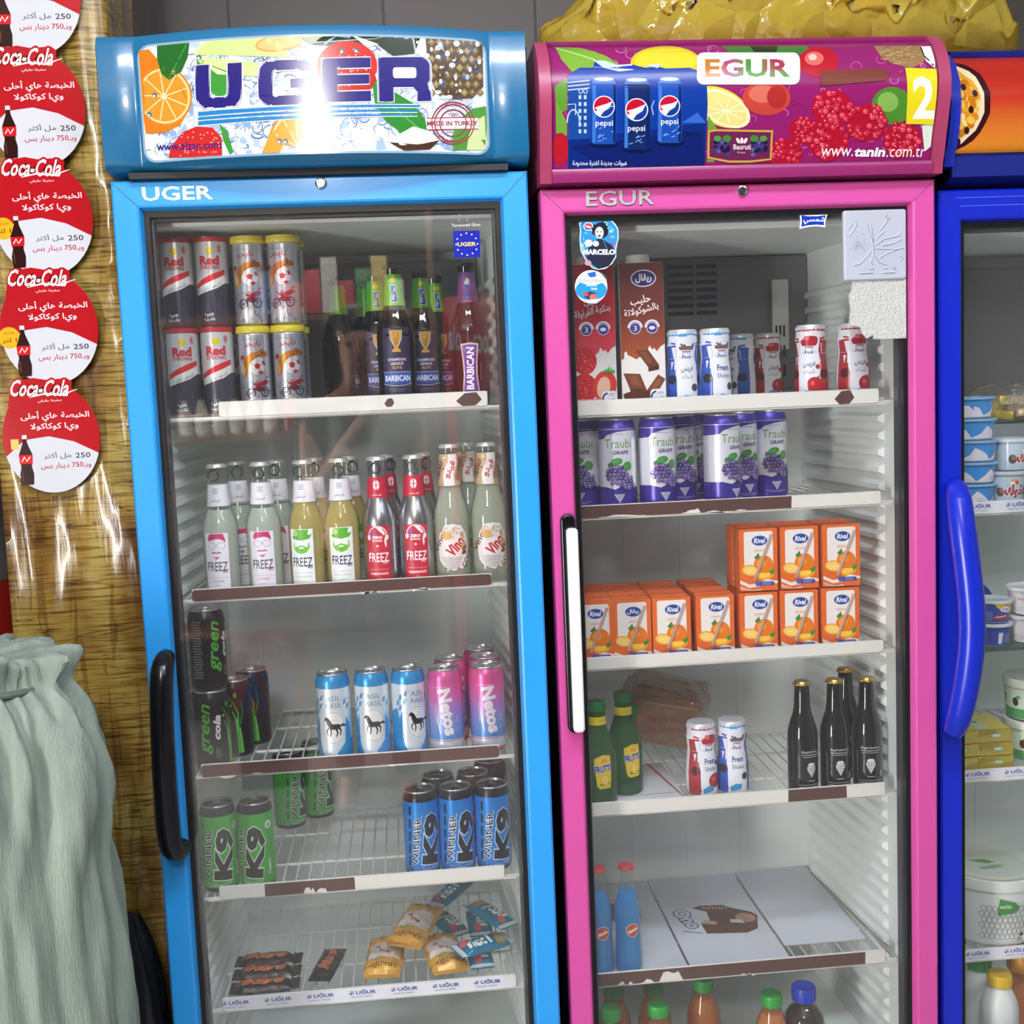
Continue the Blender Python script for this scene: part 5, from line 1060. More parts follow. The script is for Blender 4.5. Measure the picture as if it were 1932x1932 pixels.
lab_l = ['yellow bottle with a green hat label, right beside the pink-label bottles', 'yellow bottle with green hat label, next to the silver-red metal bottles', 'yellow drink bottle standing behind the left yellow bottle', 'yellow drink bottle standing behind the right yellow bottle']
c = make_bottle('drink_bottle', 'x', PF, G_CLEAR, '#d9d6d6', 'yellow lime bottles', D_LEM, .7, 'crown', True, (lambda k, r, a, b: d_freez('lime', k, r, a, b), .008, .104), (d_freezneck, .147, .182), _mats['cap_silver'])
at_row(c, [(577, .128), (645, .128), (598, .196), (665, .196)], ZB[1], 985, lab_l, [-.25, -.05, .1, .3])
lab_l = ['silver metal bottle with a red label, left one of the front pair', 'silver metal bottle with a red label, right one beside the clear coconut bottles', 'silver metal bottle with red neck band behind the left metal bottle', 'silver metal bottle with red neck band behind the right metal bottle']
c = make_bottle('drink_bottle', 'x', PF, mat('bottle_metal', '#b9bac0', .25, .95), '#d9d6d6', 'silver pomegranate bottles', None, .7, 'crown', True, (d_pom, .007, .103), (d_pomneck, .148, .182), _mats['cap_silver'])
at_row(c, [(716, .128), (784, .128), (733, .196), (801, .196)], ZB[1], 985, lab_l, [-.12, -.02, .5, .4])
PV = [(.029, 0), (.0304, .004), (.0306, .03), (.0306, .104), (.0297, .118), (.026, .132), (.0215, .148), (.019, .16), (.017, .185), (.0155, .21), (.0148, .222), (.0152, .226), (.014, .2285)]
c = make_bottle('drink_bottle', 'x', PV, G_CLEAR, '#d8d6d2', 'clear coconut bottles', D_COCO, .8, 'crown', False, (d_vino, .022, .1), (d_vinoneck, .162, .214), _mats['cap_silver'])
at_row(c, [(852, .13), (922, .13), (886, .198)], ZB[1], 985, ['clear tall bottle with brown and red label, beside the silver metal bottles', 'clear tall bottle with brown and red label, nearest the right wall of the blue fridge', 'clear tall bottle behind the two brown-and-red-label bottles'], [.0, .12, .1])
# dark malt bottles with green neck foil
def d_cup(k, r, v0, v1):
    k.rect(-24, v0, 24, v1, '#2a2140', r=1.5); k.rect(-24, v0 + 18, 24, v0 + 37, '#2b4a94'); k.line([(-24, v0 + 37), (24, v0 + 37)], .7, '#b9c4e0'); k.line([(-24, v0 + 18), (-8, v0 + 15), (8, v0 + 15), (24, v0 + 18)], .9, '#b9c4e0')
    k.text('BARBICAN', 0, v0 + 27, 42, 9.5, '#dfe4ee', bold=.02); y = v1 - 24
    k.poly([(-9, y + 20), (9, y + 20), (8, y + 6), (3, y - 6), (3, y - 9), (7, y - 12), (7, y - 15), (-7, y - 15), (-7, y - 12), (-3, y - 9), (-3, y - 6), (-8, y + 6)], '#c08f34'); k.line([(-10, y + 20), (-9, y + 6), (-3, y - 6)], .8, '#e8e0d0'); k.line([(10, y + 20), (9, y + 6), (3, y - 6)], .8, '#e8e0d0')
    for a in (-4, 0, 4): k.line([(a, y + 17), (a * .4, y - 4)], 1.1, '#6a4a1a')
    k.text('CHAMPIONS', 0, v0 + 57, 30, 4.6, '#c9c4d2', bold=.03); k.text('LEAGUE', 0, v0 + 50.5, 20, 4.6, '#c9c4d2', bold=.03); k.text('ELITE', 0, v0 + 44, 15, 4.2, '#c08a4a', bold=.03); k.line([(-14, v0 + 9), (12, v0 + 9)], .9, '#6a6484'); k.line([(-10, v0 + 6), (9, v0 + 6)], .7, '#6a6484')
def d_foil(k, r, v0, v1):
    w = math.pi * r; k.grad(-w, v0, w, v1, ('#7cc02a', '#5fb824', '#4aa424'), 4); m = (v0 + v1) / 2; k.poly([(-6, m + 8), (6, m + 8), (4.4, m), (6, m - 20), (-5, m - 20), (-3.6, m - 6)], '#dfe8f0'); k.poly([(-5.2, m + 7), (5.2, m + 7), (3.6, m), (5.2, m - 19), (-4.2, m - 19), (-2.8, m - 6)], '#2a55b0'); k.text('BARBICAN', .3, m - 6, 20, 3.6, '#eef2f6', rot=80, bold=.02); k.ell(0, m + 16, 6, 4, '#c9b040')
def d_barb(k, r, v0, v1):
    m = (v0 + v1) / 2
    for q, col in ((0, '#c9a06a'), (1.4, '#d8d0e0'), (2.2, '#5a2f8a')): k.poly([(-15 + q, v1 - q), (0, v1 + 1.5 - q), (15 - q, v1 - q), (12 - q, m + 10), (11.5 - q, m - 10), (14.5 - q, v0 + q), (0, v0 - 1.5 + q), (-14.5 + q, v0 + q), (-11.5 + q, m - 10), (-12 + q, m + 10)], col)
    k.text('BARBICAN', 0, m, 68, 12, '#eeeaf2', rot=88, bold=.03); k.line([(17, m - 20), (18, m + 8)], 1, '#a86a6a')
def d_purplefoil(k, r, v0, v1):
    w = math.pi * r; k.rect(-w, v0, w, v1, '#7a3a7a'); k.grad(-w, v0, w, v1, ('#2f2c52', '#7c3c78', '#4a3560'), 4); m = (v0 + v1) / 2; k.poly([(-4, m + 4), (4, m + 6), (3.4, m - 6), (4.6, m - 20), (-3, m - 20), (-2.4, m - 8)], '#2f4a9c'); k.poly([(-5, m + 6), (0, m + 16), (5, m + 12), (4, m + 4)], '#b9b0a0'); k.line([(-7, m - 22), (6, m - 22)], .9, '#c88aa8')
PBA = [(.029, 0), (.0308, .004), (.031, .03), (.031, .118), (.029, .132), (.023, .15), (.0178, .166), (.0155, .185), (.0138, .208), (.0133, .222), (.0142, .2235), (.0142, .227), (.013, .2295)]
MALT = clear('malt_bottle_glass', tint='#18301c', body='#0c140e', dens=.85, f0=.06)
FOILM = mat('foil_print', rough=.25, metal=.45, attr=True)
mb_ = dict(cap='crown', body_label=(d_cup, .022, .13), neck_label=(d_foil, .166, .216), capmat=mat('cap_black', '#14151a', .4))
c = make_bottle('malt_bottle', 'x', PBA, MALT, '#14151a', 'dark malt bottles with green neck foil', None, **mb_); 
for ch in c.children:
    if ch.name.startswith('neck_label'): ch.data.materials[0] = FOILM
at_row(c, [(746, .128), (797, .205), (711, .235), (640, .29), (690, .37), (822, .31)], ZB[0], 620, ['dark bottle with green neck foil and gold cup label, frontmost of the green-necked group', 'dark bottle with green neck foil just behind and right of the frontmost gold cup bottle', 'dark green-necked bottle half hidden behind the left side of the frontmost one', 'dark green-necked bottle farthest left, close to the silver yellow-lidded cans', 'dark green-necked bottle deepest in the fridge, second from the left', 'dark green-necked bottle at the back, nearest the purple label bottle'], [.0, .1, .1, 1.6, 1.9, .3])
c = make_bottle('malt_bottle', 'dark bottle with a purple label, at the right end of the top shelf', PBA, MALT, '#14151a', None, None, cap='crown', body_label=(d_barb, .02, .1), neck_label=(d_purplefoil, .166, .216), capmat=_mats['cap_black'])
at_row(c, [(884, .128)], ZB[0], 620, [c['label']], [-.05])

# blue fridge, third shelf
BT = mat('lid_dark', '#1b1d26', .3, .6)
c = make_can('drink_can', 'x', .0295, .136, '#26242a', d_green, 'black cola cans with green leaves')
p = at(403, 1400, .128); at_row(c, [(403, .128), (447, .194), (482, .26)], ZB[2], 1400, ['black cola can with green leaves, lower one of the stack at the left', 'black cola can with green leaves standing in the second row', 'black cola can with green leaves, deepest of the three on the shelf'], [.15, -.75, -.9])
dup(c, (p.x + .001, .128, ZB[2] + .1362), .95, 'black cola can with grey small print, upper one of the stack at the left')
c = make_can('drink_can', 'x', .0285, .152, '#3d97d4', d_asil, 'white and blue cans with a black horse')
at_row(c, [(630, .128), (703, .128), (772, .128)], ZB[2], 1340, ['white and blue horse can, leftmost of the three', 'white and blue horse can, middle of the three', 'white and blue horse can turned a little, touching the pink cans'], [-.05, .0, .45])
c = make_can('drink_can', 'x', .0295, .149, '#d9629e', d_netos, 'pink to blue soda cans')
at_row(c, [(841, .128), (920, .128), (852, .195), (918, .195), (909, .262)], ZB[2], 1340, ['pink to blue soda can beside the horse cans, front row', 'pink to blue soda can in front beside the right fridge wall', 'pink soda can behind the left front pink can', 'pink soda can in the second row by the right wall', 'pink soda can deepest in the right-hand column'], [-.1, -.02, .5, .8, .2])
# blue fridge, fourth shelf
c = make_can('energy_can', 'x', .0299, .15, '#1c2030', lambda k, r, h: d_k9('#3fae3c', '#23301f', k, r, h, 'g'), 'green energy cans', lidmat=BT, tabmat=BT)
at_row(c, [(414, .13), (484, .13), (552, .40), (606, .445)], ZB[3], 1590, ['green energy can at the left front corner of the fourth shelf', 'green energy can beside the left front one, white seal on its right', 'green energy can near the back wall, facing sideways', 'green energy can hidden behind the one near the back wall'], [.06, -.32, 1.0, .9])
c = make_can('energy_can', 'x', .0299, .15, '#15171f', lambda k, r, h: d_k9('#1f80d4', '#1a2330', k, r, h, 'b'), 'bright blue energy cans', lidmat=BT, tabmat=BT)
at_row(c, [(795, .13), (862, .13), (930, .13)], ZB[3], 1560, ['bright blue energy can, leftmost of the three', 'bright blue energy can in the middle of the three', 'bright blue energy can beside the right fridge wall'], [.26, .22, .24])
def d_dark(col, k, r, h):
    w = W2(r); k.rect(-w, 11, w, h - 17, col); k.text('K9', 0, 70, 88, 34, '#d0ccd0', rot=84, bold=.07); k.text('K9', 0, 70, 85, 31, '#22242a', rot=84, bold=.05); k.ell(30, 112, 7, 8, '#b4c4bc')
DRD = mat('lid_wine', '#4a1628', .3, .6)
c = make_can('energy_can', 'x', .0299, .15, '#15171f', lambda k, r, h: d_dark('#1c1d24', k, r, h), None, lidmat=BT, tabmat=BT)
at_row(c, [(829, .197)], ZB[3], 1540, ['black energy can behind the leftmost blue one'], [.7])
c = make_can('energy_can', 'x', .0299, .15, '#45142a', lambda k, r, h: d_dark('#4c1730', k, r, h), 'wine red energy cans', lidmat=DRD, tabmat=DRD)
at_row(c, [(895, .198), (928, .265)], ZB[3], 1540, ['wine red energy can behind the middle blue one', 'wine red energy can deepest on the fourth shelf, by the wall'], [.3, .1])

# blue fridge, fifth shelf: chocolate bars and sweets
def pillow(L, Wd, T, crimp=.012, seed=0, nu=26, nv=10, rough=.002):
    """sealed wrapper lying flat, long side along x"""
    mb = MB(); rows = []; rnd.seed(seed); ph = rnd.uniform(0, 9)
    top = []; bot = []
    for i in range(nu + 1):
        u = i / nu; x = (u - .5) * L; e = min(u, 1 - u) * L; q = min(1, max(0, (e - crimp) / .012)); q = math.sin(q * PI / 2) ** .7 if q > 0 else 0
        wd = Wd * (.96 + .04 * q); zig = .0006 * (1 if i % 2 else -1) if e < crimp else 0
        rt, rb = [], []
        for j in range(nv + 1):
            v = j / nv * 2 - 1; y = v * wd / 2; c_ = (1 - abs(v) ** 3.2) * q; nz = noise.noise(Vector((x * 90 + ph, y * 90, seed))) * rough * (.4 + q)
            rt.append((x, y, T * .5 + T * .5 * c_ + nz + zig + .0003)); rb.append((x, y, T * .5 - T * .5 * c_ - .0003 + zig))
        top.append(rt); bot.append(rb)
    rows = [t + b[::-1] for t, b in zip(top, bot)]
    mb.grid(rows, wrap=True); n = len(rows[0]); mb.f += [tuple(range(n)), tuple((len(rows) - 1) * n + j for j in range(n))]; mb.m += [0, 0]
    def surf(x, y):
        u = min(max(x / L + .5, 0), 1) * nu; i = min(int(u), nu - 1); t = u - i; v = min(max((y / Wd + .5), 0), 1) * nv; j = min(int(v), nv - 1); s_ = v - j
        a = top[i][j][2] * (1 - s_) + top[i][j + 1][2] * s_; b = top[i + 1][j][2] * (1 - s_) + top[i + 1][j + 1][2] * s_; return a * (1 - t) + b * t
    return mb, surf
def wrapper(name, label, L, Wd, T, col, art, group, cat, seed=1, crimp=.012, metal=.25, rough=.002, trans=None):
    t = thing(name, label, cat, (0, 0, 0), 0, group); mb, surf = pillow(L, Wd, T, crimp, seed, rough=rough)
    mb.build('wrapper', trans or mat('wrap_' + col[1:], col, .28, metal), t, smooth=60)
    k = Ink(lambda x, y: (x * .001, y * .001)); art(k, L * 1000, Wd * 1000); k.step = 1.5e-5
    k.build('print', INKG, lambda u, v, l: (u, v, surf(u, v) + .0006 + l), t, [(-.5 + i / 26) * L for i in range(27)], [(-.5 + i / 10) * Wd for i in range(11)])
    return t
def d_mars(k, L, w):
    k.text('Mars', -2, -1, L * .62, w * .46, '#d8a06a', bold=.075, shear=.25); k.text('Mars', -2, -1, L * .6, w * .42, '#b8402c', bold=.04, shear=.25); k.ell(L * .33, w * .18, w * .13, w * .13, '#c9c4be'); k.line([(-L * .3, -w * .38), (L * .3, -w * .38)], .7, '#8a6a3a')
c = wrapper('chocolate_bar', 'x', .118, .042, .02, '#1c1512', d_mars, 'dark brown chocolate bars', 'chocolate bar', 2)
zs5 = ZB[4] + .001
for i, (x, y, a, lab) in enumerate(((.128, .137, .03, 'dark chocolate bar lying nearest the logo rail'), (.126, .184, .0, 'dark chocolate bar in the middle of the three side by side'), (.124, .231, -.03, 'dark chocolate bar at the back of the three side by side'), (.231, .196, 1.38, 'dark chocolate bar lying alone and askew to the right of the three'))):
    if i == 0: c.location = (x, y, zs5); c.rotation_euler.z = a; c['label'] = lab
    else: dup(c, (x, y, zs5), a, lab)
def d_yel(k, L, w):
    k.rect(-L * .18, -w * .42, L * .2, w * .42, '#d8c8c0'); k.rect(-L * .1, -w * .4, L * .08, w * .4, '#e2d8d6'); k.scrib(-L * .33, 0, w * .8, L * .1, '#7a4a1c', 90, 6); k.scrib(L * .32, 0, w * .8, L * .07, '#8a5a20', 90, 8)
    k.ell(-L * .22, w * .2, 5, 7, '#8aa03a'); k.ell(-L * .02, 0, 6, 9, '#b8504a'); k.ell(L * .06, w * .2, 4, 5, '#b8403a'); k.line([(-L * .46, -w * .4), (-L * .46, w * .4)], 1, '#d89a3a'); k.line([(L * .46, -w * .4), (L * .46, w * .4)], 1, '#d89a3a')
c = wrapper('snack_pack', 'x', .15, .066, .026, '#d8a23c', d_yel, 'golden yellow snack packs', 'snack pack', 5, .014, .1, .006)
for i, (x, y, a, tl, lab) in enumerate(((.332, .2, 1.5, 0, 'golden yellow snack pack, leftmost of its heap'), (.388, .24, 1.25, .1, 'golden yellow snack pack in the middle, lying over its neighbours'), (.437, .196, 1.72, 0, 'golden yellow snack pack beside the teal bars'))):
    z = zs5 + (.036 if i == 1 else 0)
    if i == 0: c.location = (x, y, z); c.rotation_euler.z = a; c['label'] = lab
    else: dup(c, (x, y, z), a, lab, rot=(tl, -tl * .6, a))
def d_teal(k, L, w):
    k.rect(-L * .5 + 2, -w * .48, -L * .4, w * .48, '#c9d0d2'); k.rect(L * .4, -w * .48, L * .5 - 2, w * .48, '#c9d0d2'); k.text('no:1', -L * .1, 0, L * .42, w * .62, '#dfe9e6', bold=.05); k.ell(-L * .32, w * .12, w * .17, w * .17, '#c9505a'); k.poly([(L * .16, -w * .4), (L * .38, -w * .4), (L * .38, w * .4), (L * .22, w * .4)], '#8a7a4a')
    for i in range(4): k.line([(L * .2 + i * 5, -w * .3), (L * .24 + i * 5, w * .3)], 2, '#b9a066')
c = wrapper('wafer_bar', 'x', .112, .044, .02, '#1f7a9c', d_teal, 'teal wafer bars', 'wafer bar', 8, .011, .3, .003)
for i, (x, y, z, rt, lab) in enumerate(((.499, .19, 0, (0, 0, 1.64), 'teal wafer bar next to the golden packs, near the rail'), (.505, .165, .028, (.1, .05, .5), 'teal wafer bar lying across the front of the heap'), (.507, .312, .0, (0, 0, 1.6), 'teal wafer bar upright-facing in the middle of the heap'), (.524, .236, .05, (.05, -.1, 2.2), 'teal wafer bar slanting on top by the right fridge wall'), (.448, .318, .0, (0, 0, 2.0), 'teal wafer bar with pale end behind the golden packs'), (.462, .43, .014, (0, -.18, .85), 'teal wafer bar alone at the back, sticking up to the right'))):
    if i == 0: c.location = (x, y, zs5 + z); c.rotation_euler = rt; c['label'] = lab
    else: dup(c, (x, y, zs5 + z), 0, lab, rot=rt)

# ---------------------------------------------------------------- pink fridge, top shelf
def box_art(name, k, w, h, par, y=0.0, side=None, material=INK): return k.build(name, material, lambda u, v, l: (u, y - .0002 - l, v), par)
def d_milk(kind, k, w, h):
    if kind == 'choc': k.grad(-w, 0, w, h, ('#b8622c', '#a4502a', '#6a3028', '#5a2a26'), 10); t1, t2 = ar('حليب'), ar('بالشوكولاتة')
    else: k.grad(-w, 0, w, h, ('#e8b0b8', '#d8455a', '#c01c2c', '#b01a26'), 10); t1, t2 = ar('حليب'), ar('بنكهة الفراولة')
    k.poly([(-w, 0), (w, 0), (w, 108), (w * .8, 104), (w * .62, 96), (w * .5, 102), (w * .42, 99), (w * .3, 106), (w * .2, 98), (0, 92), (-w * .3, 84), (-w * .7, 92), (-w * .74, 98), (-w * .84, 96), (-w * .86, 86), (-w, 84)], '#e2dfdc')
    if kind == 'choc':
        for P_, c_ in (([(-12, 98), (8, 100), (26, 74), (8, 70)], '#6a3a24'), ([(-6, 96), (5, 97), (16, 78), (6, 76)], '#7c4830'), ([(8, 70), (26, 74), (26, 66), (8, 63)], '#532a1c'), ([(-34, 62), (-6, 60), (4, 34), (-24, 36)], '#6f3e28'), ([(-26, 58), (-12, 57), (-4, 40), (-18, 41)], '#834c32'), ([(-24, 36), (4, 34), (4, 27), (-22, 28)], '#532a1c'), ([(4, 32), (24, 58), (36, 50), (22, 28)], '#764430'), ([(10, 34), (24, 52), (30, 48), (18, 32)], '#8a5238')): k.poly(P_, c_)
        k.poly([(-w + 2, 28), (w - 2, 28), (w - 6, 8), (-w + 6, 8)], '#4a261c'); k.ell(0, 27, w - 4, 6, '#5c3022')
    else:
        k.ell(-16, 84, 20, 22, '#c3202c'); k.ell(-18, 40, 22, 24, '#bf1f28'); k.ell(16, 42, 20, 26, '#cf3a32', -10); k.ell(14, 40, 11, 18, '#e8b8a0', -10); rnd.seed(2)
        for _ in range(60): a, q = rnd.uniform(0, 6.28), rnd.uniform(0, .9); cx, cy = rnd.choice(((-16, 84), (-18, 40))); k.ell(cx + 19 * q * math.cos(a), cy + 21 * q * math.sin(a), .9, 1.2, '#e0706a', n=6)
        for i in range(5): k.poly([(14 + i * 4 - 2, 64), (16 + i * 4, 76 - abs(i - 2) * 3), (18 + i * 4, 64)], '#3f9a34')
        k.poly([(-w + 2, 22), (w - 2, 22), (w - 8, 2), (-w + 8, 2)], '#d4808c')
    k.ell(4, h - 26, 21, 14, '#e2e2ee'); k.ell(4, h - 26, 19.4, 12.4, '#2c2c68'); k.text(ar('ريڤال'), 4, h - 26, 27, 15, '#e8e8f2', bold=.03)
    k.text(t1, -2, h - 62, 34 if kind == 'choc' else 26, 16, '#f2ece8', rot=10, bold=.02); k.text(t2, -1, h - 78, 58 if kind == 'choc' else 60, 15, '#f2ece8', rot=12, bold=.015)
    for x, c_ in ((-12, '#39367c'), (16, '#3a3690')): k.ring(x, h - 106, 11, 11, 3, '#dfe0ea', 0, 180); k.ell(x, h - 107, 9.4, 9.4, '#dfe0ea'); k.ell(x, h - 107, 8.4, 8.4, c_); k.ell(x, h - 107, 5, 3, '#dfe0ea') if x > 0 else k.text('3', x, h - 107, 6, 9, '#dfe0ea')
    k.rect(10, 8, 36, 34, '#e8e8ec', r=6); k.ring(20, 21, 8, 9, 3, '#39417c', 90, 280); k.text('100%', 27, 28, 10, 4, '#4a4f80'); k.text(ar('حليب'), 27, 21, 10, 5, '#4a4f80'); k.text(ar('أبقار'), 27, 13, 10, 5, '#4a4f80')
def milk_carton(kind, label, px, Y, tz):
    w, d, h = .074, .072, .242; p = at(px, 640, Y - d / 2); t = thing('milk_carton', label, 'milk carton', (p.x, Y, ZP[0]), tz, 'tall milk cartons')
    b = MB().box(-w / 2, w / 2, -d / 2, d / 2, 0, h, bev=.0015); b.build('carton_body', mat('carton_side_' + kind, '#d9d7d6', .4), t)
    k = Ink(lambda x, y: (x * .001, y * .001)); d_milk(kind, k, w * 500, h * 1000); k.build('front_print', INKG, lambda u, v, l: (max(-w / 2 + .0006, min(w / 2 - .0006, u)), -d / 2 - .0002 - l, max(.0006, min(h - .0006, v))), t)
    k = Ink(lambda x, y: (x * .001, y * .001))
    for i in range(40): k.line([(-30, 20 + i * 4), (-8 - (i * 7 % 9), 20 + i * 4)], 1.4, '#7d7f8c')
    k.rect(0, 0, 36, 242, '#6a4a44' if kind == 'choc' else '#a02a38'); k.build('side_print', INK, lambda u, v, l: (-w / 2 - .0002 - l, -u, v), t)
    cp = MB(); cp.lathe([(.0215, h - .0005), (.0215, h + .004), (.019, h + .005), (.019, h + .0135), (.0175, h + .015), (0, h + .015)], 32, caps=False)
    for i in range(28): a = 2 * PI * i / 28; cp.box(-.0007, .0007, -.0197, -.0185, h + .0055, h + .013, M=Matrix.Rotation(a, 4, 'Z'))
    cp.build('screw_cap', mat('cap_offwhite', '#d0ceca', .35), t); return t
milk_carton('straw', 'tall red strawberry milk carton partly behind two door stickers', 1120, .15, .0)
milk_carton('choc', 'tall brown chocolate milk carton with chocolate pieces on its front', 1215, .15, -.06)
PS_ = [(r_ * 1.13, z_ * .955) for r_, z_ in [(.021, 0), (.0238, .003), (.0246, .012), (.0246, .036), (.0244, .052), (.0228, .068), (.021, .082), (.0208, .092), (.022, .102), (.0228, .11), (.0215, .117), (.0205, .122), (.0212, .127), (.0205, .13)]]
def d_shake(kind, k, r, v0, v1):
    w = math.pi * r; red = kind.startswith('red'); k.rect(-w, v0, w, v1, '#e0e2ec'); c1 = '#a8202c' if red else '#2b4fb4'; c2 = '#3a9ad4'
    for s_ in (-1, 1):
        k.poly([(s_ * 18, v0), (s_ * 15, 40), (s_ * 20, 60), (s_ * 16, 84), (s_ * 19, 108), (s_ * 40, 112), (s_ * 40, v0)], '#a8343c' if red else '#3a5cb8'); k.ell(s_ * 26, 84, 10, 16, '#dfe2ec'); k.ell(s_ * 26, 48, 8, 8, '#5a1c22' if red else '#2f3038'); k.poly([(s_ * 14, 12), (s_ * 36, 12), (s_ * 36, 34), (s_ * 20, 30)], c1)
    k.poly([(-14, 94), (14, 94), (17, 108), (16, v1), (-16, v1), (-17, 106)], '#dfe4ee' if not red else '#e6dcde')
    if red: k.ell(0, 104, 15, 14, c1); k.ell(-4, 108, 5, 4, '#d8606a')
    else: k.poly([(-12, 96), (12, 96), (15, 108), (-15, 108)], '#6a5a5a'); k.rect(-16, 114, 16, 128, c2)
    for i in range(-4, 5): k.ell(i * 8, 119, 4, 5, c2 if not red else c1, n=10)
    k.rect(-17, 8, 17, 95, '#e6e8f0', r=9)
    k.ring(0, 84, 12, 8, .8, '#4a5a90'); k.text('Park', 0, 84, 18, 9, '#33447c', bold=.02, shear=.25); k.line([(-8, 93.5), (8, 93.5)], 1.6, '#b02a3a')
    if kind.endswith('ar'): k.text(ar('فريش'), 0, 65, 20, 12, '#4a5a8c', bold=.02); k.text(ar('شيك'), 0, 52, 17, 9, '#5a6690')
    else: k.text('Fresh', 0, 65, 20, 10, '#33529c', bold=.03); k.text('Shake', 0, 52, 20, 7.6, '#5a6690', bold=0)
    if red: k.ell(8, 30, 12, 13, '#b02430'); k.ell(5, 33, 3, 4, '#d85a62'); k.poly([(10, 40), (16, 47), (15, 40)], '#8a1c24'); k.ell(14, 60, 4, 4, '#b8303a')
    else: k.ell(11, 34, 5.4, 6.4, '#3c3c40'); k.ring(11, 34, 3.4, 4.2, .8, '#6a6a6e')
    k.poly([(-14, 16), (-4, 22), (6, 20), (4, 12), (-12, 8)], c2)
def make_shake(kind, label, group):
    t = make_bottle('milkshake_bottle', label, PS_, WHITE, '#e4e6ea', group, None, cap=(.0244, .006), body_label=(lambda k, r, a, b: d_shake(kind, k, r, a, b), .005, .121), capmat=mat('foil_lid', '#d3d6da', .35, .3), material=INKG); return t
sg = 'small milkshake bottles'
c = make_shake('blue_ar', 'x', sg); at_row(c, [(1288, .13)], ZP[0], 690, ['blue and white milkshake bottle beside the chocolate carton'], [.05])
c = make_shake('blue_en', 'x', sg); at_row(c, [(1349, .13), (1398, .40)], ZP[0], 690, ['blue and white milkshake bottle, second from the chocolate carton', 'small blue milkshake bottle deep at the back of the top shelf'], [.25, -1.2])
c2 = dup(c, (.90, .15, ZP[3]), .0, 'blue and white milkshake bottle on the fourth shelf beside the red one'); p = atz(1383, 1491, ZP[3]); c2.location = (p.x, p.y, ZP[3]); c2.rotation_euler.z = .1
c = make_shake('red_ar', 'x', sg); at_row(c, [(1530, .13), (1609, .13), (1449, .415)], ZP[0], 690, ['red and white milkshake bottle, left of the front pair at the right', 'red and white milkshake bottle nearest the right wall, below the foam pad', 'red and white milkshake bottle deep at the back of the top shelf'], [-.45, .12, .1])
c = make_shake('red_en', 'x', sg); p = atz(1325, 1496, ZP[3]); c.location = (p.x, p.y, ZP[3]); c.rotation_euler.z = .35; c['label'] = 'red and white milkshake bottle in the middle of the fourth shelf'
# second shelf: grape cans
c = make_can('drink_can', 'x', .0308, .1572, '#4c40a8', d_traubi, 'purple and white grape cans')
at_row(c, [(1104, .188), (1165, .128), (1240, .128), (1281, .196), (1306, .262), (1362, .128), (1395, .197), (1452, .23)], ZP[1], 860, ['grape can half hidden by the pink door frame', 'grape can facing straight out, second from the left', 'grape can turned left, third in the front row', 'grape can in the second row, right of the third front can', 'grape can in deep shade in the third row', 'grape can turned to show its small print, rightmost of the front row', 'grape can just behind the rightmost front one', 'grape can farthest right on its shelf'], [-.5, -.16, .14, .0, -.1, .45, .22, .02])
# third shelf: orange juice boxes
def d_juice(k, w, h, arabic=False):
    k.rect(-w, 0, w, h, '#dc6a2c'); k.rect(-w + 8, 24, w - 8, h - 6, '#e9e2dc', r=4); k.poly([(-w + 8, 24), (w - 8, 24), (w - 8, 44), (6, 40), (-10, 34), (-w + 8, 40)], '#d8683a')
    k.ell(2, h - 22, 14.5, 9.5, '#d8d8e4'); k.ell(2, h - 22, 13.4, 8.4, '#2c4a94'); k.text(ar('ريڤال') if arabic else 'Rival', 2, h - 22, 20, 9, '#e8ecf4', bold=.03, shear=0 if arabic else .2)
    k.text(ar('برتقال') if arabic else 'ORANGE', 2, h - 39, 20, 4.4, '#d08a6a', bold=.01)
    k.ell(8, 44, 17, 17, '#e07a1e'); k.ell(4, 48, 8, 7, '#ea9a3e'); k.ell(-15, 36, 15, 9.5, '#e89a2a', -12); k.ell(-15, 36, 12.4, 7.6, '#f2c868', -12)
    for i in range(6): a = i * PI / 3; k.line([(-15, 36), (-15 + 11 * math.cos(a), 36 + 6.6 * math.sin(a))], .7, '#f6e2a8')
    k.ell(10, 30, 16, 12, '#eaa22c', 0, 175, 365); k.ell(9, 31, 12, 9, '#f4c84a', 0, 180, 360); k.poly([(18, 34), (28, 38), (26, 30), (20, 27)], '#3f8a3a'); k.poly([(-8, 58), (0, 66), (2, 58), (-4, 54)], '#3f8a3a')
    k.poly([(-w, 20), (-16, 12), (0, 14), (14, 20), (w, 16), (w, 12), (14, 14), (0, 8), (-16, 6), (-w, 14)], '#e8d8d0'); k.poly([(-w, 10), (-12, 2), (4, 4), (4, 1), (-12, 0), (-w, 4)], '#dca890')
    k.rect(-4, 9, 26, 16, '#34429a', r=3); k.ell(-2, 13, 4.6, 4.6, '#4a5ab0'); k.line([(5, 13.6), (22, 13.6)], 1, '#aab4dc'); k.line([(5, 11), (20, 11)], .8, '#aab4dc')
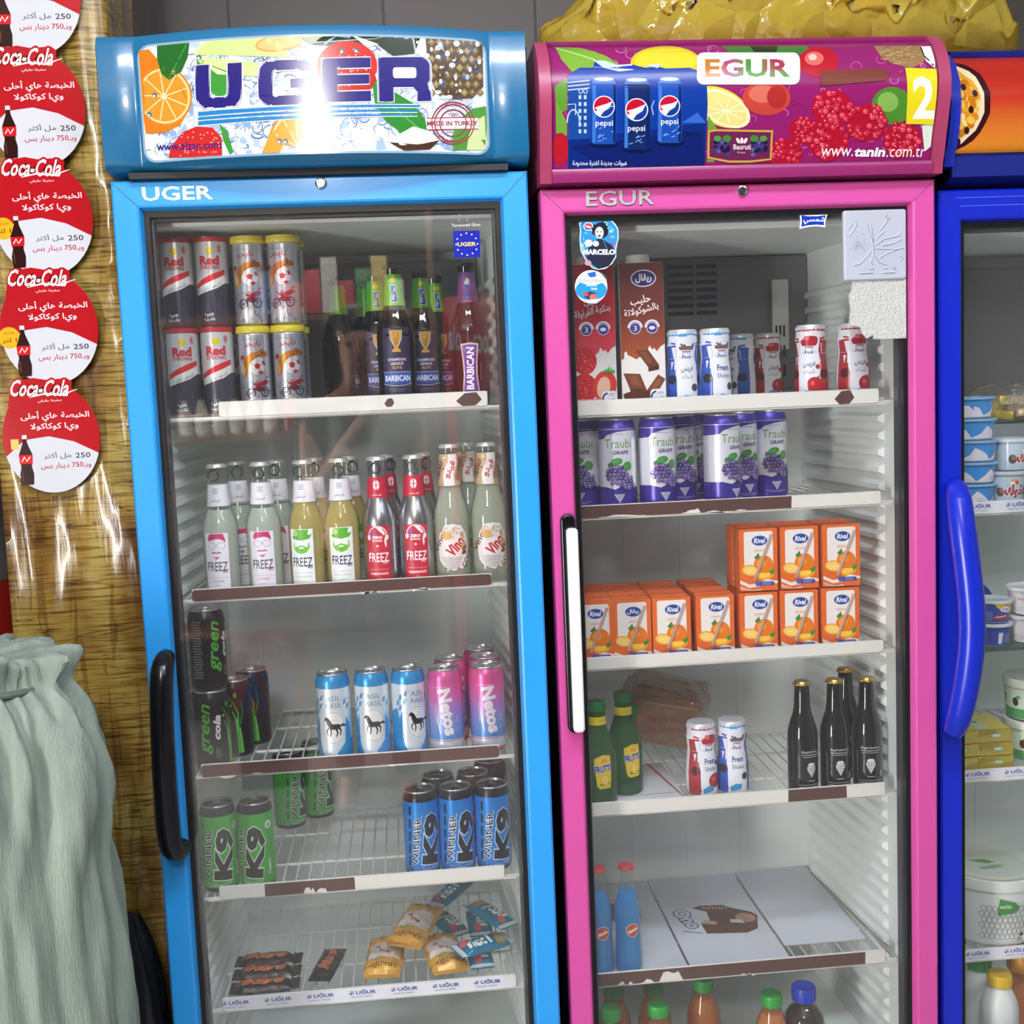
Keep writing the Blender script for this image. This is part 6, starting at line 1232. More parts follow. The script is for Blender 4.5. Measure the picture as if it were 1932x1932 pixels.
def juice_box(arabic, label):
    w, d, h = .066, .042, .1085; t = thing('juice_box', label, 'juice box', (0, 0, 0), 0, 'orange juice boxes'); b = MB(); b.box(-w / 2, w / 2, -d / 2, d / 2, 0, h - .0015, bev=.0012); b.box(-w / 2 + .002, w / 2 - .002, -.0015, .0015, h - .0016, h + .0006)
    b.build('carton_body', mat('juice_carton', '#dc6c34', .32), t); k = Ink(lambda x, y: (x * .001, y * .001)); d_juice(k, w * 500, h * 1000, arabic)
    k.build('front_print', INKG, lambda u, v, l: (max(-w / 2 + .0005, min(w / 2 - .0005, u)), -d / 2 - .0002 - l, max(.0005, min(h - .002, v))), t)
    MB().tube([(.022, -d / 2 - .0029, h - .012), (-.008, -d / 2 - .0029, .02)], .0026, 8).build('straw', clear('straw_film', tint='#f4ece8', body='#f0e0d8', dens=.55, f0=.08), t)
    return t
jl = ['far left, half hidden by the door frame', 'second from the left', 'third from the left', 'fourth from the left, beside the tall stack', 'left one of the three under the upper row', 'middle one of the three under the upper row', 'right one of the three under the upper row']
js = ['leftmost front one', 'Arabic-lettered front one', 'third front one', 'fourth front one', 'fifth front one', 'sixth front one', 'rightmost front one']
jx = [1122, 1193, 1268, 1350, 1432, 1509, 1587]
ja = juice_box(True, 'orange juice box in the lower row, second from the left, with Arabic lettering'); p = at(1193, 1160, .112); ja.location = (p.x, .133, ZP[2]); ja.rotation_euler.z = -.03
jb = juice_box(False, 'x'); first = True
rnd.seed(31)
def put_j(px, Y, z, lab):
    global first
    p = at(px, 1160, Y - .021); loc = (p.x, Y, z); r = rnd.uniform(-.04, .02)
    if first: jb.location = loc; jb.rotation_euler.z = r; jb['label'] = lab; first = False
    else: dup(jb, loc, r, lab)
Z3 = ZP[2]
for i, px in enumerate(jx):
    if i != 1: put_j(px, .133, Z3, 'orange juice box in the lower row, ' + jl[i])
for i, px in enumerate(jx):
    p0 = at(px, 1160, .112)
    for row in (1, 2, 3) if i < 4 else (1,):
        Y = .133 + row * .0455; loc = (p0.x + .0022 * row, Y, Z3); dup(jb, loc, rnd.uniform(-.02, .02), 'orange juice box in the %s row back, behind the lower %s' % (('second', 'third', 'fourth')[row - 1], js[i]))
for i, nm in ((4, 'left'), (5, 'middle'), (6, 'right')):
    p0 = at(jx[i], 1160, .112); dup(jb, (p0.x + .002, .133, Z3 + .1095), rnd.uniform(-.05, 0), 'orange juice box on top, %s one of the upper three' % nm); dup(jb, (p0.x + .002, .1785, Z3 + .1095), 0, 'orange juice box behind the %s one of the upper three' % nm)
# fourth shelf
def d_frutti(k, r, v0, v1):
    k.poly([(-15, v1 - 4), (0, v1 + 2), (15, v1), (15, v0 + 14), (13, v0), (-6, v0 - 1), (-11, v0 + 4), (-15, v0 + 40)], '#e8c918'); k.line([(-14, v1 - 5), (0, v1 + .6), (14, v1 - 1)], .8, '#b8a020'); m = (v0 + v1) / 2
    k.text('FRUTTI', 0, m + 6, 30, 14, '#f4f4f6', bold=.09, rot=6); k.text('FRUTTI', 0, m + 6, 29, 12.5, '#2a3a9c', bold=.05, rot=6); k.ell(2, m + 20, 5, 4, '#d8a060'); k.ell(3, m - 13, 8, 10, '#eab624'); k.ell(3, m - 13, 6, 8, '#f2d45a'); k.poly([(-8, m - 22), (-2, m - 18), (0, m - 23)], '#4a9a34'); k.poly([(6, m - 22), (11, m - 17), (12, m - 22)], '#4a9a34'); k.scrib(0, v0 + 5, 12, 2.4, '#7a6a1a', 0, 5)
def d_fneck(k, r, v0, v1): w = math.pi * r; k.rect(-w, v0, w, v1, '#e2cc1e'); k.scrib(6, (v0 + v1) / 2, 10, 3, '#8a8a3a', 0, 5)
PFR = [(.03, 0), (.0322, .004), (.0325, .018), (.0325, .072), (.0316, .086), (.0282, .102), (.022, .119), (.017, .134), (.0152, .142), (.0142, .16), (.0138, .167)]
c = make_bottle('soda_bottle', 'x', PFR, clear('green_glass', tint='#4aa44a', body='#2a8a34', dens=.5, f0=.06), '#1f6a34', 'green bottles with yellow labels', clear('drink_green', tint='#6ab850', body='#3a9a3a', dens=.5, f0=.02), .72, (.0155, .012), False, (d_frutti, .034, .09), (d_fneck, .14, .154), mat('cap_green', '#1c7034', .35))
p = atz(1180, 1490, ZP[3] + .0028); c.location = (p.x, p.y, ZP[3] + .0028); c.rotation_euler.z = .28; c['label'] = 'green bottle with a yellow label, fully visible on the fourth shelf'
p = atz(1131, 1512, ZP[3] + .0028); dup(c, (p.x, p.y, ZP[3] + .0028), .1, 'green bottle with a yellow label half hidden by the pink frame')
def d_black(k, r, v0, v1):
    m = (v0 + v1) / 2; c_ = '#c6c6ca'
    for i, wd in enumerate((34, 30)): k.line([(-wd / 2, v1 - 6 - i * 3.6), (wd / 2, v1 - 6 - i * 3.6)], .7 + .3 * (i == 0), c_)
    k.text('Baghdadiana', 0, v1 - 1, 34, 5, c_, shear=.3)
    k.poly([(-7, m + 9), (-3, m + 12), (3, m + 12), (7, m + 9), (5, m + 6), (-5, m + 6)], c_)
    for i, n in ((0, 4), (1, 4), (2, 3), (3, 2), (4, 1)):
        for j in range(n): k.ell((j - (n - 1) / 2) * 4, m + 4 - i * 3.8, 2.1, 2, c_, n=9)
    k.line([(-22, v0 + 5), (20, v0 + 5)], .7, c_); k.line([(-21, v0 + 1), (19, v0 + 1)], 1, c_); k.line([(-6, v0 + 12), (6, v0 + 12)], 1, c_)
    for i in range(7): k.line([(17, v0 + 12 + i * 1.6), (22, v0 + 12 + i * 1.6)], .8, c_)
    for i in range(16): k.line([(-23.4, v0 + 8 + i * 3.2), (-22, v0 + 9.4 + i * 3.2)], .9, '#8a8a90')
PBL = [(.0245, 0), (.026, .004), (.0262, .02), (.0262, .1), (.025, .112), (.0205, .128), (.0158, .142), (.014, .155), (.0128, .18), (.0126, .19), (.0136, .1915), (.0136, .194), (.0125, .196)]
c = make_bottle('malt_bottle', 'x', PBL, mat('black_glass', '#0b0c0e', .08, coat=.5), '#b8963e', 'black bottles with gold caps', None, cap='crown', body_label=(d_black, .014, .078), capmat=mat('cap_gold', '#c2a250', .25, .8))
at_row(c, [(1514, .13), (1575, .13), (1636, .13), (1596, .2)], ZP[3], 1390, ['black bottle with gold cap, leftmost of the front three', 'black bottle with gold cap, middle of the front three', 'black bottle with gold cap, beside the right fridge wall', 'black bottle with gold cap standing behind the front three'], [.25, .0, -.15, .3])
b = MB().box(-.088, .088, -.115, .115, 0, .0022, bev=.0005).build('paper_sheet', mat('sheet_white', '#d4d6da', .5, vary=.05, vscale=7), None); b.location = (.782, .214, ZP[3]); tag(b, 'white sheet lying under the green bottles on the fourth shelf', 'sheet')
k = Ink(); k.line([(.06, .115), (.088, -.08)], .006, '#a83038'); k.line([(.03, -.112), (.088, -.09)], .008, '#b0343c'); k.line([(-.088, -.06), (.088, -.05)], .0015, '#6a6a70'); k.build('print', INK, lambda u, v, l: (max(-.087, min(.087, u)), max(-.114, min(.114, v)), .0024 + l), b)
# bread bag at the back
t = thing('bread_bag', 'clear bag of flat bread with red print leaning at the back of the fourth shelf', 'bread bag', (0, 0, 0))
m_ = MB(); rows = []
for i in range(25):
    u = i / 24; row = []
    for j in range(25):
        a = 2 * PI * j / 24.0; w_ = .085 * (1 if u < .8 else 1 - (u - .8) * 1.2); d_ = .03 * math.sin(min(1, (u + .04) / .2) * PI / 2) * (1 - .75 * max(0, u - .7) / .3)
        cx, sy = math.copysign(abs(math.cos(a)) ** .6, math.cos(a)), math.copysign(abs(math.sin(a)) ** .8, math.sin(a)); q = noise.noise(Vector((cx * 4, sy * 4, u * 9))) * .006 + noise.noise(Vector((cx * 12, sy * 12, u * 22))) * .003
        row.append((w_ * cx + q, d_ * sy + q, .004 + u * .15 + (q * 2 if u > .75 else q * .2)))
    rows.append(row[:-1])
m_.grid(rows, wrap=True); m_.build('bag', clear('bag_film', tint='#f2ece6', body='#d8cabc', dens=.28, f0=.09, rough=.12, crinkle=.5, cscale=22), t, smooth=60)
b = MB()
for i in range(4): b.box(-.07 + .004 * i, .07 - .003 * i, -.018 + i * .009, -.011 + i * .009, .008, .115 + .004 * (i % 2), bev=.003)
b.build('bread', mat('flat_bread', '#cfa068', .8, bump=.6, bscale=90, vary=.25, vscale=40), t)
k = Ink(lambda x, y: (x * .001, y * .001)); k.poly([(-70, 20), (-56, 14), (-50, 96), (-66, 100)], '#3f9a3c'); k.line([(-74, 14), (-70, 104)], 4, '#d08a44'); k.scrib(12, 78, 82, 20, '#b0303a', 12, 7, 2.4); k.scrib(10, 55, 80, 18, '#a83a44', 12, 9, 2); k.line([(-48, 108), (60, 112)], 5, '#c89a5a')
k.build('print', INK, lambda u, v, l: (u, -.0335 - l, v), t)
t.location = (.872, .40, ZP[3] + .001); t.rotation_euler = (.30, .22, -.12); t.location.z += .018
# fifth shelf: boards and blue soda
for (x0, x1, y0, y1, lab, art) in ((.698, .862, .097, .486, 'white board at the left on the fifth shelf, under the blue soda bottles', 0), (.866, 1.046, .097, .488, 'white board in the middle of the fifth shelf with a brown printed picture', 1), (1.051, 1.203, .165, .49, 'white board at the right of the fifth shelf, set back from the rail', 2)):
    b = MB().box(-(x1 - x0) / 2, (x1 - x0) / 2, -(y1 - y0) / 2, (y1 - y0) / 2, 0, .0038, bev=.0008).build('foam_board', mat('foam_board', '#c9cdd6', .5, vary=.04, vscale=6), None)
    b.location = ((x0 + x1) / 2, (y0 + y1) / 2, ZP[4] + .001); tag(b, lab, 'board', 'boards covering the fifth shelf')
    if art == 1:
        k = Ink(lambda x, y: (x * .001, y * .001)); k.poly([(-28, -54), (34, -62), (54, -50), (66, -4), (60, 10), (30, 34), (22, 44), (-14, 48), (-30, 40)], '#5f3a2e'); k.poly([(-30, 40), (-10, 24), (-12, -8), (-30, -20), (-50, -40), (-66, -30), (-64, 38)], '#c9cdd6'); k.ell(46, -8, 15, 17, '#b98f78', 30); k.poly([(18, -22), (40, -28), (36, -14), (20, -10)], '#c8cbd2'); k.line([(36, -8), (50, -16)], 1.4, '#4a2c22'); k.line([(34, 2), (46, -2)], 1.2, '#4a2c22'); k.poly([(-30, -18), (-6, -26), (-2, -16), (-20, -6)], '#c09a84'); k.scrib(6, 34, 42, 12, '#c2a468', -10, 4, 2.4)
        k.text('Ono', -46, 2, 74, 30, '#23242a', rot=-78, bold=.10); k.text('Ono', -46, 2, 70, 26, '#c4cad6', rot=-78, bold=.05); k.line([(-62, -40), (-34, -52)], 2, '#3a3a40')
        k.build('print', INK, lambda u, v, l: (u * 1.2 + .003, v * 1.15, .0040 + l), b)
    if art == 0:
        k = Ink(); k.poly([(.0, .02), (.06, .03), (.062, .05), (.04, .09), (.0, .1)], '#5a4a48'); k.build('print', INK, lambda u, v, l: (u - .02, v, .0040 + l), b)
PSO = [(r_ * 1.0, z_ * .975) for r_, z_ in [(.0225, 0), (.0242, .004), (.0245, .02), (.0236, .05), (.0228, .075), (.0238, .098), (.0236, .112), (.0205, .13), (.0165, .148), (.0132, .165), (.0122, .178), (.0122, .186), (.0128, .188), (.0128, .191), (.0118, .193)]]
def d_soda(k, r, v0, v1): m = (v0 + v1) / 2; k.ell(0, m, 12, 12.4, '#d8d8e2'); k.ell(0, m, 10.8, 11.2, '#c2512e'); k.text('Mirinda', 0, m, 17, 6.4, '#f2e6e2', rot=24, bold=.05)
c = make_bottle('soda_bottle', 'x', PSO, G_CLEAR, '#b82a3a', 'blue soda bottles', clear('drink_blue', tint='#5ab2f0', body='#38b8ff', dens=.97, f0=.02), .76, 'crown', False, (d_soda, .068, .092), None, mat('cap_red', '#c0303e', .4))
p = atz(1187, 1827, ZP[4] + .005); c.location = (p.x, p.y, ZP[4] + .005); c.rotation_euler.z = .2; c['label'] = 'blue soda bottle with red cap and orange disc, fully visible on the left board'
p = atz(1134, 1833, ZP[4] + .005); dup(c, (p.x, p.y, ZP[4] + .005), .1, 'blue soda bottle with red cap half hidden by the pink frame')
# bottom of the pink fridge: juice bottles on the floor of the cabinet
ZF = .2125
JH = .132
PJ = [(.029, 0), (.031, .004), (.031, .07), (.0295, .085), (.0255, .1), (.02, .112), (.0165, .12), (.016, JH)]
c = make_bottle('juice_bottle', 'x', PJ, clear('pet_clear', tint='#f2ece4', body='#c8b8a0', dens=.08, f0=.06), '#2f9a3c', 'orange juice bottles with green caps', clear('drink_orange', tint='#ffc078', body='#ffba6c', dens=.95, f0=.02), .86, (.0185, .016), False, None, None, mat('cap_leaf', '#2fa03c', .4))
for i, (px, py, lab) in enumerate(((1244, 1899, 'bright green cap juice bottle at the bottom, nearest the glass in the middle'), (1154, 1912, 'bright green cap juice bottle at the bottom left corner'), (1233, 1852, 'green cap juice bottle behind the front middle one'), (1326, 1845, 'green cap juice bottle farthest back, right of the middle ones'), (1157, 1858, 'green cap juice bottle at the left in the second row'), (1476, 1908, 'green cap juice bottle half hidden behind the blue cap bottle'))):
    p = atz(px, py, ZF + JH + .016)
    if i == 0: c.location = (p.x, max(p.y, .13), ZF); c['label'] = lab
    else: dup(c, (p.x, max(p.y, .13), ZF), .3 * i, lab)
PW = [(.034, 0), (.037, .005), (.037, .1), (.034, .118), (.026, .134), (.018, .146), (.0145, .152), (.0145, .16)]
c = make_bottle('water_bottle', 'clear water bottle with a bright blue cap at the bottom right of the pink fridge', PW, _mats['pet_clear'], '#1f3fc0', None, clear('drink_dark', tint='#6a6a72', body='#3a3a42', dens=.5, f0=.02), .8, (.0212, .028), False, None, None, mat('cap_blue', '#1f3cc4', .35))
p = at(1516, 1862, .15); c.location = (p.x, .15, ZF); s_ = (p.z - ZF) / .184; c.scale = (1, 1, s_)

# ---------------------------------------------------------------- second blue fridge: dairy goods
def make_tub(name, label, r0, r1, h, lidh, bodymat, lidcol, design, group=None, cat='tub', n=40):
    t = thing(name, label, cat, (0, 0, 0), 0, group); prof = [(r0 * .9, 0), (r0, .002), (r1, h - lidh), (r1 + .0015, h - lidh)]
    MB().lathe(prof, n).build('tub_body', bodymat, t, smooth=50)
    MB().lathe([(r1 + .003, h - lidh - .0005), (r1 + .0034, h - lidh + .001), (r1 + .003, h - .001), (r1 + .001, h), (r1 - .003, h - .0005), (r1 - .004, h - .0016), (0, h - .0016)], n, caps=False).build('lid', mat('lid_' + lidcol[1:], lidcol, .4), t, smooth=50)
    if design:
        f = interp(prof[1:3]); rm = f(h / 2); k = Ink(mm(rm)); design(k, rm * 1000, (h - lidh) * 1000); wrap(k, 'print', INKG, t, lambda v: f(v) + .0003, vcuts=[h * i / 5 for i in range(6)])
    return t
def d_cream(k, r, h):
    w = math.pi * r; k.rect(-w, 3, w, h, '#2f8fdc'); P_ = [(-w, 3), (w, 3)]
    for i in range(25): x = w - 2 * w * i / 24; P_.append((x, h * (.45 + .28 * math.sin(i * 1.1) + .08 * math.sin(i * 3.1))))
    k.poly([(x, y + .8) for x, y in P_[2:]] + [(-w, 3), (w, 3)], '#1f4f9a'); k.poly(P_, '#e2dfe8'); k.line([(-10, 8), (6, 8)], 1, '#b06a70'); k.line([(-10, 12), (2, 12)], .8, '#8a8a98')
CUPW = mat('tub_white', '#e3e4e6', .4)
c = make_tub('cream_cheese_tub', 'x', .031, .036, .037, .004, CUPW, '#7fb4e0', d_cream, 'small blue and white cream cheese tubs')
p = at(1836, 900, .15); tz0 = TZ[0] + .0098
for i, nm in enumerate(('lowest of the stack of five', 'second from the bottom of the stack', 'middle one of the stack', 'second from the top of the stack', 'topmost of the stack')):
    lab = 'small blue and white cream cheese tub, ' + nm; loc = (p.x + (0, .001, .003, -.001, -.003)[i], .15, tz0 + i * .0375)
    if i == 0: c.location = loc; c['label'] = lab
    else: dup(c, loc, .7 * i, lab)
def d_cup(k, r, h):
    w = math.pi * r; k.rect(-w, 2, w, h, '#b4c8d2'); k.ell(0, h * .75, 7, 5, '#e0a050'); k.ell(-4, h * .7, 4, 3, '#f0f0ec'); k.ell(4, h * .72, 3, 3, '#c24a3a')
    k.text(ar('كوك'), 0, h * .42, 34, h * .5, '#a82030', bold=.06, edge='#f2eef0', ew=.05)
    for s_ in (-1, 1): k.ell(s_ * 24, h * .4, 7, 8, '#5a4640'); k.ell(s_ * 22, h * .45, 4, 4, '#8a6a50')
c = make_tub('dessert_cup', 'pale blue dessert cup with red lettering, standing on the logo rail shelf', .0245, .0305, .056, .006, CUPW, '#c4d0d4', d_cup, 'pale blue dessert cups')
p = at(1898, 920, .15); c.location = (p.x + .002, .152, tz0)
dup(c, (p.x + .0105, .154, tz0 + .0565), .5, 'pale blue dessert cup stacked on another cup, second tier')
p2 = at(1950, 920, .15); dup(c, (p2.x + .014, .152, tz0), .3, 'pale blue dessert cup cut off by the right edge, lower tier')
# grey box at the back with a bag of yellow wrapped pieces on top
p = at(1905, 830, .33); t = MB(); ztop = at(1890, 802, .27).z
b = MB().box(-.09, .075, -.055, .055, 0, ztop - tz0 + .004, bev=.004).build('grey_box', mat('grey_carton', '#7c868c', .55, vary=.06, vscale=9), None); b.location = (p.x, .33, tz0 - .003); tag(b, 'plain grey box at the back under the bag of yellow pieces', 'box')
zt_ = ztop + .002; t = thing('sweets_bag', 'clear bag of yellow wrapped pieces lying on the grey box', 'bag', (p.x, .33, zt_))
rnd.seed(14)
for i in range(16):
    m_ = MB(); m_.box(-.02, .02, -.009, .009, -.009, .009, bev=.004, seg=2); o = m_.build('wrapped_piece', mat('yellow_foil' if i % 3 else 'peach_foil', '#d8c83a' if i % 3 else '#d8b89a', .3, .3), t); o.location = (-.072 + (i % 6) * .027, rnd.uniform(-.03, .03), .014 + (i // 6) * .014); o.rotation_euler = (rnd.uniform(-.2, .2), rnd.uniform(-.4, .4), rnd.uniform(0, 3))
rows = []
for i in range(13):
    u = i / 12; th = u * PI; row = []
    for j in range(28): a = 2 * PI * j / 28; q = noise.noise(Vector((math.cos(a) * 3, math.sin(a) * 3, u * 5))) * .008; row.append(((.098 * math.sin(th) ** .5 + q) * math.cos(a) + .004, (.052 * math.sin(th) ** .5 + q) * math.sin(a), .036 - .0345 * math.cos(th) + q * (.8 if 2 < i else 0) + .001))
    rows.append(row)
MB().grid(rows, wrap=True).build('bag_film', clear('clear_film', tint='#f6f6f0', body='#e0e0d0', dens=.08, f0=.09, rough=.1, crinkle=.5, cscale=30), t, smooth=70)
# glass shelf: spread tubs and white tubs
def d_spread(k, r, h):
    w = math.pi * r; k.rect(-w, 2, w, h, '#26439c'); k.poly([(-8, h), (w, h), (w, h * .55), (20, h * .5), (6, h * .62), (0, h * .8)], '#d8c63a'); k.ell(14, h * .7, 10, 5.4, '#e6e6ee'); k.ring(14, h * .7, 10, 5.4, 1, '#b02a34'); k.text('Kraft', 14, h * .7, 13, 5.4, '#2a4aa0', bold=.03, shear=.2)
    k.ell(8, h * .3, 16, 5, '#8a3a3c'); k.line([(-4, h * .3), (18, h * .36)], 1.6, '#e0d0c8'); k.rect(-34, 5, -26, h * .7, '#c8cad4'); k.rect(-22, 5, -8, h * .6, '#5a6ab0')
c = make_tub('spread_tub', 'x', .025, .031, .041, .005, CUPW, '#c9d0d4', d_spread, 'blue and yellow spread tubs'); p = at(1872, 1180, .155); zg = TZ[1] + .0068
c.location = (p.x, .155, zg); c.rotation_euler.z = 1.1; c['label'] = 'blue and yellow spread tub on the glass shelf, lower one with the barcode side showing'
dup(c, (p.x + .001, .155, zg + .0415), -.2, 'blue and yellow spread tub on the glass shelf, stacked on top of its twin')
t = thing('cheese_disc', 'round blue cheese box standing on edge behind the spread tubs', 'cheese box'); MB().lathe([(.05, 0), (.0515, .002), (.0515, .016), (.05, .018), (0, .018)], 44).build('box_body', mat('disc_blue', '#c4cede', .4), t)
k = Ink(lambda x, y: (x * .001, y * .001)); k.ell(0, 0, 46, 46, '#2a479c'); k.ell(10, 22, 12, 14, '#d8c050'); k.ell(28, 4, 8, 6, '#b03a3c'); k.scrib(0, -8, 60, 14, '#e8e8f0', 0, 6); k.build('print', INKG, lambda u, v, l: (u, v, .0183 + l), t)
p = at(1832, 1150, .24); t.location = (p.x, .26, zg + .0515); t.rotation_euler = (PI / 2 - .12, 0, 0)
def d_white(k, r, h): w = math.pi * r; k.rect(-w, 2, w, h, '#d9d6d8'); k.scrib(-6, h * .66, 30, 6, '#b0485a', 0, 6); k.line([(-w, h * .3), (w, h * .3)], 1, '#b9b6bc'); k.line([(-w, h * .2), (w, h * .2)], 1, '#b9b6bc')
c = make_tub('yogurt_tub', 'x', .029, .038, .05, .005, CUPW, '#d9dadc', d_white, 'white yogurt tubs'); p = at(1937, 1180, .16)
for i, lab in enumerate(('white yogurt tub on the glass shelf by the right edge, lower one', 'white yogurt tub on the glass shelf by the right edge, upper one')):
    loc = (p.x + .006, .16, zg + i * .0505)
    if i == 0: c.location = loc; c['label'] = lab
    else: dup(c, loc, -.5, lab)
# butter packs and lidded tubs
def butter(label):
    t = thing('butter_pack', label, 'butter pack', (0, 0, 0), 0, 'gold foil butter packs'); MB().box(-.0325, .0325, -.05, .05, 0, .0238, bev=.003).build('foil', mat('gold_foil', '#ead65c', .2, .75, bump=.5, bscale=70), t)
    k = Ink(lambda x, y: (x * .001, y * .001)); k.rect(-31, -48, 31, 48, '#d6c83e'); k.rect(-30, -40, -6, 30, '#c9cfa0'); k.ell(-18, 0, 8, 5, '#4a8a5a'); k.build('top_print', INKG, lambda u, v, l: (u, v, .0241 + l), t)
    k = Ink(lambda x, y: (x * .001, y * .001)); k.ell(4, 13, 9, 3.4, '#9cc4b0'); k.line([(-2, 13), (10, 13)], 1.2, '#e6f0ea'); k.build('front_print', INKG, lambda u, v, l: (u, -.0503 - l, v), t); return t
zb_ = TZ[2] + .0098; p = at(1888, 1400, .11); first = butter('gold butter pack, lowest of the pile of three'); first.location = (p.x, .174, zb_)
dup(first, (p.x + .001, .174, zb_ + .0242), -.05, 'gold butter pack, middle of the pile of three'); dup(first, (p.x - .001, .174, zb_ + .0484), -.08, 'gold butter pack, top of the pile of three with its yellow upper side showing')
for i, nm in enumerate(('lowest', 'middle', 'topmost')): dup(first, (p.x - .0662, .174, zb_ + i * .0242), .04, 'gold butter pack in the pile beside the blue door frame, %s one' % nm)
def d_olive(k, r, h):
    w = math.pi * r; k.rect(-w, 3, w, h, '#cfe0cf'); k.rect(-w, 3, w, h * .35, '#4a9a5a')
    for i in range(9): k.ell(-w + 8 + i * 2 * w / 9, h * .55, 6, 8, '#4a2c2c' if i % 2 else '#2a2a26'); k.ell(-w + 14 + i * 2 * w / 9, h * .7, 5, 3, '#5aa05a')
c = make_tub('lidded_tub', 'x', .046, .05, .075, .014, CUPW, '#dfe5da', d_olive, 'white lidded tubs with green print'); p = at(1946, 1400, .18)
for i, lab in enumerate(('white lidded tub with dark olives printed, lower of the stack by the right edge', 'white lidded tub with dark olives printed, upper of the stack by the right edge')):
    loc = (p.x + .004, .18, zb_ + i * .0755)
    if i == 0: c.location = loc; c['label'] = lab
    else: dup(c, loc, .4, lab)
# big cheese bucket
def d_farm(k, r, h):
    w = math.pi * r; k.rect(-w, 3, w, h - 6, '#d5dad6'); rnd.seed(8)
    for j in range(6):
        for i in range(16): x = -60 + i * 9 + (j % 2) * 4; k.ring(x, 18 + j * 11, 4.4, 4.8, .8, '#6a6e6c')
    k.poly([(-30, h - 12), (-4, h - 20), (6, h - 30), (-6, h - 40), (-34, h - 44)], '#3f8a3c'); k.scrib(-20, h - 28, 20, 9, '#e6efe4', 0, 4); k.poly([(34, 6), (60, 6), (62, h - 14), (38, h - 20), (36, 40)], '#5aa83c'); k.line([(34, 36), (58, 50)], 3, '#c9e4b8'); k.ell(47, 22, 6, 9, '#cfe6c0')
    k.poly([(10, 20), (20, 28), (30, 26), (34, 16), (28, 8), (16, 8)], '#eceeee'); k.ell(29, 20, 5, 8, '#3a3c40'); k.ell(12, 22, 4, 3, '#3a3c40'); k.line([(8, 14), (4, 10)], 2, '#3a3c40')
zc_ = TZ[3] + .0098
c = make_tub('cheese_bucket', 'large white cheese bucket with a green and grey farm print', .078, .086, .125, .02, CUPW, '#dfe6dc', d_farm); p = at(1866, 1730, .2); c.location = (p.x, .2, zc_); c.rotation_euler.z = .1
k = Ink(lambda x, y: (x * .001, y * .001)); k.ell(0, 0, 76, 76, '#dfe4cc'); k.ell(4, -4, 60, 60, '#cfdacd'); k.poly([(-30, 24), (2, 20), (12, 2), (-4, 0), (-20, 12)], '#5a9a3c'); k.poly([(-30, -12), (4, -8), (22, -16), (0, -24), (-26, -22)], '#8ab08a'); k.build('lid_print', INKG, lambda u, v, l: (u, v, .1236 + l), c)
# milk bottles at the bottom
PM = [(.03, 0), (.033, .004), (.033, .085), (.031, .1), (.024, .118), (.0185, .128), (.0175, .135)]
c = make_bottle('milk_bottle', 'x', PM, mat('milk_plastic', '#dfe3e0', .35), '#2f9a3c', 'white milk bottles', None, cap=(.021, .017), capmat=mat('cap_leaf', '#2fa03c', .4)); zf = .2125
for i, (px, py, lab) in enumerate(((1870, 1826, 'white milk bottle with green cap, nearest the front at the bottom'), (1853, 1803, 'white milk bottle with green cap, behind the front green-capped one'))):
    p = atz(px, py, zf + .152)
    if i == 0: c.location = (p.x, p.y + .045, zf); c['label'] = lab
    else: dup(c, (p.x - .006, p.y + .1, zf), .3, lab)
c2 = make_bottle('milk_bottle', 'white milk bottle with a yellow cap at the bottom right corner', PM, _mats['milk_plastic'], '#d8b818', None, None, cap=(.021, .017), capmat=mat('cap_yellow', '#d8b41a', .4)); p = atz(1904, 1868, zf + .15); c2.location = (p.x + .012, max(p.y, .125), zf)
c2 = make_bottle('juice_bottle', 'orange juice bottle with a broad amber cap behind the milk bottles', PM, clear('pet_clear', dens=.1), '#c88a1a', None, _mats['drink_orange'], .85, cap=(.027, .034), capmat=mat('cap_amber', '#c98a1c', .4)); p = atz(1930, 1800, zf + .169); c2.location = (p.x + .01, p.y + .02, zf)

# ---------------------------------------------------------------- left of the fridges
sk = mat('woven_sack', '#7c897e', .5, bump=.45, bscale=420, stretch=(1, 1, .12), vary=.2, vscale=60)
prof = [(1.10, 6, .052, 1), (1.075, 30, .085, 1), (1.05, 62, .1, 1), (1.03, 44, .07, 1)]
SY = -.22; tzs = [(1228, 86), (1246, 104), (1268, 96), (1286, 84), (1300, 96), (1322, 126), (1360, 152), (1420, 176), (1490, 188), (1550, 194), (1600, 200), (1680, 212), (1780, 228), (1880, 240), (1960, 252), (2200, 262), (2560, 268), (2740, 256)]
cx0 = at(-70, 1600, SY).x; rows = []
for i, (py, ex) in enumerate(tzs):
    pt = at(ex, py, SY); r0 = pt.x - cx0; row = []; z = max(pt.z, .004); fold = (1 - min(1, i / 14)) * .15 + .03
    for j in range(160):
        a = 2 * PI * j / 160; n1 = math.sin(a * 11 + i * .16 + math.sin(a * 3) * 1.5) * .55 + math.sin(a * 23 + i * .3) * .3 + noise.noise(Vector((math.cos(a) * 3, math.sin(a) * 3, i * .35))) * .8 + 1.3 * max(0, 1 - 5 * abs(noise.noise(Vector((math.cos(a - z * 1.2) * 4, math.sin(a - z * 1.2) * 4, z * 1.5))))) - 1.0 * max(0, 1 - 6 * abs(noise.noise(Vector((math.cos(a + z * .9) * 5, math.sin(a + z * .9) * 5, z + 7)))))
        r = r0 * (1 + fold * (n1 - .25)); row.append((cx0 + r * math.cos(a), SY + .02 + r * .78 * math.sin(a), z + (noise.noise(Vector((math.cos(a) * 6, math.sin(a) * 6, 2))) * .022 if i < 3 else 0)))
    rows.append(row)
rows.insert(0, [(cx0 + (x - cx0) * .55, SY + (y - SY) * .55, z - .012) for x, y, z in rows[0]])
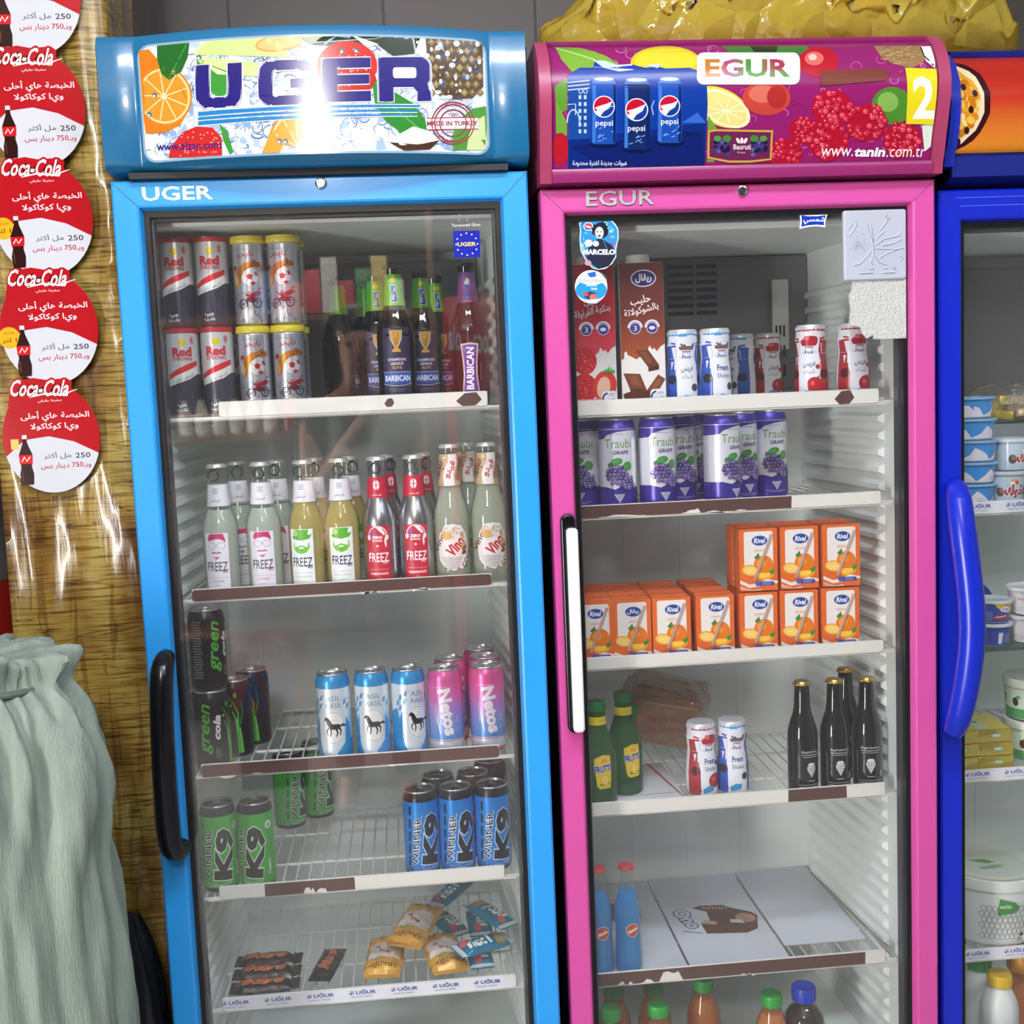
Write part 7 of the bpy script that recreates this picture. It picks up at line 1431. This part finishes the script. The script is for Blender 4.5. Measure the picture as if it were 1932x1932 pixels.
s_ = MB().grid(rows, wrap=True); n_ = len(rows[0]); s_.f.append(tuple((len(rows) - 1) * n_ + j for j in range(n_))); s_.m.append(0); s_.f.append(tuple(range(n_))); s_.m.append(0)
sack = thing('sack', 'full grey-green woven sack gathered and tied at the top, in the lower left corner', 'sack', (0, 0, 0)); s_.build('sack_body', sk, sack, smooth=80, sub=1)
zt3 = at(80, 1288, SY).z; rt3 = at(84, 1286, SY).x - cx0; tie = MB(); tie.tube([(cx0 + (rt3 + .002) * math.cos(a), SY + .02 + (rt3 + .002) * .78 * math.sin(a), zt3 + .004 * math.sin(3 * a)) for a in [2 * PI * q / 40 for q in range(40)]], .005, 8, closed=True); tie.build('tie_string', mat('string', '#56605a', .7), sack)
# black plastic bag at the foot of the pillar
rows = []
for i in range(22):
    z = .003 + .63 * i / 21; row = []
    for j in range(60):
        a = 2 * PI * j / 60; q = noise.noise(Vector((math.cos(a) * 3, math.sin(a) * 3, z * 7))) * .16 + abs(noise.noise(Vector((math.cos(a) * 7, math.sin(a) * 7, z * 16)))) * .2; t_ = 1 if i < 17 else 1 - (i - 17) / 7
        row.append((-.078 + .066 * (1 + q) * t_ * math.cos(a) * .9, .048 + .037 * (1 + q * .5) * t_ * math.sin(a), z))
    rows.append(row)
m_ = MB().grid(rows, wrap=True); m_.f += [tuple(range(60)), tuple(21 * 60 + j for j in range(60))]; m_.m += [0, 0]; bb = m_.build('black_bag', mat('black_film', '#15171c', .3, bump=.5, bscale=40), None, smooth=70); tag(bb, 'crumpled black plastic bag on the floor between sack and blue fridge', 'plastic bag')
# red drum behind the sack
dr = thing('plastic_drum', 'red plastic drum with grey shoulder half hidden behind the pillar and sack', 'drum', (-.385, .33, 0)); MB().lathe([(.118, 0), (.125, .01), (.125, 1.13), (.122, 1.16)], 48, caps=False).build('drum_body', mat('drum_red', '#7a0c12', .35), dr); MB().lathe([(.1235, 1.16), (.126, 1.17), (.118, 1.2), (.09, 1.27), (.05, 1.3), (0, 1.302)], 48, caps=False).build('drum_top', mat('drum_grey', '#4c4a4e', .4), dr)
# yellow plastic bag on top of the pink fridge
rows = []; NU, NV = 150, 90
for i in range(NU + 1):
    u = i / NU; x = -.4 + .81 * u; env = math.sin(PI * min(1, max(0, u * .98 + .01))) ** .8; row = []
    top = .045 + .125 * env * (1 + .25 * math.sin(u * 5 + .6))
    for j in range(NV):
        a = 2 * PI * j / NV; y = .17 * env ** .6 * math.cos(a); zz = top * .5 * (1 + math.sin(a)) if math.sin(a) > -.3 else 0
        rg = lambda f_, o_: 1 - 2.2 * abs(noise.noise(Vector((x * f_ + o_, y * f_, zz * f_ * .7))))
        q = max(0, rg(6, 1)) * .05 + max(0, rg(13, 5)) * .04 + max(0, rg(30, 9)) * .016 + noise.noise(Vector((x * 4, y * 4, 7))) * .02
        k_ = 1 if math.sin(a) > -.2 else 0
        row.append((x + noise.noise(Vector((y * 12, zz * 12, u * 6))) * .03 * k_, y * (1 + 2.6 * (q - .02) * k_), max(0, zz + (q - .028) * k_ * (.6 + env))))
    rows.append(row)
m_ = MB().grid(rows, wrap=True); m_.f += [tuple(range(NV)), tuple(NU * NV + j for j in range(NV))]; m_.m += [0, 0]
yb = m_.build('yellow_bag', clear('yellow_film', tint='#f8e68a', body='#fbe25a', dens=.6, f0=.09, rough=.13, crinkle=1.0, cscale=9), None, smooth=180); yb.location = (1.075, .19, 1.973); tag(yb, 'crumpled yellow plastic bag lying on top of the pink fridge', 'plastic bag')
bd = MB().box(-.3, .06, -.012, .012, 0, 2.2, bev=.003).build('gap_panel', mat('gap_panel_dark', '#241a15', .6, vary=.2, vscale=5, stretch=(4, 4, .4)), None); bd.location = (-.36, .56, 0); tag(bd, 'added tall dark panel darkening the gap behind the pillar at the left edge', 'board')  # dark panel added to darken the lit wall showing left of the pillar

# ---------------------------------------------------------------- the shop behind the camera, mirrored faintly in the door glass
def mir(px, py, d): p = at(px, py, d + .038); return p.x, p.z       # a point seen mirrored in the glass, at depth -d
RY = 3.3
rack = thing('shelf_rack', 'dark wooden shelf rack against the wall behind the photographer', 'shelf rack', (0, -RY - .02, 0))
x0, z1 = mir(300, 826, RY); x1, _ = mir(830, 826, RY); _, z2 = mir(600, 592, RY); x0 -= .25; x1 = x1 - .02; _, z0 = mir(560, 1180, RY)
wood = mat('rack_wood', '#6a4a30', .5, vary=.2, vscale=6, stretch=(.3, 4, 4))
for z in (z0, z1, z2, z2 + .55): MB().box(x0, x1, -.2, .06, z - .03, z, bev=.003).build('plank', wood, rack)
for x in (x0 - .03, x1): MB().box(x, x + .03, -.22, .06, 0, z2 + .7, bev=.003).build('upright', wood, rack)
MB().box(x0, x1, -.23, -.215, 0, z2 + .7).build('back_board', mat('rack_back', '#3a302c', .7), rack)
g = 'cartons on the upper plank of the rack'; rnd.seed(41)
for i, (px, c_) in enumerate(((560, '#a83038'), (592, '#b8404a'), (624, '#c8c4c0'), (655, '#a82a34'), (688, '#3f7a4a'), (718, '#c9b468'), (748, '#c8c4bc'), (500, '#5a6a8c'), (530, '#8a3a40'))):
    x, _ = mir(px, 560, RY); o = MB().box(-.034, .034, -.05, .05, 0, .13 + .05 * (i % 3), bev=.002).build('carton', mat('carton_' + c_[1:], c_, .5), None); o.location = (x, -RY, z2 + .001)
    tag(o, ('red carton' if c_[1] in 'ab8' and c_ != '#8a3a40x' else 'pale or green carton') + ' on the rack\'s upper plank, mirrored in the blue door', 'carton', g)
g = 'bottles on the middle plank of the rack'
c = make_bottle('drink_bottle', 'white bottle with an orange base on the plank behind, mirrored in the blue door', [(.03, 0), (.032, .004), (.032, .08), (.024, .11), (.014, .135), (.014, .15)], mat('bottle_cream', '#cfc8bc', .35), '#c8c4bc', g, None, cap='crown', body_label=(lambda k, r, a, b: k.poly([(-60, a), (60, a), (60, a + 12), (0, b), (-60, a + 12)], '#b8582c'), .005, .06))
for i in range(6):
    x, _ = mir(350 + i * 32, 800, RY); c.location = (x, -RY, z1 + .001) if i == 0 else c.location
    if i: dup(c, (x, -RY, z1 + .001), .2 * i)
for i in range(8):
    x, _ = mir(546 + i * 30, 800, RY); c_ = ('#9a3028', '#9a3028', '#a8a08a', '#8a8a6a', '#7a8a5a', '#9a3028', '#a8a08a', '#5a7a8a')[i]
    o = MB().lathe([(.026, 0), (.028, .003), (.028, .11), (.02, .125), (.02, .135), (0, .135)], 24).build('jar', mat('jar_' + c_[1:], c_, .3), None, smooth=50); o.location = (x, -RY, z1 + .001); tag(o, 'small coloured jar on the middle plank of the rack behind the photographer', 'jar', 'jars on the middle plank of the rack')
# red drinks cooler
xa, za = mir(838, 560, 2.9); xb, zb__ = mir(952, 905, 2.9); t = thing('drink_cooler', 'red drinks cooler with white script, mirrored in the blue door glass', 'drinks cooler', ((xa + xb) / 2, -3.2, 0)); w_ = (xb - xa) / 2
MB().box(-w_, w_, -.25, .3, 0, za, bev=.01).build('cooler_body', mat('cooler_red', '#a80f1a', .3), t); MB().box(-w_ + .03, w_ - .03, .3, .306, .3, za - .38).build('cooler_door', mat('cooler_door', '#1c1a1c', .15), t)
k = Ink(); k.text('Coca-Cola', 0, 0, w_ * 1.8, .11, '#e6e0e0', rot=8, bold=.01, shear=.4); k.build('script', INKG, lambda u, v, l: (-u, .302 + l, za - .17 + v), t)
# red and blue board on the counter front
xa, za = mir(428, 1200, 2.5); xb, zb__ = mir(585, 1335, 2.5); t = thing('sign_board', 'red board with white Arabic letters and big blue capitals, mirrored in the blue door', 'sign board', ((xa + xb) / 2, -2.5, zb__)); w_, h_ = (xb - xa) / 2, za - zb__
MB().box(-w_, w_, -.02, 0, 0, h_).build('board', mat('board_red', '#a8372c', .5), t); MB().box(-w_ + .02, w_ - .02, -.02, -.001, -zb__, -.001).build('stand', mat('board_stand', '#3a302c', .6), t)
k = Ink(); k.text(ar('عائلة'), 0, h_ * .75, w_ * 1.2, h_ * .28, '#e0d4d0'); k.text('WA', 0, h_ * .27, w_ * 1.5, h_ * .5, '#2a4a9c', bold=.06); k.build('lettering', INK, lambda u, v, l: (-u, .0006 + l, v), t)
# the photographer, standing right behind the camera
def skin_mesh(name, chains, m, parent, sub=2, root=0):
    me = bpy.data.meshes.new(name); V = []; E = []; Rr = []; ids = {}
    for ch in chains:
        prev = None
        for key, p, r in ch:
            if key not in ids: ids[key] = len(V); V.append(p); Rr.append(r)
            if prev is not None and (prev, ids[key]) not in E: E.append((prev, ids[key]))
            prev = ids[key]
    me.from_pydata(V, E, []); me.materials.append(m); o = bpy.data.objects.new(name, me); COL.objects.link(o); o.parent = parent
    o.modifiers.new('skin', 'SKIN').use_smooth_shade = True; sv = me.skin_vertices[0].data
    for i, r in enumerate(Rr): sv[i].radius = r if isinstance(r, tuple) else (r, r); sv[i].use_root = i == root
    s_ = o.modifiers.new('sub', 'SUBSURF'); s_.levels = sub; s_.render_levels = sub
    return o
ph = thing('smartphone', 'dark smartphone held up right behind the camera', 'phone', (.385, -1.852, 1.43)); MB().box(-.078, .078, -.0045, .0045, -.038, .038, bev=.004).build('phone_body', mat('phone_dark', '#101114', .2), ph)
pe = thing('person', 'person in a dark navy shirt and trousers holding up a phone behind the camera', 'person', (.26, -2.25, 0)); SKN = mat('skin', '#b98468', .5); bx_ = lambda x, y, z: (x - .26, y + 2.25, z)
def arm(s, hand): 
    return [('chest', bx_(.26, -2.25, 1.34), (.15, .10)), (s + 'sh', bx_(.26 + (.17 if s == 'r' else -.17), -2.26, 1.385), .058), (s + 'el', bx_(*hand[0]), .04), (s + 'wr', bx_(*hand[1]), .026), (s + 'pa', bx_(*hand[2]), (.034, .018))]
hl = [(.10, -2.13, 1.13), (.275, -1.93, 1.365), (.318, -1.892, 1.41)]; hr = [(.53, -2.14, 1.13), (.49, -1.95, 1.37), (.46, -1.905, 1.41)]
leg = lambda s: [('pel', bx_(.26, -2.25, .93), (.15, .11)), (s + 'hip', bx_(.26 + (.09 if s == 'r' else -.09), -2.25, .86), .085), (s + 'kn', bx_(.26 + (.1 if s == 'r' else -.1), -2.24, .49), .056), (s + 'an', bx_(.26 + (.1 if s == 'r' else -.1), -2.26, .09), .04), (s + 'toe', bx_(.26 + (.11 if s == 'r' else -.11), -2.12, .035), (.04, .03))]
fing = lambda s, h: [[(s + 'pa', bx_(*h), (.034, .018)), (s + 'f%d' % i, bx_(h[0] + (.02 if s == 'l' else -.02), h[1] + .012 - abs(i - 1.5) * .002, h[2] + .028 - i * .019), .0085), (s + 'g%d' % i, bx_(h[0] + (.045 if s == 'l' else -.045), h[1] + .02, h[2] + .03 - i * .018), .0078), (s + 'h%d' % i, bx_(h[0] + (.062 if s == 'l' else -.062), h[1] + .012, h[2] + .03 - i * .017), .0065)] for i in range(4)] + [[(s + 'pa', bx_(*h), (.034, .018)), (s + 't0', bx_(h[0] + (.012 if s == 'l' else -.012), h[1] - .012, h[2] + .035), .0105), (s + 't1', bx_(h[0] + (.034 if s == 'l' else -.034), h[1] - .004, h[2] + .05), .009)]]
ch = [[('pel', bx_(.26, -2.25, .93), (.15, .11)), ('waist', bx_(.26, -2.25, 1.1), (.14, .10)), ('chest', bx_(.26, -2.25, 1.34), (.15, .10)), ('nk', bx_(.262, -2.24, 1.47), .05), ('jaw', bx_(.266, -2.215, 1.55), (.06, .07)), ('hd', bx_(.268, -2.22, 1.63), (.075, .09)), ('top', bx_(.268, -2.225, 1.69), (.06, .075))], arm('l', hl), arm('r', hr), leg('l'), leg('r')] + fing('l', hl[2]) + fing('r', hr[2])
skin_mesh('body', ch, SKN, pe)
NV_ = mat('shirt_navy', '#1d2436', .8)
skin_mesh('shirt', [[('pel', bx_(.26, -2.25, .9), (.165, .125)), ('waist', bx_(.26, -2.25, 1.1), (.155, .115)), ('chest', bx_(.26, -2.25, 1.34), (.165, .115)), ('col', bx_(.261, -2.245, 1.435), .066)]] + [[('chest', bx_(.26, -2.25, 1.34), (.165, .115)), (s + 'sh', bx_(.26 + (.17 if s == 'r' else -.17), -2.26, 1.385), .07), (s + 'mid', bx_(*((.14, -2.2, 1.26) if s == 'l' else (.475, -2.2, 1.26))), .058)] for s in 'lr'], NV_, pe)
skin_mesh('trousers', [[('pel', bx_(.26, -2.25, .95), (.16, .12))] + [(k_, p_, (r_ + .012) if not isinstance(r_, tuple) else (r_[0] + .012, r_[1] + .012)) for k_, p_, r_ in leg(s)[1:4]] for s in 'lr'], mat('trouser_dark', '#17181c', .85), pe)
MB().lathe([(.001, -.075), (.05, -.06), (.085, -.01), (.09, .03), (.07, .075), (.03, .098), (.001, .102)], 24, M=Matrix.Translation(bx_(.268, -2.245, 1.675)) @ Matrix.Diagonal((.95, 1.05, .9, 1))).build('hair', mat('hair_black', '#0e0c0b', .6, bump=.6, bscale=120), pe, smooth=80)
fc = MB(); 
for s_ in (-1, 1): fc.lathe([(.001, -.011), (.008, -.008), (.011, 0), (.008, .008), (.001, .011)], 12, M=Matrix.Translation(bx_(.268 + s_ * .03, -2.135, 1.625)))
fc.build('eyes', mat('eye_dark', '#2a2220', .2), pe); MB().tube([bx_(.267, -2.13, 1.63), bx_(.267, -2.115, 1.6), bx_(.267, -2.112, 1.585)], [.008, .012, .013], 10).build('nose', SKN, pe, sub=1); MB().tube([bx_(.245, -2.135, 1.55), bx_(.267, -2.128, 1.548), bx_(.289, -2.135, 1.55)], [.003, .006, .003], 8).build('mouth', mat('lip', '#8a4a42', .5), pe)
